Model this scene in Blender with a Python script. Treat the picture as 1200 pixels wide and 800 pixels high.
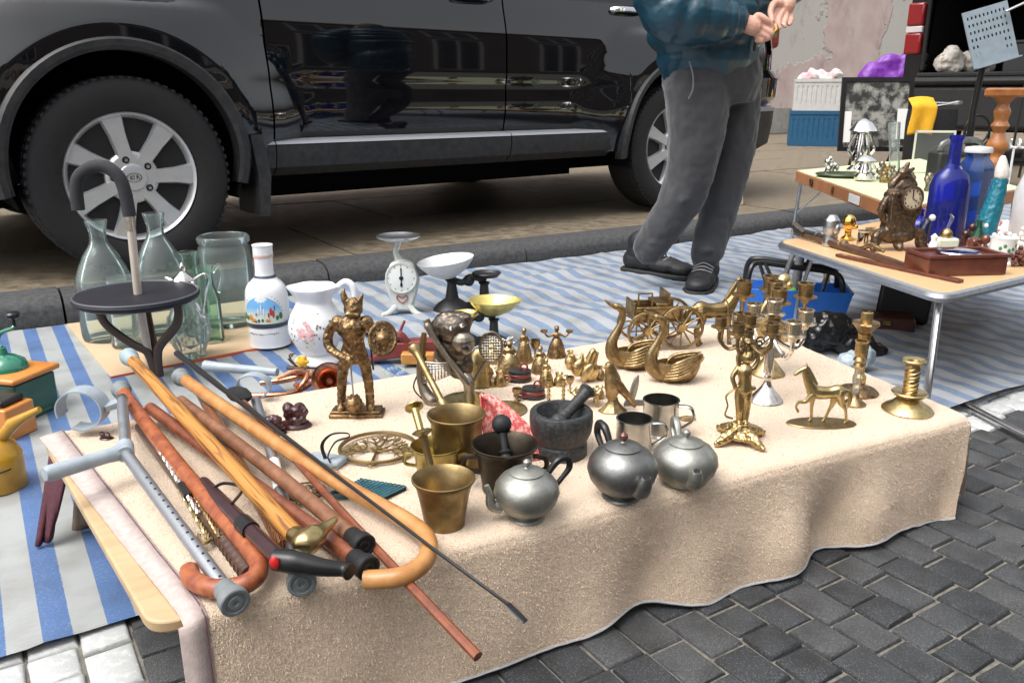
import bpy, math, random
from math import sin, cos, pi, sqrt, radians
from mathutils import Vector, Matrix, noise
random.seed(7)
scene = bpy.context.scene
for o in list(bpy.data.objects): bpy.data.objects.remove(o)
COL = scene.collection
# ---------------------------------------------------------------- camera
CAM_H, FPX, PITCH = 0.75, 980.0, math.atan(290/980)
cd = bpy.data.cameras.new('camera'); cam = bpy.data.objects.new('camera', cd); COL.objects.link(cam)
cam.location = (0, 0, CAM_H); cam.rotation_euler = (pi/2-PITCH, 0, 0)
cd.sensor_width = 36; cd.lens = 36*FPX/1200; cd.clip_end = 900; cd.clip_start = 0.02
scene.camera = cam
# ---------------------------------------------------------------- light
SUN_EL, SUN_AZ = 62, 235       # degrees; azimuth clockwise from +Y
w = bpy.data.worlds.new('World'); scene.world = w; w.use_nodes = True
nt = w.node_tree; nt.nodes.clear()
sky = nt.nodes.new('ShaderNodeTexSky'); sky.sky_type = 'NISHITA'; sky.sun_disc = False
sky.sun_elevation = radians(SUN_EL); sky.sun_rotation = radians(SUN_AZ)
sky.dust_density = 6; sky.air_density = 1.2; sky.ozone_density = 1.0
hs = nt.nodes.new('ShaderNodeHueSaturation'); hs.inputs['Saturation'].default_value = 0.18
bg = nt.nodes.new('ShaderNodeBackground'); bg.inputs['Strength'].default_value = 0.15
wo = nt.nodes.new('ShaderNodeOutputWorld')
nt.links.new(sky.outputs[0], hs.inputs['Color']); nt.links.new(hs.outputs[0], bg.inputs[0]); nt.links.new(bg.outputs[0], wo.inputs[0])
sd = bpy.data.lights.new('sun', 'SUN'); sun = bpy.data.objects.new('sun', sd); COL.objects.link(sun)
sd.energy = 0.6; sd.angle = radians(40); sd.color = (1, 0.96, 0.9)
az = radians(SUN_AZ); el = radians(SUN_EL)
sdir = Vector((sin(az)*cos(el), cos(az)*cos(el), sin(el)))
sun.rotation_euler = sdir.to_track_quat('Z', 'Y').to_euler()
scene.view_settings.view_transform = 'Standard'; scene.view_settings.look = 'None'
scene.view_settings.exposure = 1.02; scene.view_settings.gamma = 1
scene.render.engine = 'CYCLES'; scene.cycles.transparent_max_bounces = 32
# ---------------------------------------------------------------- helpers
def P(x, y, z=0.0):
    """the point of the plane at height z that the photograph shows at pixel (x, y)"""
    u = (x-600)/FPX; v = (400-y)/FPX
    r = Vector((u, cos(PITCH)+v*sin(PITCH), -sin(PITCH)+v*cos(PITCH)))
    return Vector((0, 0, CAM_H)) + r*((z-CAM_H)/r.z)
def S(x, y, z=0.0):
    v = (400-y)/FPX
    return ((z-CAM_H)/(-sin(PITCH)+v*cos(PITCH)))/FPX
def proj(p):
    d = Vector(p)-Vector((0, 0, CAM_H)); w_ = d.y*cos(PITCH)-d.z*sin(PITCH)
    return 600+FPX*d.x/w_, 400-FPX*(d.y*sin(PITCH)+d.z*cos(PITCH))/w_
KA = radians(32.6)
def KP(a, n, z=0.0): return Vector((a*cos(KA)-n*sin(KA), a*sin(KA)+n*cos(KA), z))
def toK(p): return p[0]*cos(KA)+p[1]*sin(KA), -p[0]*sin(KA)+p[1]*cos(KA)
def sm(e0, e1, x):
    t = max(0, min(1, (x-e0)/(e1-e0))); return t*t*(3-2*t)
def cr(pts, n=6):
    """smooth curve through points"""
    pts = [Vector(p) for p in pts]; out = []
    for i in range(len(pts)-1):
        p0 = pts[max(i-1, 0)]; p1 = pts[i]; p2 = pts[i+1]; p3 = pts[min(i+2, len(pts)-1)]
        for k in range(n):
            t = k/n
            out.append(0.5*((2*p1)+(p2-p0)*t+(2*p0-5*p1+4*p2-p3)*t*t+(3*p1-p0-3*p2+p3)*t**3))
    out.append(pts[-1]); return out
def crr(rs, n=6): return [v[0] for v in cr([(r, 0, 0) for r in rs], n)]

class B:
    """collects shapes into one mesh"""
    def __init__(s, scale=1.0): s.v = []; s.f = []; s.k = scale
    def add(s, vs, fs, M=None):
        o = len(s.v)
        for p in vs:
            p = Vector(p)
            if M is not None: p = M @ p
            s.v.append(p*s.k)
        s.f += [tuple(i+o for i in f) for f in fs]; return s
    def box(s, x, y, z, M=None):
        vs = [(a, b, c) for c in z for b in y for a in x]
        return s.add(vs, [(0, 2, 3, 1), (4, 5, 7, 6), (0, 1, 5, 4), (2, 6, 7, 3), (0, 4, 6, 2), (1, 3, 7, 5)], M)
    def bar(s, p, q, wx, wz):
        """rectangular bar from p to q"""
        p = Vector(p); q = Vector(q); d = q-p
        M = Matrix.Translation(p) @ d.to_track_quat('Y', 'Z').to_matrix().to_4x4()
        return s.box((-wx/2, wx/2), (0, d.length), (-wz/2, wz/2), M)
    def lathe(s, prof, o=(0, 0, 0), n=28, M=None, sx=1, sy=1, wob=None, cap=True):
        vs = []; fs = []; m = len(prof)
        for i, (r, z) in enumerate(prof):
            for k in range(n):
                t = 2*pi*k/n; rr = r*(wob(t, i) if wob else 1)
                vs.append((o[0]+rr*cos(t)*sx, o[1]+rr*sin(t)*sy, o[2]+z))
        for i in range(m-1):
            for k in range(n):
                k2 = (k+1) % n; fs.append((i*n+k, i*n+k2, (i+1)*n+k2, (i+1)*n+k))
        if cap and prof[0][0] > 1e-6: fs.append(tuple(range(n))[::-1])
        if cap and prof[-1][0] > 1e-6: fs.append(tuple(range((m-1)*n, m*n)))
        return s.add(vs, fs, M)
    def tube(s, pts, r, n=10, close=False, cap=True, flat=1.0, M=None):
        pts = [Vector(p) for p in pts]; m = len(pts)
        if not isinstance(r, (list, tuple)): r = [r]*m
        if len(r) != m:
            q = [r[min(int(i*(len(r)-1)/(m-1)), len(r)-2)]*(1-((i*(len(r)-1)/(m-1)) - min(int(i*(len(r)-1)/(m-1)), len(r)-2))) + r[min(int(i*(len(r)-1)/(m-1)), len(r)-2)+1]*((i*(len(r)-1)/(m-1)) - min(int(i*(len(r)-1)/(m-1)), len(r)-2)) for i in range(m)]
            r = q
        def tan(i):
            if close: d = pts[(i+1) % m]-pts[i-1]
            else: d = pts[min(i+1, m-1)]-pts[max(i-1, 0)]
            return d.normalized() if d.length > 1e-9 else Vector((0, 0, 1))
        t0 = tan(0); up = Vector((0, 0, 1)) if abs(t0.z) < .9 else Vector((0, 1, 0))
        nx = t0.cross(up).normalized(); vs = []; fs = []
        for i in range(m):
            t = tan(i); nx = (nx-t*nx.dot(t)); nx = nx.normalized() if nx.length > 1e-6 else t.orthogonal().normalized()
            by = t.cross(nx)
            for k in range(n):
                a = 2*pi*k/n; vs.append(pts[i]+nx*(r[i]*cos(a))+by*(r[i]*flat*sin(a)))
        for i in range(m if close else m-1):
            for k in range(n):
                k2 = (k+1) % n; j = (i+1) % m
                fs.append((i*n+k, i*n+k2, j*n+k2, j*n+k))
        if cap and not close: fs += [tuple(range(n))[::-1], tuple(range((m-1)*n, m*n))]
        return s.add(vs, fs, M)
    def ball(s, o, r, n=14, M=None):
        if not isinstance(r, (list, tuple)): r = (r, r, r)
        h = n//2; prof = [(sin(pi*i/h), -cos(pi*i/h)) for i in range(h+1)]
        T = Matrix.Translation(Vector(o)) @ (M if M is not None else Matrix()) @ Matrix.Diagonal((r[0], r[1], r[2], 1))
        prof[0] = (0.02, -1); prof[-1] = (0.02, 1)
        return s.lathe(prof, n=n, M=T)
    def prism(s, poly, z0, z1, M=None):
        n = len(poly); vs = [(x, y, z0) for x, y in poly]+[(x, y, z1) for x, y in poly]
        fs = [tuple(range(n))[::-1], tuple(range(n, 2*n))]+[(i, (i+1) % n, n+(i+1) % n, n+i) for i in range(n)]
        return s.add(vs, fs, M)
    def grid(s, fn, nu, nv, M=None):
        vs = [fn(i/nu, j/nv) for j in range(nv+1) for i in range(nu+1)]
        fs = [(j*(nu+1)+i, j*(nu+1)+i+1, (j+1)*(nu+1)+i+1, (j+1)*(nu+1)+i) for j in range(nv) for i in range(nu)]
        return s.add(vs, fs, M)
    def mesh(s, name, m, smooth=35):
        me = bpy.data.meshes.new(name); me.from_pydata([tuple(v) for v in s.v], [], s.f)
        me.materials.append(m); me.update()
        if smooth:
            me.polygons.foreach_set('use_smooth', [True]*len(me.polygons)); me.set_sharp_from_angle(angle=radians(smooth))
        return me
    def build(s, name, m, parent=None, smooth=35, bevel=0, remesh=0, solid=0, disp=None, sub=0, blur=0):
        o = bpy.data.objects.new(name, s.mesh(name, m, smooth)); COL.objects.link(o)
        if parent is not None: o.parent = parent
        if solid:
            md = o.modifiers.new('solid', 'SOLIDIFY'); md.thickness = solid; md.offset = 0
        if sub:
            md = o.modifiers.new('sub', 'SUBSURF'); md.levels = md.render_levels = sub
        if remesh:
            md = o.modifiers.new('remesh', 'REMESH'); md.mode = 'VOXEL'; md.voxel_size = remesh; md.use_smooth_shade = True
            md = o.modifiers.new('smooth', 'SMOOTH'); md.factor = .5; md.iterations = blur or 4
        if disp and disp[0] == 'FOLDS':
            for ns_, st_, nb in ((disp[1], disp[2], 'VORONOI_F2_F1'), (disp[1]*.6, disp[2]*.7, 'ORIGINAL_PERLIN')):
                tx = bpy.data.textures.new('folds', 'CLOUDS'); tx.noise_scale = ns_; tx.noise_basis = nb; tx.noise_depth = 1
                md = o.modifiers.new('folds', 'DISPLACE'); md.texture = tx; md.strength = st_; md.mid_level = .5; md.texture_coords = 'LOCAL'
        elif disp:
            tx = bpy.data.textures.new('relief', disp[0]); tx.noise_scale = disp[1]
            md = o.modifiers.new('relief', 'DISPLACE'); md.texture = tx; md.strength = disp[2]; md.mid_level = .5
            md.texture_coords = 'LOCAL'
        if bevel:
            md = o.modifiers.new('bevel', 'BEVEL'); md.width = bevel; md.segments = 2; md.limit_method = 'ANGLE'; md.angle_limit = radians(40)
        return o
def tag(o, label, cat, group=None, kind=None):
    if label: o['label'] = label
    if cat: o['category'] = cat
    if group: o['group'] = group
    if kind: o['kind'] = kind
    return o
def struct(o): o['kind'] = 'structure'; return o
class Thing:
    """an Empty at the base of a thing; parts are built in photograph pixels at that distance (x right, y away, z up)"""
    def __init__(s, name, label, cat, loc, scale=1.0, rot=0, group=None):
        s.o = bpy.data.objects.new(name, None); COL.objects.link(s.o); s.o.location = loc; s.o.rotation_euler = (0, 0, radians(rot))
        s.o.empty_display_size = .05
        tag(s.o, label, cat, group); s.k = scale
    def B(s): return B(s.k)
    def part(s, name, m, fn, parent=None, **kw):
        b = B(s.k); fn(b)
        for q in ('bevel', 'remesh', 'solid'):
            if q in kw: kw[q] *= s.k
        if 'disp' in kw: kw['disp'] = (kw['disp'][0], kw['disp'][1]*s.k, kw['disp'][2]*s.k)
        return b.build(name, m, parent or s.o, **kw)
def at(name, label, cat, x, y, z=0.0, rot=0, group=None):
    return Thing(name, label, cat, P(x, y, z), S(x, y, z), rot, group)
# ---------------------------------------------------------------- materials
MATS = {}
def M(name, c1, c2=None, rough=.5, metal=0, ns=40, bump=0, bs=300, coat=0, spec=.5, rv=0, ramp=(.35, .65), detail=5, stretch=None, sheen=0):
    if name in MATS: return MATS[name]
    m = bpy.data.materials.new(name); m.use_nodes = True; t = m.node_tree; b = t.nodes['Principled BSDF']; L = t.links.new
    b.inputs['Base Color'].default_value = (*c1, 1); b.inputs['Roughness'].default_value = rough; b.inputs['Metallic'].default_value = metal
    b.inputs['Coat Weight'].default_value = coat; b.inputs['Coat Roughness'].default_value = .04; b.inputs['Specular IOR Level'].default_value = spec
    if sheen: b.inputs['Sheen Weight'].default_value = sheen
    tc = t.nodes.new('ShaderNodeTexCoord'); src = tc.outputs['Object']
    if stretch:
        mp = t.nodes.new('ShaderNodeMapping'); mp.inputs['Scale'].default_value = stretch; L(src, mp.inputs[0]); src = mp.outputs[0]
    if c2 is not None or rv:
        n = t.nodes.new('ShaderNodeTexNoise'); n.inputs['Scale'].default_value = ns; n.inputs['Detail'].default_value = detail; n.inputs['Roughness'].default_value = .62; L(src, n.inputs['Vector'])
        if c2 is not None:
            r = t.nodes.new('ShaderNodeValToRGB'); r.color_ramp.elements[0].position = ramp[0]; r.color_ramp.elements[1].position = ramp[1]
            r.color_ramp.elements[0].color = (*c1, 1); r.color_ramp.elements[1].color = (*c2, 1)
            L(n.outputs['Fac'], r.inputs[0]); L(r.outputs[0], b.inputs['Base Color'])
        if rv:
            q = t.nodes.new('ShaderNodeMapRange'); q.inputs['From Min'].default_value = .3; q.inputs['From Max'].default_value = .7
            q.inputs['To Min'].default_value = max(.02, rough-rv); q.inputs['To Max'].default_value = min(1, rough+rv); L(n.outputs['Fac'], q.inputs[0]); L(q.outputs[0], b.inputs['Roughness'])
    if bump:
        n2 = t.nodes.new('ShaderNodeTexNoise'); n2.inputs['Scale'].default_value = bs; n2.inputs['Detail'].default_value = 4; L(src, n2.inputs['Vector'])
        bp = t.nodes.new('ShaderNodeBump'); bp.inputs['Strength'].default_value = bump; bp.inputs['Distance'].default_value = .002; L(n2.outputs['Fac'], bp.inputs['Height']); L(bp.outputs[0], b.inputs['Normal'])
    MATS[name] = m; return m
def glass(name, col, ior=1.25, gl=.03, body=0.0):
    """thin-walled glass: clear tinted transmission with a fresnel reflection"""
    m = bpy.data.materials.new(name); m.use_nodes = True; t = m.node_tree; t.nodes.clear(); L = t.links.new
    o = t.nodes.new('ShaderNodeOutputMaterial'); tr = t.nodes.new('ShaderNodeBsdfTransparent'); tr.inputs[0].default_value = (*col, 1)
    lw = t.nodes.new('ShaderNodeLayerWeight'); lw.inputs[0].default_value = .35; rp = t.nodes.new('ShaderNodeValToRGB'); rp.color_ramp.elements[0].color = (*col, 1); rp.color_ramp.elements[1].color = (*[q**4 for q in col], 1); rp.color_ramp.elements[0].position = .3; L(lw.outputs['Facing'], rp.inputs[0]); L(rp.outputs[0], tr.inputs[0])
    g = t.nodes.new('ShaderNodeBsdfGlossy'); g.inputs['Roughness'].default_value = gl; g.inputs[0].default_value = (.95, .98, .97, 1)
    fr = t.nodes.new('ShaderNodeFresnel'); fr.inputs[0].default_value = ior
    mx = t.nodes.new('ShaderNodeMixShader'); L(fr.outputs[0], mx.inputs[0]); L(tr.outputs[0], mx.inputs[1]); L(g.outputs[0], mx.inputs[2])
    last = mx
    if body:
        d = t.nodes.new('ShaderNodeBsdfPrincipled'); d.inputs['Base Color'].default_value = (*col, 1); d.inputs['Roughness'].default_value = .15
        m2 = t.nodes.new('ShaderNodeMixShader'); m2.inputs[0].default_value = body; L(mx.outputs[0], m2.inputs[1]); L(d.outputs[0], m2.inputs[2]); last = m2
    L(last.outputs[0], o.inputs[0]); MATS[name] = m; return m
brass = M('brass', (.60, .45, .22), (.34, .24, .11), .3, 1, 55, .3, 170, rv=.12)
brass_l = M('pale_brass', (.60, .48, .25), (.36, .27, .12), .33, 1, 50, .2, 160, rv=.12)
brass_d = M('aged_brass', (.41, .30, .16), (.19, .13, .06), .38, 1, 60, .45, 190, rv=.12)
brass_m = M('mortar_brass', (.34, .25, .12), (.2, .14, .065), .42, 1, 30, .1, 120, rv=.1)
bronze = M('bronze', (.36, .24, .125), (.10, .062, .032), .42, 1, 75, .7, 230, rv=.12)
goldm = M('gold', (.85, .55, .16), (.7, .42, .1), .2, 1, 30)
pewter = M('pewter', (.42, .42, .385), (.28, .28, .25), .5, 1, 45, .12, 200, rv=.08)
pewter_d = M('dark_pewter', (.27, .275, .27), (.17, .17, .16), .45, 1, 40, .08, 200, rv=.08)
silver = M('silver', (.82, .80, .77), (.55, .52, .5), .12, 1, 50, .05, 150, rv=.06)
steel = M('steel', (.6, .6, .61), (.45, .45, .46), .3, 1, 40)
alu = M('dull_aluminium', (.55, .57, .6), (.42, .44, .47), .42, 1, 60, rv=.08)
copper = M('copper', (.66, .30, .17), (.38, .15, .08), .26, 1, 50, .1, 150, rv=.1)
iron = M('black_iron', (.011, .011, .012), (.02, .02, .021), .45, 0, 60, .15, 250)
rubber = M('black_rubber', (.010, .010, .011), (.018, .018, .02), .6, 0, 60, .1, 300, spec=.35)
rubber_g = M('grey_rubber', (.19, .21, .215), (.14, .155, .16), .55, 0, 60, .1, 300)
plast_b = M('black_plastic', (.008, .008, .009), (.013, .013, .014), .32, 0, 40, spec=.4)
plast_g = M('grey_plastic', (.33, .38, .42), (.26, .3, .34), .45, 0, 40, .05)
granite = M('granite', (.017, .018, .019), (.05, .052, .054), .5, 0, 160, .25, 220, ramp=(.45, .7))
white_p = M('white_porcelain', (.80, .81, .82), (.76, .77, .79), .16, 0, 10, coat=.4)
white_e = M('white_enamel', (.72, .73, .72), (.62, .63, .62), .3, 0, 30, coat=.2)
wood_o = M('light_orange_wood', (.50, .25, .085), (.36, .15, .04), .42, 0, 30, .15, 60, coat=.12)
wood_y = M('yellow_bamboo', (.62, .29, .045), (.34, .12, .015), .35, 0, 22, .1, 60, coat=.3)
wood_r = M('red_lacquer_wood', (.20, .042, .02), (.36, .11, .035), .42, 0, 60, .4, 90, coat=.12)
wood_b = M('brown_wood', (.13, .052, .024), (.25, .11, .055), .46, 0, 40, .15, 60, coat=.08)
wood_rb = M('redbrown_wood', (.24, .07, .028), (.13, .034, .016), .4, 0, 45, .12, 60, coat=.15)
wood_d = M('dark_wood', (.05, .024, .016), (.09, .042, .026), .4, 0, 40, .12, 90, coat=.15)
mahog = M('mahogany', (.13, .035, .02), (.08, .02, .012), .3, 0, 25, .06, 60, coat=.3)
maroon = M('maroon_resin', (.06, .012, .014), (.03, .008, .009), .3, 0, 60, .2, 150, coat=.2)
table_w = M('pale_tabletop', (.58, .38, .20), (.52, .33, .17), .4, 0, 8, .03, 40)
plyw = M('plywood', (.50, .36, .21), (.42, .29, .155), .5, 0, 6, .05, 50, stretch=(1, 6, 1))
def stripe_wood(name, c1, c2, scale=80):
    m = M(name, c1, c2, .35, 0, 20, .1, 60, coat=.3); t = m.node_tree; b = t.nodes['Principled BSDF']
    wv = t.nodes.new('ShaderNodeTexWave'); wv.inputs['Scale'].default_value = scale; wv.inputs['Distortion'].default_value = 6; wv.inputs['Detail'].default_value = 2; wv.inputs['Detail Scale'].default_value = 1.5
    tc = t.nodes.new('ShaderNodeTexCoord'); t.links.new(tc.outputs['Object'], wv.inputs[0])
    rp = t.nodes.new('ShaderNodeValToRGB'); rp.color_ramp.elements[0].position = .3; rp.color_ramp.elements[0].color = (*c2, 1); rp.color_ramp.elements[1].position = .62; rp.color_ramp.elements[1].color = (*c1, 1)
    t.links.new(wv.outputs['Fac'], rp.inputs[0]); t.links.new(rp.outputs[0], b.inputs['Base Color']); return m
def grain_wood(name, d, c1, c2, along=9, across=150, lo=.42, hi=.52):
    m = M(name, c1, None, .42, 0, coat=.12); t = m.node_tree; b = t.nodes['Principled BSDF']; L = t.links.new
    d = Vector(d).normalized(); e1 = d.orthogonal().normalized(); e2 = d.cross(e1); tc = t.nodes.new('ShaderNodeTexCoord'); cx = t.nodes.new('ShaderNodeCombineXYZ')
    for i, (v, k) in enumerate(((d, along), (e1, across), (e2, across))):
        n = t.nodes.new('ShaderNodeVectorMath'); n.operation = 'DOT_PRODUCT'; n.inputs[1].default_value = v*k; L(tc.outputs['Object'], n.inputs[0]); L(n.outputs['Value'], cx.inputs[i])
    no = t.nodes.new('ShaderNodeTexNoise'); no.inputs['Scale'].default_value = 1; no.inputs['Detail'].default_value = 3; no.inputs['Distortion'].default_value = .6; L(cx.outputs[0], no.inputs['Vector'])
    r = t.nodes.new('ShaderNodeValToRGB'); r.color_ramp.elements[0].position = lo; r.color_ramp.elements[1].position = hi; r.color_ramp.elements[0].color = (*c2, 1); r.color_ramp.elements[1].color = (*c1, 1)
    L(no.outputs['Fac'], r.inputs[0]); L(r.outputs[0], b.inputs['Base Color']); return m
bamboo = grain_wood('grained_bamboo', P(345, 626, .234)-P(153, 420, .25), (.46, .21, .045), (.17, .06, .016), 9, 230, .34, .5)
patt = stripe_wood('patterned_wood', (.30, .12, .045), (.05, .018, .01), 90)
g_clear = glass('clear_glass', (.96, .985, .98), 1.25, .03, .05)
g_aqua = glass('aqua_glass', (.925, .972, .968), 1.25, .03, .05)  # slight diffuse body lightens the bottles, standing in for reflected sky
g_green = glass('green_glass', (.82, .935, .87), 1.25, .03, .04)
g_cut = glass('cut_glass', (.90, .94, .93), 1.5, .08, .12)
g_blue = glass('blue_glass', (.10, .14, .80), 1.4, .03, .12)
g_blue2 = glass('light_blue_glass', (.25, .45, .85), 1.4, .03, .10)
skin = M('skin', (.62, .36, .27), (.52, .27, .2), .5, 0, 60, .1, 250)
# ================================================================ SETTING
def sm_node(t, src, a, b):
    q = t.nodes.new('ShaderNodeMapRange'); q.inputs['From Min'].default_value = a; q.inputs['From Max'].default_value = b; t.links.new(src, q.inputs[0]); return q.outputs[0]
def setting():
    dirt = M('joint_sand', (.19, .175, .145), (.08, .074, .065), .9, 0, 60, .4, 300)
    g = B().grid(lambda u, v: ((u-.5)*800, (v-.5)*800, -.0065), 2, 2).build('street', dirt); struct(g)
    # ---- pavers, courses run across the street
    pm = [M('paver_%d' % i, c, tuple(q*1.75 for q in c), .7, 0, 240, .9, 380, ramp=(.42, .72), spec=.35) for i, c in enumerate([(.035, .037, .040), (.043, .045, .048), (.029, .031, .034), (.051, .052, .054)])]
    for m_ in pm:
        t = m_.node_tree; b = t.nodes['Principled BSDF']; L = t.links.new; tc = t.nodes.new('ShaderNodeTexCoord'); old = b.inputs['Base Color'].links[0].from_socket
        oi = t.nodes.new('ShaderNodeObjectInfo'); ad = t.nodes.new('ShaderNodeVectorMath'); ad.operation = 'ADD'; L(tc.outputs['Object'], ad.inputs[0]); L(oi.outputs['Location'], ad.inputs[1])
        vn = t.nodes.new('ShaderNodeTexVoronoi'); vn.inputs['Scale'].default_value = 420; L(ad.outputs[0], vn.inputs['Vector'])
        lt = t.nodes.new('ShaderNodeMath'); lt.operation = 'LESS_THAN'; lt.inputs[1].default_value = .26; L(vn.outputs['Distance'], lt.inputs[0])
        gt = t.nodes.new('ShaderNodeSeparateColor'); L(vn.outputs['Color'], gt.inputs[0]); g2 = t.nodes.new('ShaderNodeMath'); g2.operation = 'GREATER_THAN'; g2.inputs[1].default_value = .6; L(gt.outputs[0], g2.inputs[0])
        mu = t.nodes.new('ShaderNodeMath'); mu.operation = 'MULTIPLY'; L(lt.outputs[0], mu.inputs[0]); L(g2.outputs[0], mu.inputs[1])
        mx = t.nodes.new('ShaderNodeMixRGB'); mx.inputs[2].default_value = (.16, .16, .155, 1); L(mu.outputs[0], mx.inputs[0]); L(old, mx.inputs[1])
        st = t.nodes.new('ShaderNodeTexNoise'); st.inputs['Scale'].default_value = 14; st.inputs['Detail'].default_value = 6; L(ad.outputs[0], st.inputs['Vector']); dk = t.nodes.new('ShaderNodeMixRGB'); dk.blend_type = 'MULTIPLY'; dk.inputs[2].default_value = (.55, .54, .52, 1)
        mr = t.nodes.new('ShaderNodeMapRange'); mr.inputs['From Min'].default_value = .42; mr.inputs['From Max'].default_value = .7; L(st.outputs['Fac'], mr.inputs[0]); L(mr.outputs[0], dk.inputs[0]); L(mx.outputs[0], dk.inputs[1]); L(dk.outputs[0], b.inputs['Base Color'])
    pw = M('white_painted_paver', (.66, .67, .66), (.42, .43, .43), .6, 0, 60, .35, 300, ramp=(.25, .5))
    rnd = random.Random(3); items = []
    lens = [.062, .068, .088, .098, .078]
    for i in range(-16, 50):
        a0 = i*.067+.03; n = -.55+rnd.random()*.08
        while n < 1.34:
            l = rnd.choice(lens); items.append((a0, n, l, rnd.randrange(4), rnd.random())); n += l
    def inview(a, n):
        p = KP(a, n)
        if p.y < .55: return False
        x, y = proj(p)
        if not (-30 < x < 1240 and 430 < y < 850): return False
        if .22 < a < 1.42 and .86 < n < 1.4: return False
        if n > 1.24: return False
        return True
    vis = [q for q in items if inview(q[0]+.036, q[1]+q[2]/2)]
    vis.sort(key=lambda q: proj(KP(q[0], q[1]))[1], reverse=True)
    keep = set(id(q) for q in vis[:290]); rest = B()
    def shape(b, w, l, seed, M_=None):
        r = random.Random(seed); g_ = .0035; h = .004
        def ring(ins, z): return [(-w/2+ins+r.uniform(-.0014, .0014)*1, -l/2+ins+r.uniform(-.0014, .0014), z), (w/2-ins+r.uniform(-.0014, .0014), -l/2+ins+r.uniform(-.0014, .0014), z+r.uniform(-.0012, .0012)), (w/2-ins+r.uniform(-.0014, .0014), l/2-ins+r.uniform(-.0014, .0014), z), (-w/2+ins+r.uniform(-.0014, .0014), l/2-ins+r.uniform(-.0014, .0014), z)]
        v = ring(.0028, -.03)+ring(.0026, -.005)+ring(.0046, -.0012)+ring(.0085, 0)
        f = [(12, 13, 14, 15)]+[(k*4+i, k*4+(i+1) % 4, k*4+4+(i+1) % 4, k*4+4+i) for k in range(3) for i in range(4)]
        b.add(v, f, M_)
    cache = {}
    for q in items:
        a0, n, l, mi, rr = q
        cen = KP(a0+.0335, n+l/2, (rr-.5)*.004)
        white = (.945 < n+l/2 < 1.3) and (a0 < .05 or a0 > 1.72)
        if id(q) in keep:
            key = (l, mi, white, int(rr*3))
            if key not in cache:
                b = B(); shape(b, .067, l, hash(key) % 999); cache[key] = b.mesh('paver', pw if white else pm[mi], 50)
            o = bpy.data.objects.new('paver', cache[key]); COL.objects.link(o); o.parent = g
            o.location = cen; o.rotation_euler = (rnd.uniform(-.012, .012), rnd.uniform(-.012, .012), KA+rnd.uniform(-.012, .012))
        else:
            shape(rest, .067, l, int(rr*99), Matrix.Translation(cen) @ Matrix.Rotation(KA, 4, 'Z'))
    o = rest.build('paver_field', pm[0], g, 50); o['kind'] = 'stuff'
    # ---- kerb stones
    km = M('kerb_concrete', (.036, .038, .041), (.075, .075, .075), .8, 0, 60, .5, 220)
    kb = bpy.data.objects.new('kerb', None); COL.objects.link(kb); struct(kb)
    kbm = B(); kl = .93
    prof = [(.0, -.05), (.0, .055), (.012, .08), (.04, .098), (.07, .104), (.155, .106), (.155, -.05)]
    kbm.add([(0.004, y, z) for y, z in prof]+[(kl-.004, y, z) for y, z in prof], [tuple(range(7)), tuple(range(7, 14))[::-1]]+[(i, 7+i, 7+(i+1) % 7, (i+1) % 7) for i in range(7)])
    me = kbm.mesh('kerb_stone', km, 50)
    for i in range(-3, 15):
        o = bpy.data.objects.new('kerb_stone', me); COL.objects.link(o); o.parent = kb
        o.location = KP(i*kl+.2, 3.10+rnd.uniform(-.004, .004), rnd.uniform(-.003, .003)); o.rotation_euler = (0, 0, KA)
    # ---- sidewalk of worn slabs
    smat = M('sidewalk_slab', (.12, .094, .062), (.25, .205, .145), .6, 0, 16, .8, 120, ramp=(.36, .7), rv=.22, detail=10)
    base = B().box((-3, 30), (3.256, 16), (-.012, .094), Matrix.Rotation(KA, 4, 'Z')).build('sidewalk', M('sidewalk_joint', (.05, .042, .032), None, .9)); struct(base)
    sw, sl = 1.32, .92
    meshes = []
    for k in range(3):
        b = B(); b.box((.004, sw-.004), (.004, sl-.004), (-.05, 0)); meshes.append(b.mesh('slab', smat, 0))
    for i in range(-2, 12):
        for j in range(7):
            o = bpy.data.objects.new('slab', meshes[(i+j) % 3]); COL.objects.link(o); o.parent = base
            o.location = KP(i*sw+(j % 2)*.6, 3.258+j*sl, .101+rnd.uniform(-.002, .002)); o.rotation_euler = (0, 0, KA)
            md = None
    # ---- plaster wall
    wm = M('peeling_pink_plaster', (.50, .38, .36), (.60, .50, .47), .9, 0, 2.2, .5, 30, detail=8)
    t = wm.node_tree; b = t.nodes['Principled BSDF']; n = t.nodes.new('ShaderNodeTexNoise'); n.inputs['Scale'].default_value = .62; n.inputs['Detail'].default_value = 9; n.inputs['Roughness'].default_value = .55
    tc = t.nodes.new('ShaderNodeTexCoord'); sx = t.nodes.new('ShaderNodeSeparateXYZ'); t.links.new(tc.outputs['Object'], n.inputs[0]); t.links.new(tc.outputs['Object'], sx.inputs[0])
    r = t.nodes.new('ShaderNodeValToRGB'); r.color_ramp.elements[0].position = .50; r.color_ramp.elements[1].position = .515
    t.links.new(n.outputs['Fac'], r.inputs[0]); mx = t.nodes.new('ShaderNodeMixRGB'); mx.inputs[2].default_value = (.52, .50, .46, 1)
    old = b.inputs['Base Color'].links[0].from_socket; t.links.new(r.outputs[0], mx.inputs[0]); t.links.new(old, mx.inputs[1])
    mp = t.nodes.new('ShaderNodeMapping'); mp.inputs['Scale'].default_value = (1.3, 1, .8); t.links.new(tc.outputs['Object'], mp.inputs[0]); sn = t.nodes.new('ShaderNodeTexNoise'); sn.inputs['Scale'].default_value = 1.3; sn.inputs['Detail'].default_value = 10; sn.inputs['Roughness'].default_value = .7; t.links.new(mp.outputs[0], sn.inputs['Vector'])
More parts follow.
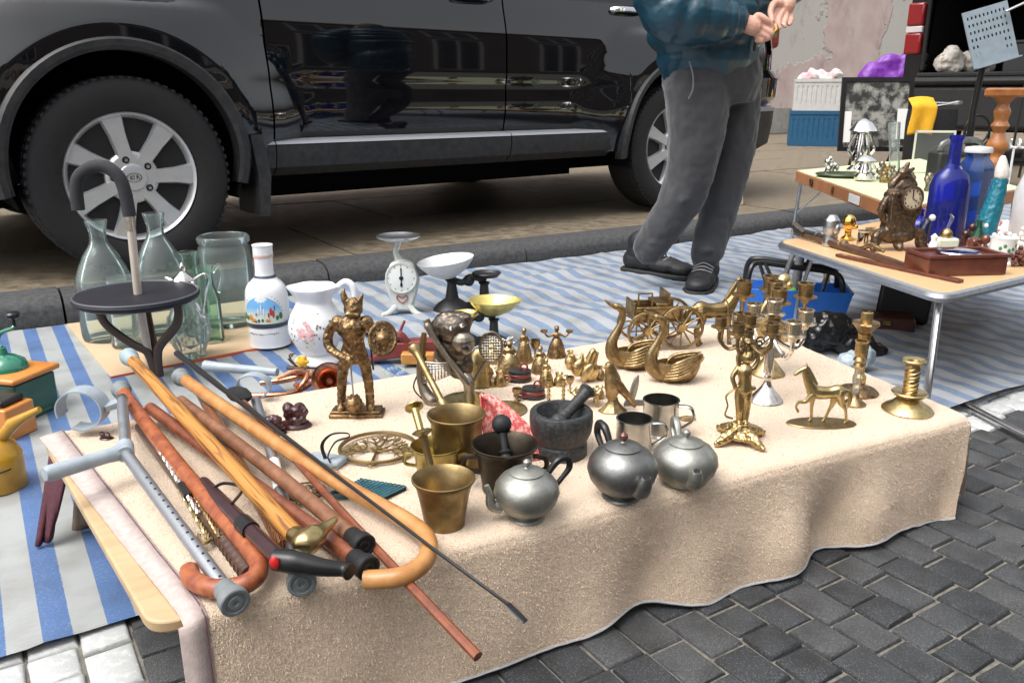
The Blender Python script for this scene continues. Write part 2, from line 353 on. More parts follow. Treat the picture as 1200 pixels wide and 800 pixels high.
    gm = t.nodes.new('ShaderNodeMixRGB'); gm.blend_type = 'MULTIPLY'; gm.inputs[2].default_value = (.5, .45, .4, 1); t.links.new(sm_node(t, sn.outputs['Fac'], .54, .8), gm.inputs[0]); t.links.new(mx.outputs[0], gm.inputs[1]); t.links.new(gm.outputs[0], b.inputs['Base Color'])
    pb = t.nodes.new('ShaderNodeBump'); pb.inputs['Strength'].default_value = .8; pb.inputs['Distance'].default_value = .03; pb.invert = True; t.links.new(r.outputs[0], pb.inputs['Height']); t.links.new(pb.outputs[0], b.inputs['Normal'])
    wl = Thing('plaster_wall', 'old pink plaster wall with grey peeled patches behind the cars', 'wall', KP(5, 10.2, .09), 1, 32.6)
    wl.part('wall', wm, lambda q: q.box((-12, 22), (0, .4), (0, 6)), smooth=0)
    wl.part('plinth', M('grey_render', (.25, .24, .22), (.36, .34, .31), .9, 0, 5, .5, 40), lambda q: q.box((-12, 22), (-.04, -.002), (0, .42)), smooth=0)
    wl.part('cable', plast_b, lambda q: q.tube([(-.5, -.02, 1.72), (4.2, -.02, 1.73)], .012, 6))
    for i in range(5):
        x = -8+i*4.5
        fr = wl.part('window', M('window_paint', (.5, .5, .48)), lambda q: [q.box((x, x+1.1), (-.03, -.003), (z, z+.07)) for z in (2.6, 4.13)] + [q.box((xx, xx+.07), (-.03, -.003), (2.67, 4.13)) for xx in (x, x+.515, x+1.03)], smooth=0)
        wl.part('pane', M('window_glass', (.03, .035, .04), None, .05), lambda q: q.box((x+.07, x+1.03), (-.012, -.004), (2.67, 4.13)), parent=fr, smooth=0)
    # ---- house across the street, behind the viewer: seen mirrored in the car paint
    hw = M('brown_render', (.085, .07, .058), (.12, .1, .085), .9, 0, 3, .3, 40)
    ho = Thing('house', 'long brown rendered house across the street, mirrored in the black car', 'house', KP(2, -7.5, 0), 1, 32.6)
    ho.part('wall', hw, lambda q: q.box((-16, 16), (-6, 0), (0, 5.4)), smooth=0)
    ho.part('roof', M('roof_tile', (.16, .06, .04), (.1, .04, .03), .8, 0, 5), lambda q: q.add([(-16.3, -6.3, 5.4), (16.3, -6.3, 5.4), (16.3, .35, 5.4), (-16.3, .35, 5.4), (-16.3, -3, 7), (16.3, -3, 7)], [(0, 1, 5, 4), (2, 3, 4, 5), (0, 4, 3), (1, 2, 5), (0, 3, 2, 1)]), smooth=0)
    for fl in (.8, 3.2):
        for i in range(9):
            x = -13+i*3.1
            fr = ho.part('window', M('window_paint', (.5, .5, .48)), lambda q: [q.box((x-.06, x+1.26), (.003, .06), (fl-.06, fl)), q.box((x-.06, x+1.26), (.003, .06), (fl+1.7, fl+1.76)), q.box((x-.06, x), (.003, .06), (fl, fl+1.7)), q.box((x+1.2, x+1.26), (.003, .06), (fl, fl+1.7)), q.box((x+.57, x+.63), (.003, .04), (fl, fl+1.7))], smooth=0)
            ho.part('pane', M('window_glass', (.03, .035, .04), None, .05), lambda q: q.box((x, x+1.2), (.002, .01), (fl, fl+1.7)), parent=fr, smooth=0)
setting()

# ---------------------------------------------------------------- striped groundsheets
def tarp_mat(name, blue, white, period=.083, off=0, wob=.0, fade=.35):
    m = bpy.data.materials.new(name); m.use_nodes = True; t = m.node_tree; L = t.links.new; b = t.nodes['Principled BSDF']; b.inputs['Roughness'].default_value = .5
    tc = t.nodes.new('ShaderNodeTexCoord'); sx = t.nodes.new('ShaderNodeSeparateXYZ'); L(tc.outputs['Object'], sx.inputs[0])
    def mt(op, a, c=None):
        n = t.nodes.new('ShaderNodeMath'); n.operation = op
        for i, q in enumerate((a, c)):
            if q is None: continue
            if isinstance(q, (int, float)): n.inputs[i].default_value = q
            else: L(q, n.inputs[i])
        return n.outputs[0]
    wn = t.nodes.new('ShaderNodeTexNoise'); wn.inputs['Scale'].default_value = 4; L(tc.outputs['Object'], wn.inputs[0])
    x = mt('ADD', sx.outputs['X'], mt('MULTIPLY', mt('SUBTRACT', wn.outputs['Fac'], .5), wob))
    fr = mt('FRACT', mt('ADD', mt('DIVIDE', x, period), off)); edge = t.nodes.new('ShaderNodeTexNoise'); edge.inputs['Scale'].default_value = 500; L(tc.outputs['Object'], edge.inputs[0])
    fr = mt('ADD', fr, mt('MULTIPLY', mt('SUBTRACT', edge.outputs['Fac'], .5), .06)); mask = mt('LESS_THAN', fr, .46)
    # weave
    wx = mt('SINE', mt('MULTIPLY', sx.outputs['X'], 1700)); wy = mt('SINE', mt('MULTIPLY', sx.outputs['Y'], 1700)); wv = mt('MULTIPLY', wx, wy)
    big = t.nodes.new('ShaderNodeTexNoise'); big.inputs['Scale'].default_value = 9; big.inputs['Detail'].default_value = 6; L(tc.outputs['Object'], big.inputs[0])
    dots = t.nodes.new('ShaderNodeTexNoise'); dots.inputs['Scale'].default_value = 260; dots.inputs['Detail'].default_value = 2; L(tc.outputs['Object'], dots.inputs[0])
    mx = t.nodes.new('ShaderNodeMixRGB'); mx.inputs[1].default_value = (*white, 1); L(mask, mx.inputs[0])
    mb = t.nodes.new('ShaderNodeMixRGB'); mb.inputs[1].default_value = (*blue, 1); mb.inputs[2].default_value = (*[q*.5+w_*.5 for q, w_ in zip(blue, white)], 1)
    L(mt('MULTIPLY', sm_node(t, dots.outputs['Fac'], .5, .68), fade*1.4), mb.inputs[0]); L(mb.outputs[0], mx.inputs[2])
    dk = t.nodes.new('ShaderNodeMixRGB'); dk.blend_type = 'MULTIPLY'; dk.inputs[2].default_value = (.74, .72, .68, 1); L(sm_node(t, big.outputs['Fac'], .45, .7), dk.inputs[0]); L(mx.outputs[0], dk.inputs[1]); L(dk.outputs[0], b.inputs['Base Color'])
    bp = t.nodes.new('ShaderNodeBump'); bp.inputs['Strength'].default_value = .25; bp.inputs['Distance'].default_value = .001; L(wv, bp.inputs['Height']); L(bp.outputs[0], b.inputs['Normal'])
    return m
def tarp(name, label, a0, a1, n0, n1, mt_, amp, seed, z0=.007, ragged=.01):
    rr = Vector((seed*3.1, seed*1.7, 0))
    def fn(u, v):
        a = a0+(a1-a0)*u; n = n0+(n1-n0)*v
        z = z0+amp*(noise.noise(Vector((a*2.2, n*5, 0))+rr)+.45*noise.noise(Vector((a*6, n*14, 3))+rr)+.5*abs(noise.noise(Vector((a*5+n*3, n*9-a*2, 5))+rr))+.6)
        for ln, c_ in ((a, .62), (n, .47)):
            dd = (ln/c_) % 1; dd = min(dd, 1-dd)*c_; z += .0045*math.exp(-(dd/.014)**2)
        n += ragged*noise.noise(Vector((a*3, seed, v)))*(1 if v < .02 or v > .98 else 0)
        return (a, n, max(z, .005))
    b = B().grid(fn, int((a1-a0)*42), int((n1-n0)*42)); o = b.build(name, mt_, None, 80); o.rotation_euler = (0, 0, KA)
    return tag(o, label, 'groundsheet', 'striped groundsheets')
tarp('groundsheet', 'blue and white striped woven groundsheet under the glass bottles and oil can', -1.3, 1.02, 1.2, 3.085, tarp_mat('tarp_bold', (.07, .14, .31), (.32, .335, .335), off=.15), .004, 1)
tarp('groundsheet', 'crumpled pale blue striped groundsheet under the standing person and the folding table', .98, 6.2, 1.02, 3.088, tarp_mat('tarp_pale', (.15, .21, .31), (.33, .345, .365), .083, .1, .05, .8), .016, 2, .012)
# ================================================================ BLACK CAR
def car_main():
    k = 1.145
    f0 = P(165, 317, .106); r0 = P(777, 244, .106); d = r0-f0; yaw = math.degrees(math.atan2(d.y, d.x)); k = Vector((d.x, d.y)).length/2.62
    T = Thing('parked_car', 'black estate car parked on the pavement, alloy wheels, no front in view', 'car', (f0.x, f0.y, .106), k, yaw)
    paint = M('black_paint', (.004, .004, .005), None, .03, 0, coat=.85, spec=.4)
    clad = M('grey_cladding', (.013, .015, .020), (.035, .034, .034), .5, 0, 30, .05)
    lip = M('cladding_edge_sky_glint', (.30, .31, .34), None, .25)  # pale tone painted in for the sky reflected along the sill step
    dark = M('wheel_well', (.006, .006, .006), None, .95, spec=.05)
    gls = M('car_glass', (.01, .012, .013), None, .03)
    XF, XR, WB = -.90, 3.84, 2.62; R0 = .365; ZC = .358; ZT = .98; W2 = .91
    def inset(x):
        o = 0
        if x < -.22: o = .62*(1-sqrt(max(0, 1-((-.22-x)/.68)**2)))
        if x > 3.30: o = .62*(1-sqrt(max(0, 1-((x-3.30)/.54)**2)))
        return o
    def side(x, z):
        y = .07*sm(.55, .2, z)+.035*sm(.78, 1.0, z)-.008*sm(.60, .66, z)
        for cx in (0, WB):
            r = sqrt((x-cx)**2+(z-ZC)**2)
            q = max(0, min(1, (.63-r)/.2))
            y -= .085*q*sm(.90, .84, z)
        return y
    def zbot(x):
        zb = .24
        if x < -.5: zb = .24
        for cx in (0, WB):
            if abs(x-cx) < R0: zb = max(zb, ZC+sqrt(max(0, R0*R0-(x-cx)**2)) if True else 0)
        zb = max(zb, .31)
        return zb
    def cols(x0, x1):
        xs = set()
        n = max(2, int((x1-x0)/.045))
        for i in range(n+1): xs.add(x0+(x1-x0)*i/n)
        for cx in (0, WB):
            for i in range(0, 37):
                q = cx-R0*cos(pi*i/36)
                if x0 < q < x1: xs.add(q)
        for e, c, rr in ((XF, -.22, .68), (XR, 3.30, .54)):
            for i in range(12):
                q = c+(rr*sin(pi/2*i/11) if e > 0 else -rr*sin(pi/2*i/11))
                if x0 < q < x1: xs.add(q)
        xs = sorted(xs); out = [xs[0]]
        for q in xs[1:]:
            if q-out[-1] > .002: out.append(q)
        return out
    NR = 34
    def panel(name, x0, x1, mirror=False, bl=None):
        xs = cols(x0, x1)
        def fn(b):
            vs = []; fs = []
            for x in xs:
                zb = zbot(x)
                for j in range(NR+1):
                    z = zb+(ZT-zb)*j/NR; y = inset(x)+side(x, z)
                    xx = x
                    if x < -.22: xx = x+.05*sm(.55, .25, z)
                    vs.append((xx, y, z))
                vs.append((x, inset(x)+.05, ZT+.012)); vs.append((x, inset(x)+.12, ZT+.03))
            h = NR+3
            for i in range(len(xs)-1):
                for j in range(h-1): fs.append((i*h+j, (i+1)*h+j, (i+1)*h+j+1, i*h+j+1))
            if mirror: vs = [(x, 2*W2-y, z) for x, y, z in vs]; fs = [f[::-1] for f in fs]
            b.add(vs, fs)
        return T.part(name, paint, fn, smooth=32)
    pan = []
    for mir in (False, True):
        pan += [panel('front_fender', XF, .495, mir), panel('front_door', .503, 1.57, mir), panel('rear_door', 1.578, 2.50, mir), panel('rear_quarter', 2.506, XR, mir)]
        sgn = (lambda y: y) if not mir else (lambda y: 2*W2-y)
        for dr, hx in ((pan[-3], 1.42), (pan[-2], 2.33)):
            T.part('handle', M('chrome', (.7, .7, .72), None, .1, 1), lambda b: b.tube(cr([(hx-.11, sgn(side(hx, .955)+.01), .952), (hx-.08, sgn(-.005), .957), (hx+.06, sgn(-.005), .957), (hx+.1, sgn(side(hx, .955)+.01), .957)], 5), .013, 8), parent=dr)
        for cx in (0, WB):
            def lipf(b):
                vs = []; fs = []; n = 44; pr = [(.350, .05), (.350, -.012), (.362, -.022), (.381, -.024), (.391, -.012), (.393, .03)]
                for i in range(n+1):
                    t = -.22+(pi+.44)*i/n
                    for r, o in pr:
                        x = cx+r*cos(t); z = ZC+r*sin(t); vs.append((x, sgn(-.078+inset(min(max(x, -.22), 3.06))+o+.07*sm(.45, .2, z)*.6), z))
                m = len(pr)
                for i in range(n):
                    for j in range(m-1): fs.append((i*m+j, i*m+j+1, (i+1)*m+j+1, (i+1)*m+j))
                b.add(vs, fs)
            T.part('arch_trim', clad, lipf, smooth=30)
            def well(b):
                vs = []; fs = []; n = 26
                for i in range(n+1):
                    t = -.35+(pi+.7)*i/n
                    for y in (-.07, .34): vs.append((cx+.36*cos(t), sgn(y), ZC+.36*sin(t)))
                for i in range(n): fs.append((2*i, 2*i+1, 2*i+3, 2*i+2))
                b.add(vs, fs); c = len(vs)
                b.add([(cx+.37*cos(-.35+(pi+.7)*i/n), sgn(.33), ZC+.37*sin(-.35+(pi+.7)*i/n)) for i in range(n+1)], [tuple(range(n+1))])
            T.part('wheel_well', dark, well, smooth=30)
        def sill(b, x0, x1, top=False):
            pr = [(.02, .420), (-.035, .412), (-.042, .402)] if top else [(-.040, .399), (-.042, .37), (-.03, .32), (.01, .288), (.12, .285)]
            m = len(pr); n = 8
            b.add([(x0+(x1-x0)*i/n, sgn(y), z) for i in range(n+1) for y, z in pr], [(i*m+j, i*m+j+1, (i+1)*m+j+1, (i+1)*m+j) for i in range(n) for j in range(m-1)])
        for x0, x1 in ((.428, .498), (.502, 1.573), (1.577, 2.195)):
            s_ = T.part('sill_trim', clad, lambda b: sill(b, x0, x1), smooth=30)
            T.part('trim_edge', lip, lambda b: sill(b, x0, x1, True), parent=s_, smooth=30)
        T.part('mud_flap', clad, lambda b: b.add([(0.395, sgn(-.075), .44), (0.440, sgn(-.075), .44), (0.455, sgn(-.085), .30), (0.440, sgn(-.085), .16), (0.405, sgn(-.085), .16), (0.410, sgn(-.085), .30)]+[(0.395, sgn(.12), .44), (0.440, sgn(.12), .44), (0.455, sgn(.12), .30), (0.440, sgn(.12), .16), (0.405, sgn(.12), .16), (0.410, sgn(.12), .30)], [(0, 1, 2, 5), (5, 2, 3, 4), (6, 11, 8, 7), (11, 10, 9, 8), (0, 5, 11, 6), (5, 4, 10, 11), (1, 7, 8, 2), (2, 8, 9, 3), (4, 3, 9, 10), (0, 6, 7, 1)]), smooth=0)
    # underbody, hood, cabin
    T.part('underbody', dark, lambda b: (b.box((.42, 2.2), (.06, 2*W2-.06), (.29, .9)), b.box((.45, 2.15), (.22, 2*W2-.22), (.19, .285)), b.box((-.8, 3.6), (.36, 2*W2-.36), (.2, .9))), smooth=0)
    def deck(b, xs, zf):
        vs = []; fs = []; m = 9
        for x in xs:
            i0 = inset(x)+.115
            for j in range(m):
                y = i0+(2*W2-2*i0)*j/(m-1); vs.append((x, y, ZT+.028+zf(x)*(1-((2*j/(m-1))-1)**4)))
        b.add(vs, [(i*m+j, (i+1)*m+j, (i+1)*m+j+1, i*m+j+1) for i in range(len(xs)-1) for j in range(m-1)])
    T.part('bonnet', paint, lambda b: deck(b, [XF+.01+i*(1.45/14) for i in range(15)], lambda x: .1*sm(XF, .4, x)), smooth=40)
    def cabin(b, lv):
        # rings bottom->top
        rings = [(.30, 3.74, .12, 1.0), (.62, 3.64, .17, 1.3), (1.0, 3.5, .25, 1.56), (1.35, 3.35, .36, 1.64)]
        vs = []
        for x0, x1, ins, z in rings: vs += [(x0, ins, z), (x0+.3, ins-.02, z), (x1-.25, ins-.02, z), (x1, ins+.05, z), (x1, 2*W2-ins-.05, z), (x1-.25, 2*W2-ins+.02, z), (x0+.3, 2*W2-ins+.02, z), (x0, 2*W2-ins, z)]
        fs = []
        for q in lv:
            if q == 'roof': fs.append(tuple(range(24, 32)))
            else: fs += [(q*8+i, q*8+(i+1) % 8, q*8+8+(i+1) % 8, q*8+8+i) for i in range(8)]
        b.add(vs, fs)
    T.part('cabin_glass', gls, lambda b: cabin(b, [0, 1]), smooth=40); T.part('roof', paint, lambda b: cabin(b, [2, 'roof']), smooth=40)
    for x, y in ((1.58, .15), (2.45, .15), (1.58, 2*W2-.15), (2.45, 2*W2-.15)):
        T.part('pillar', paint, lambda b: b.bar((x, y if y < W2 else y, 1.0), (x, y+(.1 if y < W2 else -.1), 1.56), .1, .03), smooth=0)
    # rear bumper with lighter edge, lamps
    def bump(b, zs, out):
        vs = []; n = 24; path = []
        for i in range(n+1):
            x = 3.30+.54*sin(pi/2*i/n) if i < n else XR
            path.append((x, inset(min(x, XR-.0005))))
        path += [(x, 2*W2-y) for x, y in path[::-1]]
        for x, y in path:
            nx = Vector((max(0, x-3.30)/.54**2, (y-W2)/1.2, 0)).normalized() if x > 3.31 else Vector((0, -1 if y < W2 else 1, 0))
            for z, o in zip(zs, out): vs.append((x+nx.x*o, y+nx.y*o, z))
        m = len(zs); b.add(vs, [(i*m+j, i*m+j+1, (i+1)*m+j+1, (i+1)*m+j) for i in range(len(path)-1) for j in range(m-1)])
    bp = T.part('rear_bumper', clad, lambda b: bump(b, [.26, .30, .40, .48], [-.05, .02, .035, .04]), smooth=30)
    T.part('bumper_edge', lip, lambda b: bump(b, [.482, .50, .51, .512], [.042, .044, .02, -.03]), parent=bp, smooth=30)
    T.part('bumper_top', paint, lambda b: bump(b, [.515, .56, .66, .70, .72], [.0, .045, .05, .02, -.03]), parent=bp, smooth=30)
    red = M('red_lamp', (.24, .008, .010), None, .2, coat=.3)
    for s_ in (0, 1):
        T.part('tail_light', red, lambda b: b.box((3.54, 3.76), (.16, .27) if not s_ else (2*W2-.27, 2*W2-.16), (.83, 1.4), None), bevel=.03)
        T.part('headlight', M('lamp_glass', (.7, .72, .75), (.5, .52, .55), .08, 0, 10, coat=1), lambda b: b.add([(-.70, .19, .72), (-.42, .045, .80), (-.34, .03, .93), (-.74, .20, .86), (-.72, .30, .72), (-.42, .2, .80), (-.34, .2, .93), (-.74, .30, .86)] if not s_ else [(x, 2*W2-y, z) for x, y, z in [(-.70, .19, .72), (-.42, .045, .80), (-.34, .03, .93), (-.74, .20, .86), (-.72, .30, .72), (-.42, .2, .80), (-.34, .2, .93), (-.74, .30, .86)]], [(0, 1, 2, 3), (7, 6, 5, 4), (0, 4, 5, 1), (1, 5, 6, 2), (2, 6, 7, 3), (3, 7, 4, 0)]), bevel=.012)
    # wheels
    tyre = M('tyre', (.009, .009, .010), (.014, .014, .015), .7, 0, 40, .15, 200)
    rimm = M('alloy_rim', (.66, .67, .68), (.6, .61, .62), .34, .6, 20)
    def wheel(cx, mir):
        w = bpy.data.objects.new('wheel', None); COL.objects.link(w); w.parent = T.o; w.location = Vector((cx, (-.045 if not mir else 2*W2+.045), .3165))*k
        w.rotation_euler = (pi/2, 0, 0) if not mir else (-pi/2, 0, 0)
        q0 = T.k; T.k = q0*.873
        # local z = outward
        def ty(b):
            b.lathe([(.232, -.20), (.30, -.22), (.345, -.20), (.36, -.17), (.36, .0), (.35, .018), (.335, .027), (.30, .03), (.262, .026), (.238, .01), (.232, -.02)], n=72)
            for i in range(72):
                t = 2*pi*i/72; Mt = Matrix.Rotation(t, 4, 'Z')
                b.box((.34, .3605), (-.008, .008), (-.012, .016), Mt); b.box((.34, .3625), (-.009, .010), (-.10, -.02), Mt)
        t_ = T.part('tyre', tyre, ty, parent=w, smooth=40)
        rm = T.part('rim', rimm, lambda b: b.lathe([(.20, -.18), (.214, -.16), (.214, -.02), (.225, .008), (.232, .014), (.236, .008), (.236, -.03), (.222, -.03), (.205, -.17)], n=64), parent=w, smooth=35)
        def spokes(b):
            for i in range(7):
                Mt = Matrix.Rotation(2*pi*i/7+pi/2+.22, 4, 'Z')
                ys = [(.045, .03, .012), (.10, .027, .014), (.16, .031, .010), (.222, .042, .002)]
                vs = []
                for r, hw, z in ys: vs += [(r, -hw*.84, z), (r, hw*.84, z), (r, hw, z-.014), (r, hw*.9, z-.05), (r, -hw*.9, z-.05), (r, -hw, z-.014)]
                fs = [(j*6+q, j*6+(q+1) % 6, j*6+6+(q+1) % 6, j*6+6+q) for j in range(3) for q in range(6)]
                b.add(vs, [f[::-1] for f in fs], Mt)
            b.lathe([(.0, -.06), (.095, -.06), (.095, .0), (.085, .009), (.06, .014), (.05, .013), (.046, .018), (.03, .022), (0, .023)], n=36)
        T.part('spoke_disc', rimm, spokes, parent=w, smooth=25)
        T.part('brake_disc', M('brake', (.12, .1, .09), None, .5, .6), lambda b: (b.lathe([(0, -.14), (.165, -.14), (.165, -.12), (0, -.12)], n=32)), parent=w, smooth=30)
        for i in range(5):
            t = 2*pi*i/5+.6
            T.part('bolt', plast_b, lambda b: (b.lathe([(.0135, .0), (.0135, .0135), (.010, .015)], (.067*cos(t), .067*sin(t), 0), 12)), parent=w)
            T.part('bolt_head', steel, lambda b: b.lathe([(.0065, .0), (.0065, .019), (.0, .02)], (.067*cos(t), .067*sin(t), 0), 6), parent=w, smooth=0)
        def logo(b):
            b.lathe([(.028, .0215), (.028, .0245), (.025, .0245), (.025, .0215)], n=24, sx=1, sy=.62)
            for x in (-.014, -.002, .008): b.box((x, x+.003), (-.008, .008), (.021, .0242))
            b.bar((-.011, 0, .0228), (-.004, .008, .0228), .003, .003); b.bar((-.011, 0, .0228), (-.004, -.008, .0228), .003, .003); b.bar((.008, -.008, .0228), (.0135, .008, .0228), .003, .003); b.bar((.019, -.008, .0228), (.0135, .008, .0228), .003, .003)
        T.part('emblem', M('emblem_grey', (.3, .3, .31), None, .25, 1), logo, parent=w, smooth=0)
        T.k = q0
    for cx in (0, WB):
        for m_ in (False, True): wheel(cx, m_)
car_main()
# ================================================================ MAIN TABLE WITH BLANKET
TZ = .19
FLc, NLc, NRc, FRc = toK(P(72, 506, TZ)), toK(P(238, 716, TZ)), toK(P(1138, 487, TZ)), toK(P(872, 374, TZ))
def table_main():
    T = Thing('low_table', 'low plywood trestle board under the beige blanket, its bare edge showing on the left', 'table', KP(.7, 1.1, 0), 1, 32.6)
    def loc(a, n, z): return (a-.7, n-1.1, z)
    def ply(q):
        c = [(FLc[0]-.03, FLc[1]+.0), (NLc[0]-.055, NLc[1]+.012), (NRc[0]-.03, NRc[1]+.03), (FRc[0]-.03, FRc[1]-.03)]
        r = .03; poly = []
        for i in range(4):
            p0 = Vector(c[i-1]); p1 = Vector(c[i]); p2 = Vector(c[(i+1) % 4]); a = p1+(p0-p1).normalized()*r; b_ = p1+(p2-p1).normalized()*r
            for k in range(6):
                t = k/5; u = a*(1-t)**2+p1*2*t*(1-t)+b_*t*t; poly.append((u.x-.7, u.y-1.1))
        q.prism(poly, TZ-.022, TZ-.006)
    T.part('board', plyw, ply, bevel=.003)
    T.part('edge_band', M('edge_wood', (.42, .28, .13), (.34, .22, .1), .5, 0, 20), lambda q: q.bar(loc(FLc[0]-.0, FLc[1]-.04, TZ-.031), loc(NLc[0]-.02, NLc[1]+.06, TZ-.031), .03, .017), smooth=0)
    for a, n in ((.2, 1.35), (.3, 1.02), (1.35, .95), (1.45, 1.28)):
        T.part('leg', wood_d, lambda q: q.box((a-.72, a-.68), (n-1.12, n-1.08), (-.012, TZ-.023)), smooth=0)
    # ---- blanket
    bm = M('beige_pile', (.76, .62, .485), (.47, .35, .24), .95, 0, 560, .9, 520, ramp=(.34, .66), sheen=.3, detail=3)
    seed = Vector((4.2, 9.1, 0))
    nu, nt_, nd = 230, 70, 60
    lenD = TZ+.02
    def base(u, t):  # u along, t across back(1)->front(0)
        b0 = Vector(FLc)*(1-u)+Vector(FRc)*u; f0 = Vector(NLc)*(1-u)+Vector(NRc)*u
        return f0*(1-t)+b0*t
    def hem(u):      # height of the hem above ground
        return .010+.005*sin(u*31)+.004*sin(u*17+1)-.003*sm(.5, .0, u)
    def point(i, j):
        u = i/nu
        if j <= nt_:
            t = 1-j/nt_; p = base(u, t); z = TZ+.0022*noise.noise(Vector((p.x*9, p.y*9, 1))+seed)+.001*noise.noise(Vector((p.x*40, p.y*40, 1)))
            e = t*.75
            if e < .02: z -= .008*(1-e/.02)**2
            d_ = (1-u)*1.3
            if d_ < .015: z -= .006*(1-d_/.015)**2
            return KP(p.x, p.y, z+.0005)
        s = (j-nt_)/nd; p = base(u, 0); out = (Vector(NRc)-Vector(NLc)).normalized(); out = Vector((out.y, -out.x))
        z = TZ-.008-(TZ-.008-hem(u))*s
        w_ = sm(0, .9, s)
        fold = (.016*sin(u*25+1.5*sin(u*7))+.009*sin(u*47+2)+.012*noise.noise(Vector((u*14, s*1.5, 7))))*w_*(.35+.65*sm(.25, .6, u))
        bulge = .003*sm(0, .06, s)+.018*s
        p = p+out*(bulge+fold)
        # the right corner tucks in
        p = p-(Vector(NRc)-Vector(NLc)).normalized()*(.035*s*sm(.93, 1, u))
        return KP(p.x, p.y, z+.0015*noise.noise(Vector((u*60, s*12, 2))))
    W_ = nt_+nd+1; b = B()
    b.add([point(i, j) for i in range(nu+1) for j in range(W_)], [(i*W_+j, i*W_+j+1, (i+1)*W_+j+1, (i+1)*W_+j) for i in range(nu) for j in range(W_-1)])
    # right-hand drop
    nr = 40; rows = []
    for j in range(nt_+1):
        p = point(nu, j); t = 1-j/nt_
        for k in range(1, 13):
            s = k/12; a_, n_ = toK(p); rows.append((j, k, KP(a_+.006+.02*s+.012*sin(t*22)*s, n_, p.z-(p.z-.02)*s)))
    o0 = len(b.v); b.v += [r[2] for r in rows]
    for j in range(nt_):
        for k in range(12):
            A = (nu*W_+j) if k == 0 else o0+j*12+k-1; Bq = (nu*W_+j+1) if k == 0 else o0+(j+1)*12+k-1
            b.f.append((A, Bq, o0+(j+1)*12+k, o0+j*12+k))
    R = Thing('blanket', 'fluffy beige blanket draped over the low table, hanging in folds at the front', 'blanket', (0, 0, 0))
    b.build('pile', bm, R.o, 70)
    # smooth flat weave strip and pale hem tape
    hemt = M('hem_tape', (.48, .40, .37), (.40, .32, .30), .8, 0, 90, .4, 500)
    greyh = M('grey_binding', (.42, .42, .43), (.35, .35, .36), .7, 0, 50)
    hp = [point(i, W_-1) for i in range(nu+1)]
    R.part('binding', greyh, lambda q: q.tube([p+Vector((0, 0, -.001)) for p in hp[40:]], .0024, 6))
    def strip(q):
        vs = []; L_ = []
        for j in range(0, W_):
            p = point(0, j); a_, n_ = toK(p); wdt = .028 if j > nt_ else .022+.012*(1-j/nt_)
            L_.append((KP(a_-wdt, n_, p.z-(.004 if j <= nt_ else 0)), KP(a_+.004, n_, p.z+.0015)))
        for l, r in L_: vs += [l, r]
        q.add(vs, [(2*i, 2*i+1, 2*i+3, 2*i+2) for i in range(len(L_)-1)])
    R.part('hem', hemt, strip, smooth=60, solid=.003)
    pur = M('purple_thread', (.12, .05, .07), None, .9)
    R.part('stitching', pur, lambda q: q.tube([Vector(point(1, j))+Vector((-.003, -.004, .003)) for j in range(0, W_, 2)], .0007, 5))
    return point
BLK = table_main()
def maroon_cloth():
    m = M('maroon_cloth', (.085, .02, .03), (.05, .012, .02), .9, 0, 120, .4, 400)
    m2 = M('brown_cloth', (.30, .22, .16), (.22, .16, .115), .9, 0, 90, .4, 400)
    T = Thing('folded_cloth', 'maroon edged brown cloth hanging under the left corner of the plywood board', 'cloth', P(80, 640, 0), 1, 32.6)
    o = Vector(P(80, 640, 0))
    Mi = Matrix.Rotation(-KA, 4, 'Z')
    def sheet(q, pts, nu=14, nv=10, fold=.006, ph=0):
        A, Bq, C, D = [Mi @ (Vector(p)-o) for p in pts]
        q.grid(lambda u, v: (A*(1-u)+Bq*u)*(1-v)+(D*(1-u)+C*u)*v+Vector((0, -fold*sin(u*11+ph)*v, 0)), nu, nv)
    T.part('maroon_edge', m, lambda q: sheet(q, [P(62, 512, TZ-.024), P(82, 540, TZ-.024), P(62, 632, .02), P(42, 640, .015)]), smooth=60, solid=.004)
    T.part('cloth', m2, lambda q: sheet(q, [P(72, 530, TZ-.033)+Vector((.02, .02, 0)), P(140, 610, TZ-.033)+Vector((.02, .02, 0)), P(130, 635, .012)+Vector((.03, .03, 0)), P(64, 625, .012)+Vector((.02, .02, 0))], fold=.01, ph=1), smooth=60, solid=.003)
maroon_cloth()

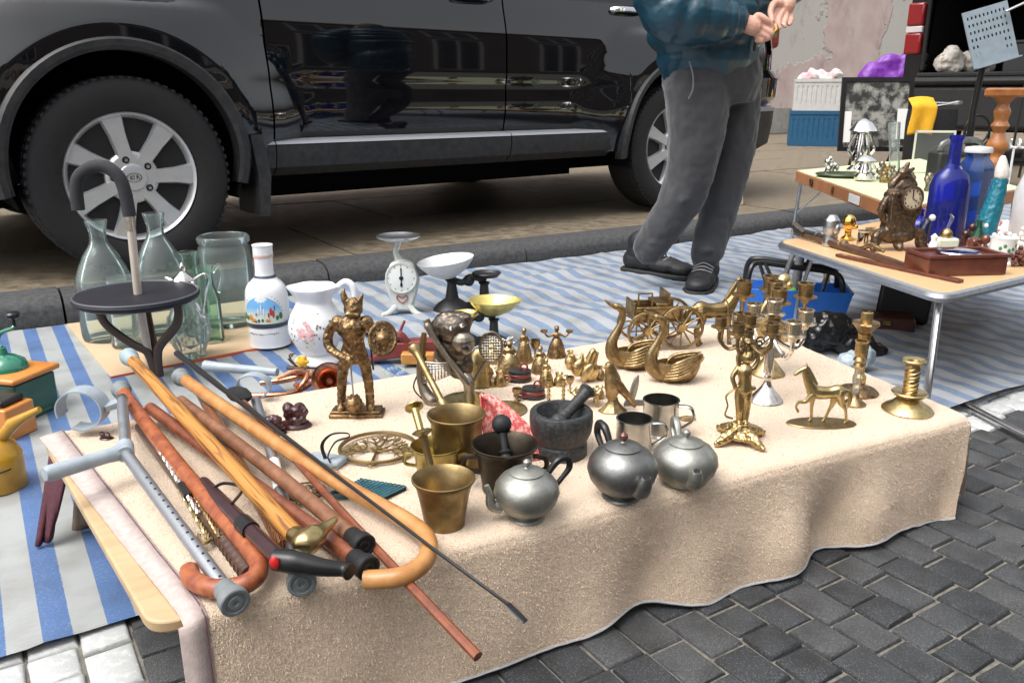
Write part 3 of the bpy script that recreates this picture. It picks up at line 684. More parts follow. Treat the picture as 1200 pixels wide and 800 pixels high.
# ================================================================ GENERIC WARES
def mortar(x, y, z, h, rt, rb, m, label, handle=False, flare=1.0, name='mortar'):
    T = at(name, label, 'mortar', x, y, z)
    pr = [(rb*.96, 0), (rb, h*.03), (rb*1.0, h*.10), ((rb+rt)/2*.95, h*.6), (rt*.88, h*.86), (rt, h*.97), (rt, h), (rt*.96, h*1.01), (rt*.82, h*.9), (rt*.72, h*.6), (rb*.7, h*.2), (0, h*.12)]
    T.part('body', m, lambda b: b.lathe(pr, n=36))
    if handle:
        for sg in (-1, 1): T.part('handle', m, lambda b: b.tube(cr([(sg*rb*1.02, 0, h*.72), (sg*(rb+h*.32), 0, h*.70), (sg*(rb+h*.34), 0, h*.45), (sg*rb*1.0, 0, h*.38)], 4), h*.055, 8))
    return T
def pestle(p, q, z0, z1, r, m, label, head=1.9, ball=False):
    """from the photo's upper end p (at height z1) to its lower end q (at height z0)"""
    a = P(*p, z1); c = P(*q, z0); s = S(*q, z0); d = a-c; L = d.length/s
    T = Thing('pestle', label, 'pestle', c, s); T.o.rotation_euler = d.to_track_quat('Z', 'Y').to_euler()
    T.part('shaft', m, lambda b: b.lathe([(r*1.15, 0), (r*1.25, L*.08), (r*1.25, L*.16), (r*.95, L*.22), (r*1.1, L*.25), (r*1.25, L*.28), (r*.8, L*.33), (r*.8, L*.5), (r*.85, L*.86), (r*1.0, L*.9)], n=18))
    if ball: T.part('knob', m, lambda b: b.ball((0, 0, L-r*head*.6), r*head, 16))
    else: T.part('knob', m, lambda b: b.lathe([(r*1.0, L*.9), (r*head*.7, L*.92), (r*head, L*.955), (r*head, L*.975), (r*head*.7, L*1.0), (0, L*1.01)], n=18))
    return T
def teapot(x, y, r, h, m, label, spout_deg, handle_deg, foot=True, hm=None, knob=None, stub=False):
    T = at('teapot', label, 'teapot', x, y, TZ); f = h*.12 if foot else 0
    pr = [(r*.5, 0), (r*.56, h*.02), (r*.54, h*.05), (r*.46, h*.08), (r*.48, f)] if foot else [(r*.55, 0), (r*.68, h*.02)]
    pr += [(r*.72, f+h*.08), (r*.92, f+h*.24), (r, f+h*.40), (r*.95, f+h*.55), (r*.78, f+h*.69), (r*.55, f+h*.77), (r*.5, f+h*.785)]
    T.part('body', m, lambda b: b.lathe(pr, n=40))
    ld = T.part('lid', m, lambda b: b.lathe([(r*.52, f+h*.782), (r*.53, f+h*.80), (r*.4, f+h*.84), (r*.1, f+h*.875), (r*.06, f+h*.90)], n=32))
    kz = f+h*.9
    T.part('knob', knob or m, lambda b: b.lathe([(r*.06, kz-h*.03), (r*.06, kz), (r*.13, kz+h*.05), (r*.12, kz+h*.10), (r*.05, kz+h*.14), (0, kz+h*.145)], n=14), parent=ld)
    t = radians(spout_deg); dx, dy = cos(t), sin(t)
    if stub:
        T.part('spout', m, lambda b: b.tube(cr([(dx*r*.78, dy*r*.78, f+h*.18), (dx*r*1.02, dy*r*1.02, f+h*.24), (dx*r*1.13, dy*r*1.13, f+h*.40), (dx*r*1.19, dy*r*1.19, f+h*.54)], 5), [r*.2, r*.24, r*.22, r*.13], 14, flat=.8))
        T.part('spout_opening', plast_b, lambda b: b.tube([(dx*r*1.19, dy*r*1.19, f+h*.538), (dx*r*1.195, dy*r*1.195, f+h*.546)], r*.105, 12))
    else:
        T.part('spout', m, lambda b: b.tube(cr([(dx*r*.8, dy*r*.8, f+h*.15), (dx*r*1.08, dy*r*1.08, f+h*.22), (dx*r*1.16, dy*r*1.16, f+h*.45), (dx*r*1.24, dy*r*1.24, f+h*.62)], 5), [r*.2, r*.17, r*.11, r*.075], 14))
    t2 = radians(handle_deg); hx, hy = cos(t2), sin(t2)
    T.part('handle', hm or m, lambda b: b.tube(cr([(hx*r*.72, hy*r*.72, f+h*.70), (hx*r*1.0, hy*r*1.0, f+h*.90), (hx*r*1.33, hy*r*1.33, f+h*.92), (hx*r*1.42, hy*r*1.42, f+h*.74), (hx*r*1.22, hy*r*1.22, f+h*.58), (hx*r*.97, hy*r*.97, f+h*.42)], 5), [r*.09, r*.12, r*.11, r*.1, r*.085, r*.08], 10))
    return T
def mug(x, y, r, h, label, hdeg):
    T = at('tankard', label, 'tankard', x, y, TZ)
    T.part('cup', silver if 0 else M('polished_pewter', (.5, .5, .48), (.36, .36, .34), .2, 1, 40, .05, 150, rv=.06), lambda b: b.lathe([(r*1.06, 0), (r*1.06, h*.04), (r*1.0, h*.08), (r*.97, h*.9), (r*1.02, h*.96), (r*1.02, h), (r*.92, h), (r*.9, h*.1), (0, h*.08)], n=32))
    t = radians(hdeg); c, s_ = cos(t), sin(t)
    T.part('handle', MATS['polished_pewter'], lambda b: b.tube(cr([(c*r*.95, s_*r*.95, h*.86), (c*r*1.65, s_*r*1.65, h*.84), (c*r*1.78, s_*r*1.78, h*.5), (c*r*1.0, s_*r*1.0, h*.16)], 5), r*.17, 8, flat=.5))
def stick(name, label, cat, pts, r, m, n=10, extra=None, smooth_n=5, radii=None):
    """pts: (x, y, z) photo pixels and heights; r in metres"""
    w_ = [P(x, y, z) for x, y, z in pts]; o = w_[0].copy()
    T = Thing(name, label, cat, (o.x, o.y, o.z)); T.w = [p-o for p in w_]; T.o0 = o
    c = cr(T.w, smooth_n) if len(w_) > 2 else T.w
    if m: T.part('shaft', m, lambda b: b.tube(c, radii or r, n))
    return T
def ferrule(T, p, q, r, m, name='ferrule', L=.035):
    """rubber tip at point p pointing away from q, in T's own space"""
    a = p[0] if isinstance(p, tuple) else p; d = (a-q).normalized(); Mt = Matrix.Translation(a-d*L*.55) @ d.to_track_quat('Z', 'Y').to_matrix().to_4x4()
    f_ = T.part(name, m, lambda b: b.lathe([(r*1.0, 0), (r*1.18, L*.1), (r*1.2, L*.5), (r*1.42, L*.62), (r*1.5, L*.7), (r*1.5, L*.97), (r*1.38, L), (r*1.1, L), (r*1.05, L*.96), (r*.75, L*.96), (r*.7, L), (r*.35, L), (r*.3, L*.95), (0, L*.95)], n=22, M=Mt), smooth=30)
    return f_
def lathe_thing(name, label, cat, x, y, z, pr, m, n=24, group=None, wob=None, part='body', sx=1, sy=1):
    T = at(name, label, cat, x, y, z, group=group); T.part(part, m, lambda b: b.lathe(pr, n=n, wob=wob, sx=sx, sy=sy)); return T
# ================================================================ MORTARS, TEAPOTS, TANKARDS
mortar(536, 546, TZ, 66, 34, 28, brass_m, 'tall dark brass mortar behind the other two brass ones')
pestle((484, 405), (533, 500), TZ+.03, TZ+.135, 5.2, brass_m, 'brass pestle standing in the tall dark brass mortar, leaning left', 1.6)
mortar(512, 560, TZ, 42, 30, 22, M('olive_brass', (.42, .34, .12), (.3, .23, .08), .33, 1, 30, rv=.1), 'short yellowish brass mortar squeezed between two taller brass mortars', True)
pestle((485, 475), (500, 530), TZ+.03, TZ+.08, 5.5, MATS['olive_brass'], 'short flared brass pestle in the yellowish mortar', 2.1)
mortar(521, 614, TZ, 60, 37, 24, brass_m, 'front brass mortar with wide flared rim')
pestle((494, 503), (513, 580), TZ+.02, TZ+.108, 5.5, brass_m, 'brass pestle with flat knob in the front brass mortar', 2.2)
mortar(592, 573, TZ, 58, 39, 27, M('black_bronze', (.07, .055, .04), (.035, .028, .022), .4, .9, 30, rv=.1), 'dark bronze mortar with side handles beside the red cloth', True)
pestle((587, 490), (594, 545), TZ+.03, TZ+.09, 6, rubber, 'black ball headed pestle in the dark bronze mortar', 2.0, True)
def stone():
    T = at('stone_mortar', 'black granite mortar bowl on a round foot', 'mortar', 657, 531, TZ)
    T.part('bowl', granite, lambda b: b.lathe([(30, 0), (31, 2), (31, 13), (29, 16), (31, 20), (35.5, 30), (37, 42), (36.5, 52), (35, 54), (29, 54), (26.5, 48), (22, 36), (0, 30)], n=44), smooth=50)
    pestle((690, 456), (650, 500), TZ+.055, TZ+.096, 8.5, granite, 'black granite pestle resting in the granite mortar', 1.25)
stone()
teapot(617, 606, 38.5, 64, pewter, 'pewter teapot with black curved handle beside the front brass mortar', 195, 22, True, plast_b)
teapot(728, 582, 41, 70, pewter_d, 'dark pewter teapot with dark knob, middle of the three teapots', -65, 115, True, plast_b, mahog, True)
teapot(801, 563, 38.5, 62, pewter, 'plain round pewter teapot without foot, rightmost of the three', -85, 95, False, None, None, True)
mug(742, 527, 21, 40, 'small pewter tankard right behind the dark teapot', -5)
mug(773, 507, 21, 42, 'taller pewter tankard behind the rightmost teapot', -20)
# ================================================================ RED CLOTH, DISHES, TRIVETS, POUCHES
def red_cloth():
    T = at('red_cloth', 'folded red and white patterned cloth standing behind the dark bronze mortar', 'cloth', 600, 535, TZ)
    m = M('red_print', (.62, .10, .10), (.72, .42, .36), .85, 0, 130, .4, 300, ramp=(.48, .56))
    def fn(u, v):
        x = -34+u*80*v**.65+v*6; z = 74*(1-v)**1.15+5*abs(sin(u*9))*v
        return (x+ (u-.5)*6, 16*sin(u*8)*.35-v*16+8, max(z, 1.5))
    T.part('sheet', m, lambda b: b.grid(fn, 40, 24), smooth=60, solid=1.6)
red_cloth()
lathe_thing('brass_plate', 'flat oval brass plate lying behind the red cloth', 'plate', 590, 480, TZ+.001, [(27, 0), (28, 1.5), (26, 2.2), (20, 1.6), (0, 1.8)], brass_l, 40)
lathe_thing('brass_plate', 'pale brass plate half hidden under the metal animal figure', 'plate', 548, 470, TZ+.001, [(30, 0), (31, 1.5), (29, 2.2), (20, 1.6), (0, 1.8)], brass_l, 40)
def trivet(x, y, r, label, m, seed):
    T = at('trivet', label, 'trivet', x, y, TZ+.003); rr = random.Random(seed)
    def ring(b, R, t): b.tube([(R*cos(2*pi*i/48), R*sin(2*pi*i/48), 2.6) for i in range(48)], t, 8, close=True)
    T.part('rim', m, lambda b: ring(b, r, r*.055))
    def tree(b):
        b.tube([(0, -r*.96, 2.4), (0, -r*.2, 2.4)], [r*.05, r*.03], 6)
        def br(x0, y0, ang, L, w_, d):
            x1 = x0+L*cos(ang); y1 = y0+L*sin(ang); q = sqrt(x1*x1+y1*y1)
            if q > r*.97: x1 *= r*.97/q; y1 *= r*.97/q
            mx_ = ((x0+x1)/2+L*.12*sin(ang), (y0+y1)/2-L*.12*cos(ang), 2.4)
            b.tube(cr([(x0, y0, 2.4), mx_, (x1, y1, 2.4)], 3), [w_, w_*.7], 6)
            if d:
                for s_ in (-.75, .0, .7): br(x1, y1, ang+s_+rr.uniform(-.2, .2), L*.7, w_*.75, d-1)
        for i in range(8): br(0, -r*.3+rr.uniform(-.1, .3)*r, -.35+i*(pi+.7)/7, r*.42, r*.036, 2)
    T.part('openwork', m, tree)
    T.part('loop', m, lambda b: b.tube([(4*cos(2*pi*i/12), -r-3+4*sin(2*pi*i/12), 2.4) for i in range(12)], 1.2, 6, close=True))
trivet(443, 526, 44, 'large round brass trivet with openwork tree pattern', brass_m, 2)
trivet(358, 578, 23, 'small round bronze trivet half under the canes', bronze, 5)
def pouch():
    T = at('pouch', 'teal braided pouch lying in front of the large round trivet', 'pouch', 437, 575, TZ+.002, rot=-8)
    m = M('teal_cord', (.012, .06, .085), (.035, .13, .16), .7, 0, 60, .3, 300)
    def fn(b):
        b.prism([(-36, -12), (22, -18), (38, 8), (-22, 20)], 0, 3)
    T.part('base', M('navy_cloth', (.006, .016, .028), None, .9), fn)
    def braid(b):
        for i in range(9):
            t = i/8; A = Vector((-36, -12, 3)).lerp(Vector((-22, 20, 3)), t); C = Vector((22, -18, 3)).lerp(Vector((38, 8, 3)), t)
            for ph in (0, pi): b.tube([A.lerp(C, q/30)+Vector((0, 2.2*sin(q*1.15+ph), .8+.8*cos(q*1.15+ph))) for q in range(31)], 1.0, 5)
    T.part('braid', m, braid)
    T.part('cord', m, lambda b: b.tube(cr([(-30, -10, 2), (-44, -14, 2), (-40, -24, 2), (-24, -22, 2), (-28, -13, 2)], 5), 2.2, 6))
pouch()
def strap_case():
    T = at('camera_case', 'small grey case with black wrist strap and white tag', 'case', 385, 548, TZ+.001, rot=-20)
    T.part('case', M('grey_felt', (.32, .36, .40), (.25, .29, .33), .8, 0, 60, .3), lambda b: b.box((-32, 14), (-2, 22), (0, 9)), bevel=3)
    T.part('strap', plast_b, lambda b: b.tube(cr([(-6, 4, 9), (-12, 8, 24), (0, 10, 38), (20, 12, 42), (22, 12, 37), (6, 9, 30), (-2, 4, 14), (4, -2, 9)], 6), 2.4, 6, flat=.35))
    T.part('tag', M('white_card', (.75, .75, .72), None, .6), lambda b: b.box((8, 28), (-20, -4), (0, 1.2), Matrix.Rotation(-.4, 4, 'Z')), smooth=0)
    T.part('clasp', steel, lambda b: (b.tube([(5*cos(t*.6), -2+5*sin(t*.6), 3) for t in range(10)], 1.3, 6), b.ball((10, -2, 3), 2.4, 8), b.ball((16, -6, 3), 2, 8)))
strap_case()
# ================================================================ CANES AND CRUTCHES
def canes():
    R = .0105
    # grey crutch at the left edge
    T = stick('crutch', 'grey forearm crutch lying along the left edge, open cuff towards the oil can', 'crutch', [(143, 470, TZ+.052), (148, 532, TZ+.05), (270, 698, TZ+.017)], .0088, alu, 12, smooth_n=1)
    ferrule(T, T.w[-1], T.w[-2], .0115, rubber_g, L=.036)
    h0 = P(147, 528, TZ+.05)-T.o0; h1 = P(52, 556, TZ+.055)-T.o0
    hg = T.part('handle', plast_g, lambda b: (b.tube([h0+Vector((0, 0, .004)), h0.lerp(h1, .1), h0.lerp(h1, .25), h0.lerp(h1, .95), h1], [.012, .0125, .0105, .012, .0095], 14), b.tube([h0+(T.w[0]-T.w[1]).normalized()*.02, h0-(T.w[0]-T.w[1]).normalized()*.016], .0125, 14)))
    def cuff(b):
        c = P(97, 478, TZ+.048)-T.o0; ax = (T.w[0]-T.w[1]).normalized(); sx_ = Vector((1, .15, 0)).normalized(); up = sx_.cross(Vector((0, 1, 0))).normalized()
        nn = 36; vs = []
        for i in range(nn+1):
            t = -2.2+5.5*i/nn
            for e in (-.017, .017):
                for rr in (.037, .0395): vs.append(c+Vector((rr*cos(t+.2), e, rr*sin(t+.2)*.9)))
        b.add(vs, [(i*4+q, i*4+[1, 3, 0, 2][q], (i+1)*4+[1, 3, 0, 2][q], (i+1)*4+q) for i in range(nn) for q in range(4)]+[(0, 1, 3, 2), (nn*4, nn*4+2, nn*4+3, nn*4+1)])
        b.bar(c+Vector((.036, 0, .0)), T.w[0]+Vector((0, -.004, 0)), .02, .01)
    T.part('cuff', plast_g, cuff, smooth=30)
    T.part('inner_tube', steel, lambda b: b.tube([T.w[0]+(T.w[0]-T.w[1]).normalized()*.012, T.w[0]], .0105, 12))
    def holes(b):
        d = (T.w[2]-T.w[1]).normalized(); up = Vector((0, 0, 1)); up = (up-d*up.dot(d)).normalized(); L_ = (T.w[2]-T.w[1]).length
        for i in range(16):
            p = T.w[1]+d*(L_*(.25+.045*i)); b.tube([p+up*.0075, p+up*.0092], .0019, 8)
    T.part('adjusting_holes', plast_b, holes)
    # second crutch, mostly hidden
    T = stick('crutch', 'grey forearm crutch under the pile of canes, cuff beside the copper horn', 'crutch', [(300, 470, TZ+.02), (316, 520, TZ+.02), (352, 676, TZ+.013)], .009, alu, 12, smooth_n=1)
    ferrule(T, T.w[-1], T.w[-2], .0115, rubber_g, L=.034)
    def cuff2(b):
        c = P(297, 452, TZ+.03)-T.o0; vs = []; nn = 30
        for i in range(nn+1):
            t = -1.0+4.6*i/nn
            for e in (-.012, .012):
                for rr in (.030, .0325): vs.append(c+Vector((rr*cos(t), e, rr*sin(t)*.75)))
        b.add(vs, [(i*4+q, i*4+[1, 3, 0, 2][q], (i+1)*4+[1, 3, 0, 2][q], (i+1)*4+q) for i in range(nn) for q in range(4)])
    T.part('cuff', plast_g, cuff2, smooth=30)
    T.part('handle', plast_g, lambda b: b.tube([P(240, 429, TZ+.012)-T.o0, P(256, 430, TZ+.012)-T.o0, P(325, 436, TZ+.012)-T.o0], [.013, .0105, .0085], 12))
    T.part('label_band', M('white_card', (.75, .75, .72), None, .6), lambda b: b.tube([T.w[1].lerp(T.w[2], .18), T.w[1].lerp(T.w[2], .42)], .0093, 12))
    # hooked canes: shaft comes to the front, hook hangs over the edge
    def hook(label, pts, r, m, fm, tip):
        T = stick('walking_cane', label, 'cane', pts, r, m, 14, smooth_n=6)
        ferrule(T, T.w[0], T.w[1], r, fm, L=.03); return T
    hook('red lacquered cane with round hook, second from the left edge', [(143, 458, TZ+.034), (205, 540, TZ+.03), (290, 640, TZ+.026), (303, 668, TZ+.024), (285, 685, TZ+.02), (250, 689, TZ+.016), (226, 679, TZ+.013), (222, 668, TZ+.012)], .0115, wood_r, rubber_g, 1)
    hook('long pale orange cane with wide hook, rightmost of the canes', [(214, 443, TZ+.042), (300, 503, TZ+.036), (400, 567, TZ+.03), (475, 609, TZ+.024), (501, 632, TZ+.022), (498, 657, TZ+.02), (470, 675, TZ+.018), (428, 679, TZ+.012)], .0115, wood_o, rubber_g, 1)
    def straight(label, a, b_, r, m, fm=rubber, bend=0):
        mid = ((a[0]+b_[0])/2+bend, (a[1]+b_[1])/2, (a[2]+b_[2])/2)
        T = stick('walking_cane', label, 'cane', [b_, mid, a], r, m, 12)
        if fm: ferrule(T, T.w[0], T.w[1], r, fm, L=.036)
        return T
    straight('red brown cane with black rubber tip, lower of the two tips by the brass beak', (176, 478, TZ+.03), (424, 660, TZ+.022), .0105, wood_rb)
    straight('brown cane with black rubber tip, upper of the two tips by the brass beak', (212, 470, TZ+.044), (420, 634, TZ+.03), .0105, wood_b, rubber, 4)
    T = straight('grained bamboo cane ending in a brass duck head', (153, 420, TZ+.06), (345, 626, TZ+.044), .0118, bamboo, None)
    ferrule(T, T.w[-1], T.w[0], .0115, M('blue_grey_rubber', (.30, .37, .40), (.24, .3, .33), .5, 0, 40), L=.042)
    def duck(b):
        c = P(358, 636, TZ+.045)-T.o0; e = P(395, 607, TZ+.05)-T.o0; a0 = T.w[0]
        b.tube(cr([a0+(T.w[-1]-a0).normalized()*.012, a0, c.lerp(a0, .35), c, c.lerp(e, .3), c.lerp(e, .55), e], 4), [.0108, .0112, .013, .0165, .0155, .0085, .0035], 14)
    T.part('duck_head', brass_l, duck, remesh=.0022, blur=6)
    T = straight('dark zigzag patterned cane crossing beneath the orange cane', (236, 462, TZ+.02), (333, 640, TZ+.013), .0098, patt, None)
    T = straight('dark brown turned stick ending under the red hook', (165, 500, TZ+.018), (292, 672, TZ+.012), .010, wood_d, None)
    def rings(b):
        d = T.w[-1]-T.w[0]
        for i in range(8):
            p = T.w[0]+d*(.02+i*.026); b.tube([p-d.normalized()*.003, p, p+d.normalized()*.003], [.0092, .0118, .0092], 14)
    T.part('turned_ring', wood_d, rings)
    # black derby cane with red button
    T = stick('walking_cane', 'dark folding cane with black derby handle and red badge', 'cane', [(330, 656, TZ+.046), (282, 610, TZ+.042), (238, 566, TZ+.03)], .0098, M('plum_lacquer', (.025, .008, .012), (.04, .014, .018), .3, 0, 30, coat=.4), 12, smooth_n=1)
    T.part('handle', plast_b, lambda b: b.tube(cr([P(322, 655, TZ+.046)-T.o0, P(345, 658, TZ+.045)-T.o0, P(375, 664, TZ+.04)-T.o0, P(402, 667, TZ+.036)-T.o0, P(410, 670, TZ+.035)-T.o0], 5), [.0125, .014, .0105, .008, .010], 14))
    bp_ = P(329, 657, TZ+.0465)-T.o0
    T.part('badge', M('red_plastic', (.55, .02, .02), None, .3), lambda b: b.ball(bp_+Vector((-.004, -.0105, .004)), (.006, .0035, .0085), 10))
    T.part('joint_collar', plast_b, lambda b: (b.tube([T.w[1].lerp(T.w[0], .05), T.w[1].lerp(T.w[0], .28)], .0118, 14)))
    T.part('strap', plast_b, lambda b: b.tube(cr([P(246, 575, TZ+.04)-T.o0, P(262, 566, TZ+.045)-T.o0, P(284, 572, TZ+.04)-T.o0, P(272, 590, TZ+.05)-T.o0], 5), .0022, 6))
    # twisted brass rod, silver spring rod
    def twist(name, label, cat, a, b_, r, m, turns, part, tw=.35):
        A = P(*a); C = P(*b_); T = Thing(name, label, cat, A); d = C-A; L_ = d.length; d = d.normalized(); nx = d.orthogonal().normalized(); ny = d.cross(nx)
        def fn(b):
            for s_ in (0, pi):
                b.tube([d*(L_*i/160)+(nx*cos(i*turns*2*pi/160+s_)+ny*sin(i*turns*2*pi/160+s_))*r*.5 for i in range(161)], r*.55, 6)
        T.part(part, m, fn); return T, d, L_
    T, d, L_ = twist('toasting_fork', 'twisted brass rod with small hook end between crutch and red cane', 'fork', (178, 515, TZ+.012), (246, 632, TZ+.012), .0042, brass_l, 16, 'twisted_rod')
    T.part('hook', brass_l, lambda b: b.tube(cr([d*L_, d*(L_+.008)+Vector((-.008, -.002, 0)), d*(L_+.004)+Vector((-.014, 0, .002)), d*(L_-.008)+Vector((-.012, 0, .003))], 4), .0028, 8))
    T2, d, L_ = twist('toasting_fork', 'twisted brass rod lying deeper beside the dark turned stick', 'fork', (170, 490, TZ+.024), (258, 628, TZ+.022), .0036, brass, 18, 'twisted_rod')
    T3, d, L_ = twist('shower_hose', 'ribbed silver tube running along the red lacquered cane', 'hose', (146, 462, TZ+.035), (232, 600, TZ+.025), .0038, silver, 46, 'ribbed_tube')
    T3.part('end_cap', plast_b, lambda b: b.tube([d*L_*.82, d*L_*.9], .0062, 10))
    # riding crop and brush stick
    T = stick('riding_crop', 'thin black riding crop, leather tab hanging over the front of the blanket', 'riding crop', [(207, 414, TZ+.06), (330, 508, TZ+.055), (500, 637, TZ+.035), (596, 708, TZ+.0)], .0032, plast_b, 8, smooth_n=2, radii=[.0062, .0052, .0035, .0025, .0022, .002, .002])
    T.part('tab', plast_b, lambda b: b.tube([P(590, 704, TZ+.002)-T.o0, P(596, 709, TZ-.002)-T.o0, P(604, 717, TZ-.006)-T.o0, P(616, 728, TZ-.012)-T.o0], [.0025, .0055, .006, .005], 8, flat=.4))
    T = stick('back_brush', 'thin red brown stick with black brush head, lower end over the front', 'brush', [(560, 769, TZ-.02), (440, 642, TZ+.02), (345, 538, TZ+.03), (282, 466, TZ+.035)], .0045, wood_rb, 9, smooth_n=3, radii=[.0062, .0058, .005, .0045])
    hp = P(280, 462, TZ+.038)-T.o0
    T.part('brush_head', M('black_bristle', (.008, .008, .009), (.016, .016, .017), .9, 0, 300, 1, 500), lambda b: b.ball(hp, (.02, .036, .012), 14, Matrix.Rotation(.75, 4, 'Z')), disp=('CLOUDS', .006, .004))
canes()
# ================================================================ GLASS AND CHINA ON THE GROUND BOARD
GZ = .0165
def ground_board():
    T = Thing('display_board', 'beige hardboard sheet with orange edge under the glass bottles', 'board', P(200, 410, GZ-.008), 1)
    o = P(200, 410, GZ-.008); c = [P(78, 379, GZ)-o, P(130, 441, GZ)-o, P(345, 399, GZ)-o, P(300, 350, GZ)-o]
    T.part('sheet', M('hardboard', (.55, .40, .26), (.48, .34, .21), .6, 0, 8, .1, 60), lambda b: b.prism([(p.x, p.y) for p in c], 0, .007), smooth=0)
    a, e = c[1], c[2]
    T.part('orange_edge', M('orange_paint', (.6, .13, .05), None, .5), lambda b: b.bar(Vector((a.x, a.y-.002, .0045)), Vector((e.x, e.y-.002, .0045)), .004, .0085), smooth=0)
ground_board()
def carafe(x, y, h, r, neck, m, label, rim=1.25, shoulder=.54):
    T = at('carafe', label, 'carafe', x, y, GZ)
    t = 1.3
    out = [(r*.9, 0), (r, h*.04), (r, h*shoulder*.75), (r*.93, h*shoulder), (r*.6, h*(shoulder+.17)), (neck*1.05, h*(shoulder+.27)), (neck*.95, h*.9), (neck*rim, h*.985), (neck*rim, h)]
    sc_ = crr([p[0] for p in out], 3); sz = crr([p[1] for p in out], 3)
    prof = list(zip(sc_, sz)); inner = [(max(p[0]-t, .5), max(p[1], 3)) for p in prof[::-1]]
    T.part('glass', m, lambda b: b.lathe([(0, 0)]+prof+inner+[(0, 3)], n=36), smooth=60); return T
carafe(131, 394, 136, 31, 9.5, g_aqua, 'aqua glass carafe, left of the cane seat shaft')
carafe(196, 386, 136, 30, 9.5, g_aqua, 'aqua glass carafe, right of the cane seat shaft')
lathe_thing('glass_beaker', 'small clear glass behind the round cane seat', 'glass', 153, 404, GZ, [(0, 0), (19, 0), (20, 2), (20, 78), (21, 80), (19.5, 80), (18.8, 4), (0, 4)], g_clear, 30, part='glass')
carafe(231, 392, 98, 12, 10, g_green, 'small green glass bottle between carafe and big jar', 1.2, .45)
def green_jug():
    T = at('glass_jug', 'light green glass jug with loop handle behind the cut glass decanter', 'jug', 247, 399, GZ)
    T.part('glass', g_green, lambda b: b.lathe([(0, 0), (15, 0), (16, 3), (15, 50), (10, 66), (9, 78), (12, 88), (11, 88), (8, 78), (9, 66), (14, 50), (14.6, 4), (0, 4)], n=30), smooth=60)
    T.part('handle', g_clear, lambda b: b.tube(cr([(10, 0, 82), (18, 0, 90), (21, 0, 78), (15, 0, 58)], 5), 2, 8))
green_jug()
def jar():
    T = at('glass_jar', 'big wide mouth glass jar beside the painted white bottle', 'jar', 271, 378, GZ)
    T.part('glass', g_aqua, lambda b: b.lathe([(0, 0), (27, 0), (29.5, 3), (29.5, 84), (28, 90), (26.5, 93), (29, 96), (29, 101), (27, 103), (25, 101), (25, 94), (27, 86), (28, 80), (28, 5), (0, 5)], n=40), smooth=60)
jar()
def decanter():
    T = at('decanter', 'pear shaped cut glass decanter with silver lid', 'decanter', 225, 417, GZ)
    T.part('body', g_cut, lambda b: b.lathe([(0, 0), (15, 0), (17, 3), (16, 6), (21, 18), (23.5, 32), (21, 48), (14, 64), (9.5, 74), (9, 80), (8, 80), (8, 74), (13, 62), (20, 46), (22, 32), (19, 18), (0, 8)], n=48, wob=lambda t, i: 1+.02*(abs((t*24/pi) % 2-1)-.5)), smooth=20)
    def bumps(b):
        for j in range(6):
            for i in range(18):
                t = 2*pi*(i+.5*(j % 2))/18; z = 22+j*5; r = 23.6-abs(z-32)*.13
                b.ball((r*cos(t), r*sin(t), z), (1.8, 1.8, 2.4), 6)
    T.part('cut_pattern', g_cut, bumps, smooth=0)
    T.part('lid', silver, lambda b: b.lathe([(9.6, 76), (11.5, 78), (11.5, 90), (12.5, 91), (11, 94), (6, 98), (2.5, 101), (3.5, 104), (2, 109), (0, 111)], n=24, wob=lambda t, i: 1+.04*cos(12*t)))
    T.part('lip', silver, lambda b: b.tube([(-10, 0, 90), (-16, 0, 93), (-20, 0, 94)], [5, 3.4, 1.5], 8, flat=.5))
    T.part('handle', silver, lambda b: b.tube(cr([(10, 0, 90), (24, 0, 98), (28, 0, 90), (24, 0, 76), (18, 0, 50)], 5), 1.6, 8))
decanter()
def seat_cane():
    T = at('seat_cane', 'walking cane with round black fold-out seat and black foam hook', 'cane', 185, 442, .009)
    br = M('brown_tube', (.085, .06, .048), (.07, .05, .04), .45, .3, 20)
    T.part('seat', M('seat_plastic', (.010, .010, .014), (.014, .014, .02), .55, 0, 60, .2, 300, spec=.3), lambda b: b.lathe([(0, 92), (62, 92), (67, 95), (68, 98), (66.5, 100.5), (62, 101.5), (20, 99.5), (0, 99.5)], (-12, 0, 0), n=64), smooth=40)
    T.part('seat_rim', M('grey_edge', (.10, .10, .12), None, .3), lambda b: b.tube([(-12+66*cos(2*pi*i/64), 66*sin(2*pi*i/64), 101) for i in range(64)], 1.2, 6, close=True))
    for pts in ([(-58, 0, 93), (-57, 0, 78), (-50, 0, 62), (-24, 0, 40), (-8, 0, 30), (-2, 0, 0)], [(32, 0, 93), (33, 0, 78), (28, 0, 62), (8, 0, 40), (3, 0, 26), (2, 0, 0)], [(-12, 18, 93), (-12, 20, 70), (-6, 12, 40), (0, 6, 2)]):
        T.part('leg', br, lambda b: b.tube(cr(pts, 4), 5.2, 10, flat=.7))
    T.part('shaft', M('cream_tube', (.64, .56, .48), (.56, .49, .42), .35, .3, 20), lambda b: b.tube([(-8, 3, 8), (-12, 3, 100), (-10, 3, 180)], 4.6, 14))
    T.part('collar', silver, lambda b: b.tube([(-10, 3, 172), (-10, 3, 190)], 5.0, 14))
    T.part('handle', M('foam_grip', (.022, .022, .026), (.032, .032, .036), .85, 0, 200, .4, 500), lambda b: b.tube(cr([(-10, 3, 188), (-12, 3, 216), (-17, 3, 232), (-30, 3, 242), (-46, 3, 241), (-60, 3, 231), (-65, 3, 216), (-66, 3, 195)], 6), 7, 16))
seat_cane()
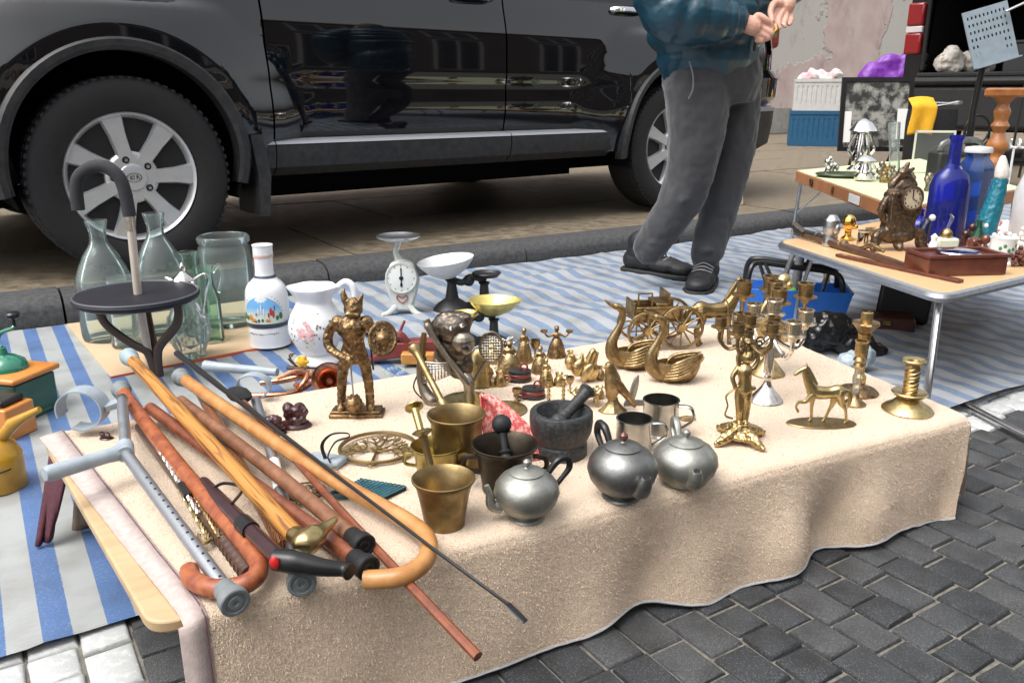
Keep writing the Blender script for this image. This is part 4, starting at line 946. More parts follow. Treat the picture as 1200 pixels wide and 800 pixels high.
def patch(T, name, m, pr_r, spots, parent=None):
    """thin painted spots on a round body: (angle deg, z, half width, half height)"""
    def fn(b):
        for a, z, hw, hh in spots:
            t = radians(a); r = pr_r(z)
            Mt = Matrix.Rotation(t, 4, 'Z'); b.ball((r*cos(t), r*sin(t), z), (.35, hw, hh), 10, Mt)
    o = T.part(name, m, fn, parent=parent); o['kind'] = 'stuff'; return o
def painted_bottle():
    T = at('porcelain_bottle', 'white porcelain bottle with painted castle scene and dark rings', 'bottle', 317, 402, GZ)
    bd = T.part('body', white_p, lambda b: b.lathe(list(zip(crr([0, 21.5, 23, 23, 22, 24, 24, 21, 12.5, 10.5, 10.5, 11, 11.2, 11, 0], 3), crr([0, 0, 3, 20, 24, 34, 58, 70, 79, 86, 100, 104, 114, 117, 118], 3))), n=44), smooth=50)
    dk = M('slate_band', (.06, .07, .10), None, .3)
    T.part('band', dk, lambda b: b.lathe([(22.6, 23.6), (24.3, 26), (25.1, 29), (23, 29)], n=44, cap=False), parent=bd)
    T.part('neck_band', dk, lambda b: b.lathe([(12.9, 79.5), (12.0, 81.5), (11.8, 82)], n=44), parent=bd)
    T.part('stopper_ring', M('pink_band', (.6, .4, .34), None, .4), lambda b: b.lathe([(11.2, 102.4), (11.5, 104), (11.2, 105.6)], n=30), parent=bd)
    def arch(b):
        vs = []; fs = []; N = 20
        for i in range(N+1):
            t = radians(-150+120*i/N); u = (i/N-.5)*2; top = 31+30*sqrt(max(0, 1-u*u))
            for z in (29.5, (29.5+top)/2, top):
                r = 25.0 if z < 56 else 25.0-(z-56)*.3
                vs.append((r*cos(t), r*sin(t), z))
        b.add(vs, [(3*i+j, 3*i+j+1, 3*i+4+j, 3*i+3+j) for i in range(N) for j in (0, 1)])
    ar = T.part('painted_sky', M('painted_scene', (.62, .70, .62), (.18, .45, .78), .25, 0, 1, ramp=(.3, .6)), arch, parent=bd)
    mtx = MATS['painted_scene']; t = mtx.node_tree; tc = t.nodes.new('ShaderNodeTexCoord'); sx = t.nodes.new('ShaderNodeSeparateXYZ'); rp = [n for n in t.nodes if n.type == 'VALTORGB'][0]
    t.links.new(tc.outputs['Generated'], sx.inputs[0]); t.links.new(sx.outputs['Z'], rp.inputs[0])
    R_ = lambda z: 25.2
    for nm, c, sp in (('painted_tree', (.05, .16, .05), [(-143, 38, 2, 4), (-133, 36, 2.4, 3), (-40, 38, 2.4, 4), (-50, 36, 2, 3), (-88, 34, 1.5, 2)]), ('painted_house', (.62, .25, .05), [(-121, 37, 3, 3.4), (-112, 34, 3, 2.4), (-74, 34, 3, 2)]), ('painted_figure', (.42, .05, .04), [(-66, 44, 1.6, 5), (-60, 41, 1.6, 5), (-72, 40, 1.2, 3), (-104, 41, 1, 2)]), ('painted_spire', (.7, .72, .74), [(-98, 44, .8, 5), (-90, 47, .8, 6), (-84, 43, .9, 5)]), ('painted_cart', (.08, .07, .08), [(-98, 33.5, 1.6, 2), (-56, 48, .7, 3), (-106, 32.5, 1.4, 1.4)])):
        patch(T, nm, M(nm, c, None, .4), R_, sp, bd)
    rr = random.Random(5); patch(T, 'painted_lettering', dk, lambda z: 23.3, [(-135+i*6.2, 17+rr.uniform(-.4, .4), .5+rr.random()*.5, .5+rr.random()*.6) for i in range(15)], bd)
    patch(T, 'painted_scroll', M('grey_paint', (.3, .28, .27), None, .4), lambda z: 25.0-max(0, z-56)*.34, [(-90+52*cos(q)*1.18, 32+33*sin(q), .9, .7) for q in [radians(20+i*8) for i in range(18)]], bd)
painted_bottle()
def pitcher():
    T = at('pitcher', 'white porcelain pitcher painted with pink flowers', 'pitcher', 373, 423, .012)
    pr = list(zip(crr([0, 24, 26, 18, 22, 31, 30, 22, 20, 24, 27, 26, 18, 18, 0], 3), crr([0, 0, 4, 10, 16, 36, 52, 68, 74, 82, 88, 89, 78, 60, 30], 3)))
    def wob(t, i): return 1+(.06*cos(6*t)+.10*max(0, cos(t-pi))**4)*sm(22, 34, i)
    bd = T.part('body', white_p, lambda b: b.lathe(pr, n=48, wob=wob), smooth=60)
    T.part('handle', white_p, lambda b: b.tube(cr([(23, 0, 84), (36, 2, 94), (45, 2, 88), (46, 2, 70), (38, 2, 46), (29, 0, 36)], 6), [3.6, 4.2, 4.2, 3.8, 3.4, 3.6], 12))
    R_ = lambda z: 31.9-((z-42)/30)**2*9
    rr = random.Random(8)
    patch(T, 'painted_flower', M('pink_paint', (.68, .34, .36), (.75, .5, .5), .3, 0, 90), R_, [(-98+rr.gauss(0, 9), 40+rr.gauss(0, 4.5), 3.2, 3.0) for i in range(18)], bd)
    patch(T, 'painted_leaf', M('leaf_paint', (.10, .16, .10), None, .3), R_, [(-98+rr.gauss(0, 24), 40+rr.gauss(0, 10), rr.uniform(.6, 1.5), rr.uniform(.6, 1.8)) for i in range(30)], bd)
    patch(T, 'painted_bud', M('red_paint', (.35, .08, .08), None, .3), R_, [(-62+rr.gauss(0, 7), 44+rr.gauss(0, 4), 1.2, 1.2) for i in range(6)], bd)
pitcher()
# ================================================================ GRINDER, ORANGE BOX, OIL CAN
def grinder():
    T = at('coffee_grinder', 'green box coffee grinder with orange lid, dome and crank', 'coffee grinder', 16, 482, .01, rot=-14)
    gr = M('green_paint', (.012, .085, .055), (.02, .11, .07), .3, 0, 20, coat=.3); T.part('box', gr, lambda b: b.box((-38, 38), (-30, 30), (2, 44)), bevel=2)
    T.part('plinth', gr, lambda b: b.box((-41, 41), (-33, 33), (0, 6)), bevel=1.5)
    T.part('lid', M('orange_wood', (.62, .24, .05), (.52, .18, .03), .4, 0, 14, coat=.3), lambda b: b.box((-43, 43), (-35, 35), (46, 53)), bevel=2.5)
    T.part('dome', M('green_enamel', (.02, .16, .10), (.03, .2, .13), .18, 0, 20, coat=.6), lambda b: b.lathe([(24, 52), (24, 55), (21, 62), (12, 68), (5, 70), (4, 78), (0, 79)], n=32))
    T.part('crank', M('green_enamel', (.02, .16, .10), None), lambda b: b.tube(cr([(0, 0, 78), (-8, 2, 80), (-8, 8, 92), (6, 12, 98), (8, 14, 100)], 5), 2.6, 8))
    T.part('crank_knob', plast_b, lambda b: b.lathe([(2, 97), (2, 108), (7, 111), (8, 115), (6, 117), (0, 117.5)], (8, 14, 0), 14))
    T.part('drawer', plast_b, lambda b: b.box((-16, 16), (-31.5, -29), (8, 22)), bevel=1); T.part('drawer_knob', steel, lambda b: b.ball((0, -34, 15), 3.4, 10))
grinder()
def obox():
    T = at('wooden_box', 'orange wooden box with black top, cut off at the left edge', 'box', 0, 512, .01, rot=-12)
    T.part('box', M('orange_wood', (.6, .3, .05), None), lambda b: b.box((-30, 27), (-14, 30), (0, 40)), bevel=2.5); T.part('top', plast_b, lambda b: b.box((-26, 20), (-10, 26), (40.3, 48)), bevel=3)
obox()
def oilcan():
    T = at('oil_can', 'mustard yellow oil can with long spout at the left edge', 'oil can', 4, 570, .01)
    ye = M('mustard_enamel', (.50, .27, .018), (.40, .2, .012), .3, 0, 25, .05, 100, coat=.3)
    T.part('tank', ye, lambda b: b.lathe([(0, 0), (25, 0), (26, 2), (26, 40), (25, 43), (24, 45)], n=36), smooth=40)
    T.part('dome', ye, lambda b: b.lathe([(24.5, 44), (20, 54), (12, 61), (7, 66), (6, 72), (0, 73)], n=32), smooth=60)
    T.part('spout', ye, lambda b: b.tube([(6, 0, 60), (20, 0, 74), (24, 0, 79), (40, 0, 88), (58, 0, 97)], [7, 7, 7.6, 5, 3.6], 14))
    T.part('slot', plast_b, lambda b: b.tube([(26.2*cos(radians(t)), 26.2*sin(radians(t)), 27+(t+80)*.05) for t in range(-80, -30, 8)], .9, 6))
oilcan()
# ================================================================ SCALES
def kitchen_scale():
    T = at('kitchen_scale', 'white kitchen dial scale with metal pan held above it', 'scale', 470, 367, .018)
    wh = M('cream_enamel', (.60, .62, .58), (.5, .52, .48), .35, 0, 25, coat=.2)
    fl = T.part('case', wh, lambda b: (b.prism([(-10, 4), (-17, 26), (-20, 40), (-13, 60), (0, 66), (13, 60), (20, 40), (17, 26), (10, 4)], -7, 7, Matrix.Translation((3, 0, 0)) @ Matrix.Rotation(pi/2, 4, 'X'))), bevel=3)
    for sx_ in (-1, 1): T.part('foot', wh, lambda b: b.tube(cr([(3+sx_*8, -4, 10), (3+sx_*14, -8, 4), (3+sx_*20, -12, 2), (3+sx_*23, -14, 2)], 4), [4, 3.4, 2.6, 2], 8))
    Md = Matrix.Translation((3, -8, 44)) @ Matrix.Rotation(pi/2, 4, 'X')
    T.part('dial', M('dial_white', (.74, .75, .73), None, .3), lambda b: b.lathe([(17.5, -1), (17.5, 1), (16, 1.6), (0, 1.6)], n=40, M=Md))
    T.part('dial_ring', wh, lambda b: b.tube([(3+17*cos(2*pi*i/40), -9, 44+17*sin(2*pi*i/40)) for i in range(40)], 1.5, 6, close=True))
    T.part('needle', plast_b, lambda b: (b.bar((3, -10, 36), (3, -10, 56), 1.2, 1), b.ball((3, -10, 44), (2.6, 1, 2.6), 10), b.bar((3, -10, 34), (3, -10, 38), 2.4, 1)))
    T.part('dial_mark', M('dial_grey', (.2, .2, .2), None, .5), lambda b: [b.box((3+14.5*sin(q)-.5, 3+14.5*sin(q)+.5), (-10.2, -9.4), (44+14.5*cos(q)-.7, 44+14.5*cos(q)+.7)) for q in [i*pi/6 for i in range(12)]])
    T.part('heart', M('red_paint', (.35, .08, .08), None), lambda b: b.tube(cr([(3, -8, 14), (-3, -8, 19), (-2, -8, 23), (3, -8, 20.5), (8, -8, 23), (9, -8, 19), (3, -8, 14)], 4), .7, 5))
    T.part('stem', wh, lambda b: b.tube([(0, 2, 62), (-4, 2, 72), (0, 2, 86)], [5, 3, 4], 8))
    T.part('pan', steel, lambda b: b.lathe([(0, 86), (16, 86), (24, 89), (25.5, 91), (24, 91.5), (17, 88), (0, 88)], (0, 2, 0), 40))
kitchen_scale()
def balance(label, x, y, k, pan, pm, pr, plate, platm, yaw):
    T = at('balance_scale', label, 'scale', x, y, .018, rot=yaw); T.k *= k
    T.part('base', iron, lambda b: (b.lathe([(22, 0), (22, 4), (18, 9), (8, 16), (5, 34), (8, 38)], (-16, 0, 0), 24), b.lathe([(18, 0), (18, 4), (15, 8), (6, 14), (5, 30), (7, 33)], (22, 0, 0), 24), b.box((-16, 22), (-6, 6), (3, 9))))
    T.part('beam', iron, lambda b: (b.tube(cr([(-20, 0, 40), (-4, 0, 34), (6, 0, 40), (24, 0, 36)], 5), 4, 8), b.ball((4, 0, 36), 7, 10)))
    T.part('pan', pm, pan); T.part('plate', platm, lambda b: b.lathe([(0, plate[2]), (plate[1]*.8, plate[2]), (plate[1], plate[2]+4), (plate[1]*.95, plate[2]+5), (plate[1]*.75, plate[2]+2), (0, plate[2]+2)], (plate[0], 0, 0), 30))
balance('black iron balance scale with large white pan and small black plate', 546, 364, 1.0, lambda b: b.lathe([(0, 40), (10, 41), (22, 48), (31, 58), (33, 62), (31.5, 62), (21, 51), (9, 44), (0, 43)], (-20, 0, 0), 40, M=Matrix.Translation((-20, 0, 40)) @ Matrix.Rotation(radians(-8), 4, 'Y') @ Matrix.Translation((20, 0, -40))), white_e, 1, (25, 17, 40), iron, 12)
yel = M('yellow_brass_pan', (.72, .60, .22), (.6, .48, .14), .32, .6, 30, rv=.08)
def ypan(b):
    b.lathe([(0, 36), (9, 37), (20, 44), (27, 53), (29, 56), (27.5, 56), (19, 46), (8, 40), (0, 39)], (20, 6, 0), 40, wob=lambda t, i: 1+.28*max(0, cos(t))**6)
balance('small iron balance scale with yellow pan and shallow yellow plate', 558, 404, .95, ypan, yel, 1, (-13, 18, 36), yel, 0)
# ================================================================ FIGURES ON THE BLANKET
def limb(b, *segs, n=10):
    """segs: list of (points, radii)"""
    for p, r in segs: b.tube(cr(p, 4) if len(p) > 2 else p, crr(r, 4) if len(p) > 2 else r, n); b.ball(p[0], r[0], 8); b.ball(p[-1], r[-1], 8)
def knight():
    T = at('knight_statue', 'bronze knight statue with winged helmet, shield and hanging flail', 'statue', 420, 486, TZ); T.k *= .94
    T.part('plinth', bronze, lambda b: (b.box((-34, 32), (-14, 14), (0, 5)), b.box((-31, 29), (-12, 12), (5, 9))), bevel=1)
    def body(b):
        limb(b, ([(-20, -2, 10), (-19, 2, 36), (-15, 0, 62), (-8, 0, 82)], [5, 6, 7, 9]), ([(16, -3, 10), (15, 1, 36), (12, 0, 62), (6, 0, 82)], [5, 6, 7, 9]))
        limb(b, ([(-20, -8, 10), (-20, 2, 11)], [5, 5]), ([(17, -8, 10), (16, 2, 11)], [5, 5]))
        limb(b, ([(0, 0, 78), (-1, 0, 96), (-2, 0, 116), (0, 0, 128)], [13, 13, 17, 8]))
        b.ball((-2, 0, 112), (20, 11, 14)); b.ball((-18, 0, 120), (9, 8, 8)); b.ball((15, 0, 120), (9, 8, 8))
        b.lathe([(18, 72), (14, 90), (12, 96)], (-1, 0, 0), 16, sy=.7)
        limb(b, ([(-20, 0, 120), (-30, 0, 106), (-30, -4, 90), (-16, -10, 80), (-4, -13, 76)], [7, 6, 6, 5, 5]))
        limb(b, ([(17, 0, 120), (26, -2, 106), (30, -8, 94)], [7, 6, 5]))
        b.ball((1, -2, 134), (10, 10, 11)); b.lathe([(11, 132), (11, 138), (8, 146), (3, 150)], (1, 0, 0), 16)
        limb(b, ([(-6, 2, 140), (-10, 2, 152), (-9, 2, 160)], [4.5, 4, 1.5]), ([(8, 2, 140), (10, 2, 148), (13, 2, 154)], [4, 3.4, 1.4]))
        b.box((-7, 9), (-12, -8), (129, 133)); b.box((-33, -26), (-5, 5), (100, 104))
    T.part('figure', bronze, body, remesh=1.0, blur=3, disp=('CLOUDS', 5, 2.2))
    Ms = Matrix.Translation((36, -10, 102)) @ Matrix.Scale(.82, 4) @ Matrix.Rotation(radians(72), 4, 'X') @ Matrix.Rotation(radians(18), 4, 'Y')
    sh = T.part('shield', bronze, lambda b: b.lathe([(0, -3), (17, -2), (21, 0), (22, 2), (19, 3), (17, 2), (8, 4), (4, 7), (0, 8)], n=28, M=Ms, sy=1.2), smooth=40)
    T.part('shield_rivets', bronze, lambda b: [b.ball((13*cos(2*pi*i/9), 15*sin(2*pi*i/9), 3), 2.4, 6) for i in range(9)] and None if False else [b.ball(Ms @ Vector((13*cos(2*pi*i/9), 15*sin(2*pi*i/9), 3)), 2.4, 6) for i in range(9)], parent=sh)
    T.part('sword', plast_b, lambda b: b.bar((21, -8, 92), (23, -8, 62), 3, 2), smooth=0)
    fl = T.part('flail_ball', bronze, lambda b: (b.ball((-2, -14, 20), 11, 16), [b.ball((-2+11*sin(u)*cos(v), -14+11*sin(u)*sin(v), 20+11*cos(u)), 2.2, 6) for u in (.6, 1.57, 2.5) for v in [q*pi/3 for q in range(6)]]))
    T.part('flail_chain', steel, lambda b: b.tube([(-2, -14, 31), (-3, -14, 60), (-3, -13, 76)], 1.0, 6), parent=fl)
knight()
def beast():
    T = at('metal_beast', 'seated metal animal figure with pale round muzzle and wire mesh apron', 'figure', 530, 470, TZ)
    dm = M('dark_steel', (.20, .17, .14), (.08, .065, .055), .38, 1, 40, .3, 150, rv=.12); lm = M('worn_steel', (.37, .33, .27), (.2, .175, .14), .34, 1, 40, .2, 150, rv=.1)
    def body(b):
        b.ball((2, 6, 62), (22, 16, 30)); b.ball((4, -2, 88), (19, 16, 18)); limb(b, ([(-16, 4, 84), (-4, 4, 92), (14, 2, 96)], [12, 16, 12])); b.ball((10, 2, 44), (16, 12, 18)); b.ball((18, -2, 100), (7, 6, 6)); b.ball((-6, 0, 103), (6, 5, 5))
    T.part('body', dm, body, remesh=1.2, blur=4, disp=('CLOUDS', 6, 2.0))
    hd = T.part('muzzle', lm, lambda b: (b.ball((15, -14, 76), (14, 12, 13)), b.ball((19, -24, 70), (6, 5, 6))), remesh=.9)
    T.part('nose', plast_b, lambda b: b.ball((18, -28, 74), (4.5, 2.5, 3), 10), parent=hd)
    T.part('eye', silver, lambda b: (b.ball((2, -16, 93), 3, 8), b.ball((14, -15, 96), 3, 8)), parent=hd)
    T.part('arm', lm, lambda b: limb(b, ([(-26, -2, 92), (-12, -8, 70), (10, -16, 40), (20, -16, 24), (22, -12, 6)], [5, 4, 4, 5, 6])), remesh=.9)
    T.part('arm', brass_m, lambda b: (b.tube([(-30, -4, 84), (-34, -2, 60), (-36, -4, 40)], [3, 5, 4], 10), b.tube([(-28, 2, 98), (-20, -2, 84), (-14, -4, 74)], 6, 10, flat=.4)))
    T.part('leg', lm, lambda b: limb(b, ([(-34, 0, 52), (-36, -2, 30), (-30, -6, 12), (-22, -10, 4)], [6, 5, 7, 8])), remesh=.9)
    T.part('leg', lm, lambda b: limb(b, ([(12, 0, 36), (20, -8, 26), (20, -10, 6)], [7, 7, 6])), remesh=.9)
    def meshw(b):
        def pt(u, v): return Vector((-32+u*36, -10-6*sin(u*3), 52-v*26*(1-.5*u)))
        for i in range(11): b.tube([pt(i/10, v/6) for v in range(7)], .7, 4)
        for j in range(8): b.tube([pt(u/8, j/7) for u in range(9)], .7, 4)
    T.part('wire_mesh', lm, meshw)
    def disc(b):
        c = Vector((46, 2, 66))
        b.tube([c+Vector((13*cos(2*pi*i/28), -2, 18*sin(2*pi*i/28))) for i in range(28)], 1.6, 6, close=True)
        for q in range(-4, 5):
            h = 18*sqrt(max(0, 1-(q*2.8/13)**2)); b.tube([c+Vector((q*2.8, -2, -h)), c+Vector((q*2.8, -2, h))], .6, 4)
        for q in range(-5, 6):
            h = 13*sqrt(max(0, 1-(q*3.2/18)**2)); b.tube([c+Vector((-h, -2, q*3.2)), c+Vector((h, -2, q*3.2))], .6, 4)
        b.tube([c+Vector((-6, 0, -16)), (26, -8, 28)], 1.8, 6)
    T.part('mesh_disc', lm, disc)
    T.part('cable', plast_b, lambda b: b.tube(cr([(-36, 0, 40), (-44, -6, 20), (-34, -8, 6), (-26, -8, 3)], 5), .9, 5))
beast()
def bell_lady(x, y, h, r, m, label, arms=0, fold=12):
    T = at('hand_bell', label, 'bell', x, y, TZ, group=None)
    T.part('skirt', m, lambda b: b.lathe([(r, 0), (r*1.02, h*.03), (r*.94, h*.12), (r*.78, h*.35), (r*.5, h*.55), (r*.32, h*.62)], n=24, wob=lambda t, i: 1+.035*cos(fold*t)), smooth=40)
    def up(b):
        b.ball((0, 0, h*.68), (r*.38, r*.3, h*.11)); b.ball((0, 0, h*.88), (r*.26, r*.26, h*.09)); b.tube([(0, 0, h*.74), (0, 0, h*.84)], r*.13, 8); b.ball((0, r*.1, h*.93), (r*.28, r*.25, h*.06))
        if arms == 0:
            for s_ in (-1, 1): limb(b, ([(s_*r*.3, 0, h*.74), (s_*r*.55, -r*.1, h*.6), (s_*r*.2, -r*.35, h*.52)], [r*.13, r*.12, r*.1]))
        else:
            for s_ in (-1, 1): limb(b, ([(s_*r*.3, 0, h*.74), (s_*r*.9, -r*.1, h*.66), (s_*r*1.3, -r*.1, h*.78)], [r*.14, r*.12, r*.1]))
    T.part('bodice', m, up, remesh=max(.45, r*.05), blur=2)
    if arms:
        for s_ in (-1, 1): T.part('candle_cup', m, lambda b: b.lathe([(r*.1, h*.76), (r*.35, h*.8), (r*.4, h*.86), (r*.36, h*.86), (0, h*.82)], (s_*r*1.35, -r*.1, 0), 12))
bell_lady(597, 437, 40, 15, brass_d, 'aged brass crinoline lady bell, tallest next to the mesh disc')
bell_lady(614, 424, 42, 10, brass_d, 'slender brass lady bell right behind the crinoline lady bell')
bell_lady(633, 436, 32, 11, brass_d, 'small squat brass lady bell in front of the candle holding figure')
bell_lady(652, 418, 38, 11, bronze, 'bronze lady holding a candle cup in each hand', 1)
bell_lady(577, 425, 28, 9, brass_l, 'tiny pale brass lady bell beside the mesh disc')
bell_lady(640, 452, 34, 9, brass, 'bright brass figure bell just left of the tiny candlesticks')
def plain_bell():
    T = at('hand_bell', 'pale worn brass bell with broad base behind the red cloth', 'bell', 562, 452, TZ)
    T.part('bell', brass_l, lambda b: (b.prism([(-18, -10), (22, -8), (26, 8), (-14, 10)], 0, 2.5), b.lathe([(15, 2.5), (14, 8), (12, 26), (10, 40), (5, 46), (0, 47)], n=20)))
plain_bell()
def silver_bits():
    T = at('silver_trinkets', 'heap of small shiny silver trinkets behind the lady bells', 'trinkets', 588, 407, TZ)
    rr = random.Random(4)
    for i in range(9):
        x, y = rr.uniform(-15, 14), rr.uniform(-6, 8)
        T.part('trinket', silver, lambda b: (b.lathe([(3.2, 0), (3.5, 1), (1.4, 3), (1.2, 7), (3.4, 10), (3.0, 11), (0, 9)], (x, y, 0), 10), b.tube([(x+2, y, 4), (x+6, y, 7), (x+3, y, 9)], .7, 5)))
silver_bits()
def spool(x, y, label):
    T = at('toy_iron', label, 'flat iron', x, y, TZ); rd = M('dark_red_iron', (.14, .015, .02), (.2, .03, .03), .35, 0, 40)
    T.part('base', iron, lambda b: b.lathe([(14, 0), (14, 4), (12, 5), (12, 9), (13.5, 10), (13.5, 13), (0, 13.5)], n=24, sy=.8)); T.part('rim', rd, lambda b: b.lathe([(12.4, 4.6), (13.6, 6), (13.6, 9), (12.4, 10.2)], n=24, sy=.8)); T.part('ring', rd, lambda b: b.tube([(-13+9*cos(2*pi*i/18), -2+6*sin(2*pi*i/18), 4) for i in range(18)], 1.6, 6, close=True))
    T.part('loop', rd, lambda b: b.tube([(5+4*cos(2*pi*i/14), 0, 17+4*sin(2*pi*i/14)) for i in range(14)], 1.2, 6, close=True))
spool(609, 446, 'black and dark red small iron weight, nearer the crinoline lady bell'); spool(625, 466, 'black and dark red small iron weight, nearer the granite mortar')
def cstick(x, y, z, h, r, m, label, twist=True, cup=.35, name='candlestick'):
    T = at(name, label, 'candlestick', x, y, z)
    T.part('foot', m, lambda b: b.lathe([(r, 0), (r, h*.02), (r*.92, h*.05), (r*.55, h*.09), (r*.3, h*.15), (r*.2, h*.2)], n=28))
    pr = [(r*.2, h*.19)]
    for i in range(7): pr += [(r*(.2 if i % 2 else .33), h*(.22+i*.085))]
    pr += [(r*.2, h*.82)]
    T.part('stem', m, lambda b: b.lathe(list(zip(crr([p[0] for p in pr], 3), crr([p[1] for p in pr], 3))), n=18))
    T.part('cup', m, lambda b: b.lathe([(r*.2, h*.81), (r*cup*1.5, h*.83), (r*cup*1.6, h*.85), (r*cup, h*.87), (r*cup, h*.98), (r*cup*1.25, h), (r*cup*.8, h), (r*cup*.7, h*.9), (0, h*.9)], n=20))
    return T
cstick(643, 474, TZ, 30, 7, brass, 'tiny brass candlestick, left of the pair behind the granite mortar')
cstick(660, 474, TZ, 31, 7, brass, 'tiny brass candlestick, right of the pair behind the granite mortar')
def deer_trivet():
    T = at('footed_trivet', 'pale brass footed trivet stand with pierced top', 'trivet', 686, 474, TZ)
    T.part('top', brass_l, lambda b: b.lathe([(0, 14), (17, 14), (19, 15.5), (18, 17), (15, 16), (0, 16)], n=30, sy=.75))
    T.part('pierced_rim', brass_l, lambda b: [b.tube([(16*cos(2*pi*i/12)+2.2*cos(q), 12*sin(2*pi*i/12)+2.2*sin(q), 17.4) for q in [k*pi/4 for k in range(8)]], .7, 4, close=True) for i in range(12)])
    for x, y in ((-12, -7), (12, -7), (-10, 8), (10, 8)): T.part('leg', brass_l, lambda b: b.tube(cr([(x, y, 15), (x*1.15, y*1.1, 8), (x*1.05, y, 0)], 4), [1.6, 1.2, 1.6], 6))
deer_trivet()
def fox():
    T = at('fox_bookend', 'shiny brass fox head with feathered fan behind the pierced trivet', 'figurine', 685, 448, TZ)
    T.part('head', brass, lambda b: (b.ball((-8, 0, 18), (9, 7, 11)), b.ball((6, 0, 14), (11, 7, 13)), limb(b, ([(-12, 0, 26), (-15, 0, 33), (-19, 0, 31)], [4, 2.5, 1]), ([(-4, 0, 27), (-3, 0, 36)], [4, 1]), ([(4, 0, 24), (9, 0, 38)], [6, 4]), ([(9, 0, 24), (14, 0, 36)], [5, 2]))), remesh=.8, blur=3)
    T.part('breast', brass_l, lambda b: b.ball((2, -6, 14), (6, 3, 12), 14, Matrix.Rotation(.5, 4, 'Y')))
fox()
def bird():
    T = at('bird_figurine', 'brass pigeon figurine with long tail standing on a scrolled base', 'figurine', 718, 482, TZ)
    T.part('base', brass_d, lambda b: b.lathe([(17, 0), (17, 2), (12, 6), (7, 12), (5, 18)], n=8, sy=.7), smooth=20)
    T.part('bird', brass_d, lambda b: limb(b, ([(-2, 0, 20), (-1, 0, 36), (-4, 0, 50), (-6, -1, 56)], [7, 10, 7, 6]), ([(-10, -2, 56), (-15, -3, 55)], [2, .8]), ([(2, 0, 36), (14, 2, 22), (26, 4, 6)], [7, 5, 3])), remesh=.8, blur=4)
    T.part('wing', bronze, lambda b: b.ball((8, -7, 32), (5, 2.5, 15), 14, Matrix.Rotation(-.6, 4, 'Y')))
bird()
def bookend():
    T = at('metal_wedge', 'grey bronze leaf shaped clip behind the brass pigeon', 'clip', 742, 474, TZ)
    T.part('plate', pewter_d, lambda b: b.prism([(-12, -6), (24, -3), (28, 4), (-8, 7)], 0, 4)); T.part('leaf', pewter, lambda b: b.ball((0, 0, 18), (4.5, 2.5, 20), 14, Matrix.Rotation(.2, 4, 'Y')), smooth=60)
bookend()
def pin():
    T = at('brass_buckle', 'small brass buckle beside the taller tankard', 'buckle', 806, 492, TZ)
    T.part('ring', brass_d, lambda b: b.tube([(8*cos(2*pi*i/20), 5*sin(2*pi*i/20), 2) for i in range(20)], 1.5, 6, close=True)); T.part('pin', brass_d, lambda b: b.tube([(-14, 3, 2), (8, 0, 3)], 1.3, 6))
pin()
def swan(x, y, k, label, m):
    T = at('swan_planter', label, 'swan', x, y, TZ); T.k *= k
    def bowl(b):
        vs = []; fs = []; N = 40; L = 9; prof = [(0, 0), (.55, 0), (.8, .15), (.97, .42), (1, .62), (.9, .82), (.83, .82), (.85, .5), (.5, .25)]
        for r, z in prof:
            for i in range(N):
                t = 2*pi*i/N; ex = 1.0+.18*max(0, cos(t))**3; lift = .35*max(0, cos(t))**3
                vs.append((29*r*cos(t)*ex, 17*r*sin(t), 36*(z+lift*z)))
        for j in range(len(prof)-1):
            for i in range(N): fs.append((j*N+i, j*N+(i+1) % N, (j+1)*N+(i+1) % N, (j+1)*N+i))
        fs.append(tuple(range((len(prof)-1)*N, len(prof)*N))); b.add(vs, fs)
    T.part('body', m, bowl, smooth=60)
    T.part('neck', m, lambda b: limb(b, ([(-20, 0, 12), (-32, 0, 22), (-34, 0, 40), (-25, 0, 60), (-20, 0, 76), (-23, 0, 88), (-30, 0, 92)], [11, 11, 8, 5.5, 4.8, 5.5, 5]), ([(-31, 0, 91), (-40, 0, 96), (-46, 0, 101)], [4, 2.6, 1.2])), remesh=.9, blur=4)
    for s_ in (-1, 1):
        def wing(b):
            for q in range(6):
                b.tube(cr([(-17+q*1.5, s_*(13-q*.2), 8+q*3.5), (0, s_*(18.5-q*.3), 11+q*4.2), (18, s_*(15-q*.6), 18+q*4), (30+q, s_*(7-q*.3), 26+q*3)], 4), [2.0, 3.0, 2.6, 1.0], 8)
        T.part('wing', m, wing, smooth=60)
    T.part('tail', m, lambda b: [b.tube(cr([(24, y_, 26), (32, y_*1.2, 32), (36, y_*1.4, 38)], 4), [3.4, 2.8, 1], 8) for y_ in (-5, 0, 5)])
swan(744, 432, .82, 'brass swan planter with tall curved neck, the one farther from the teapots', brass_d)
swan(791, 447, .85, 'brass swan planter with tall curved neck, the one nearer the teapots', brass_d)
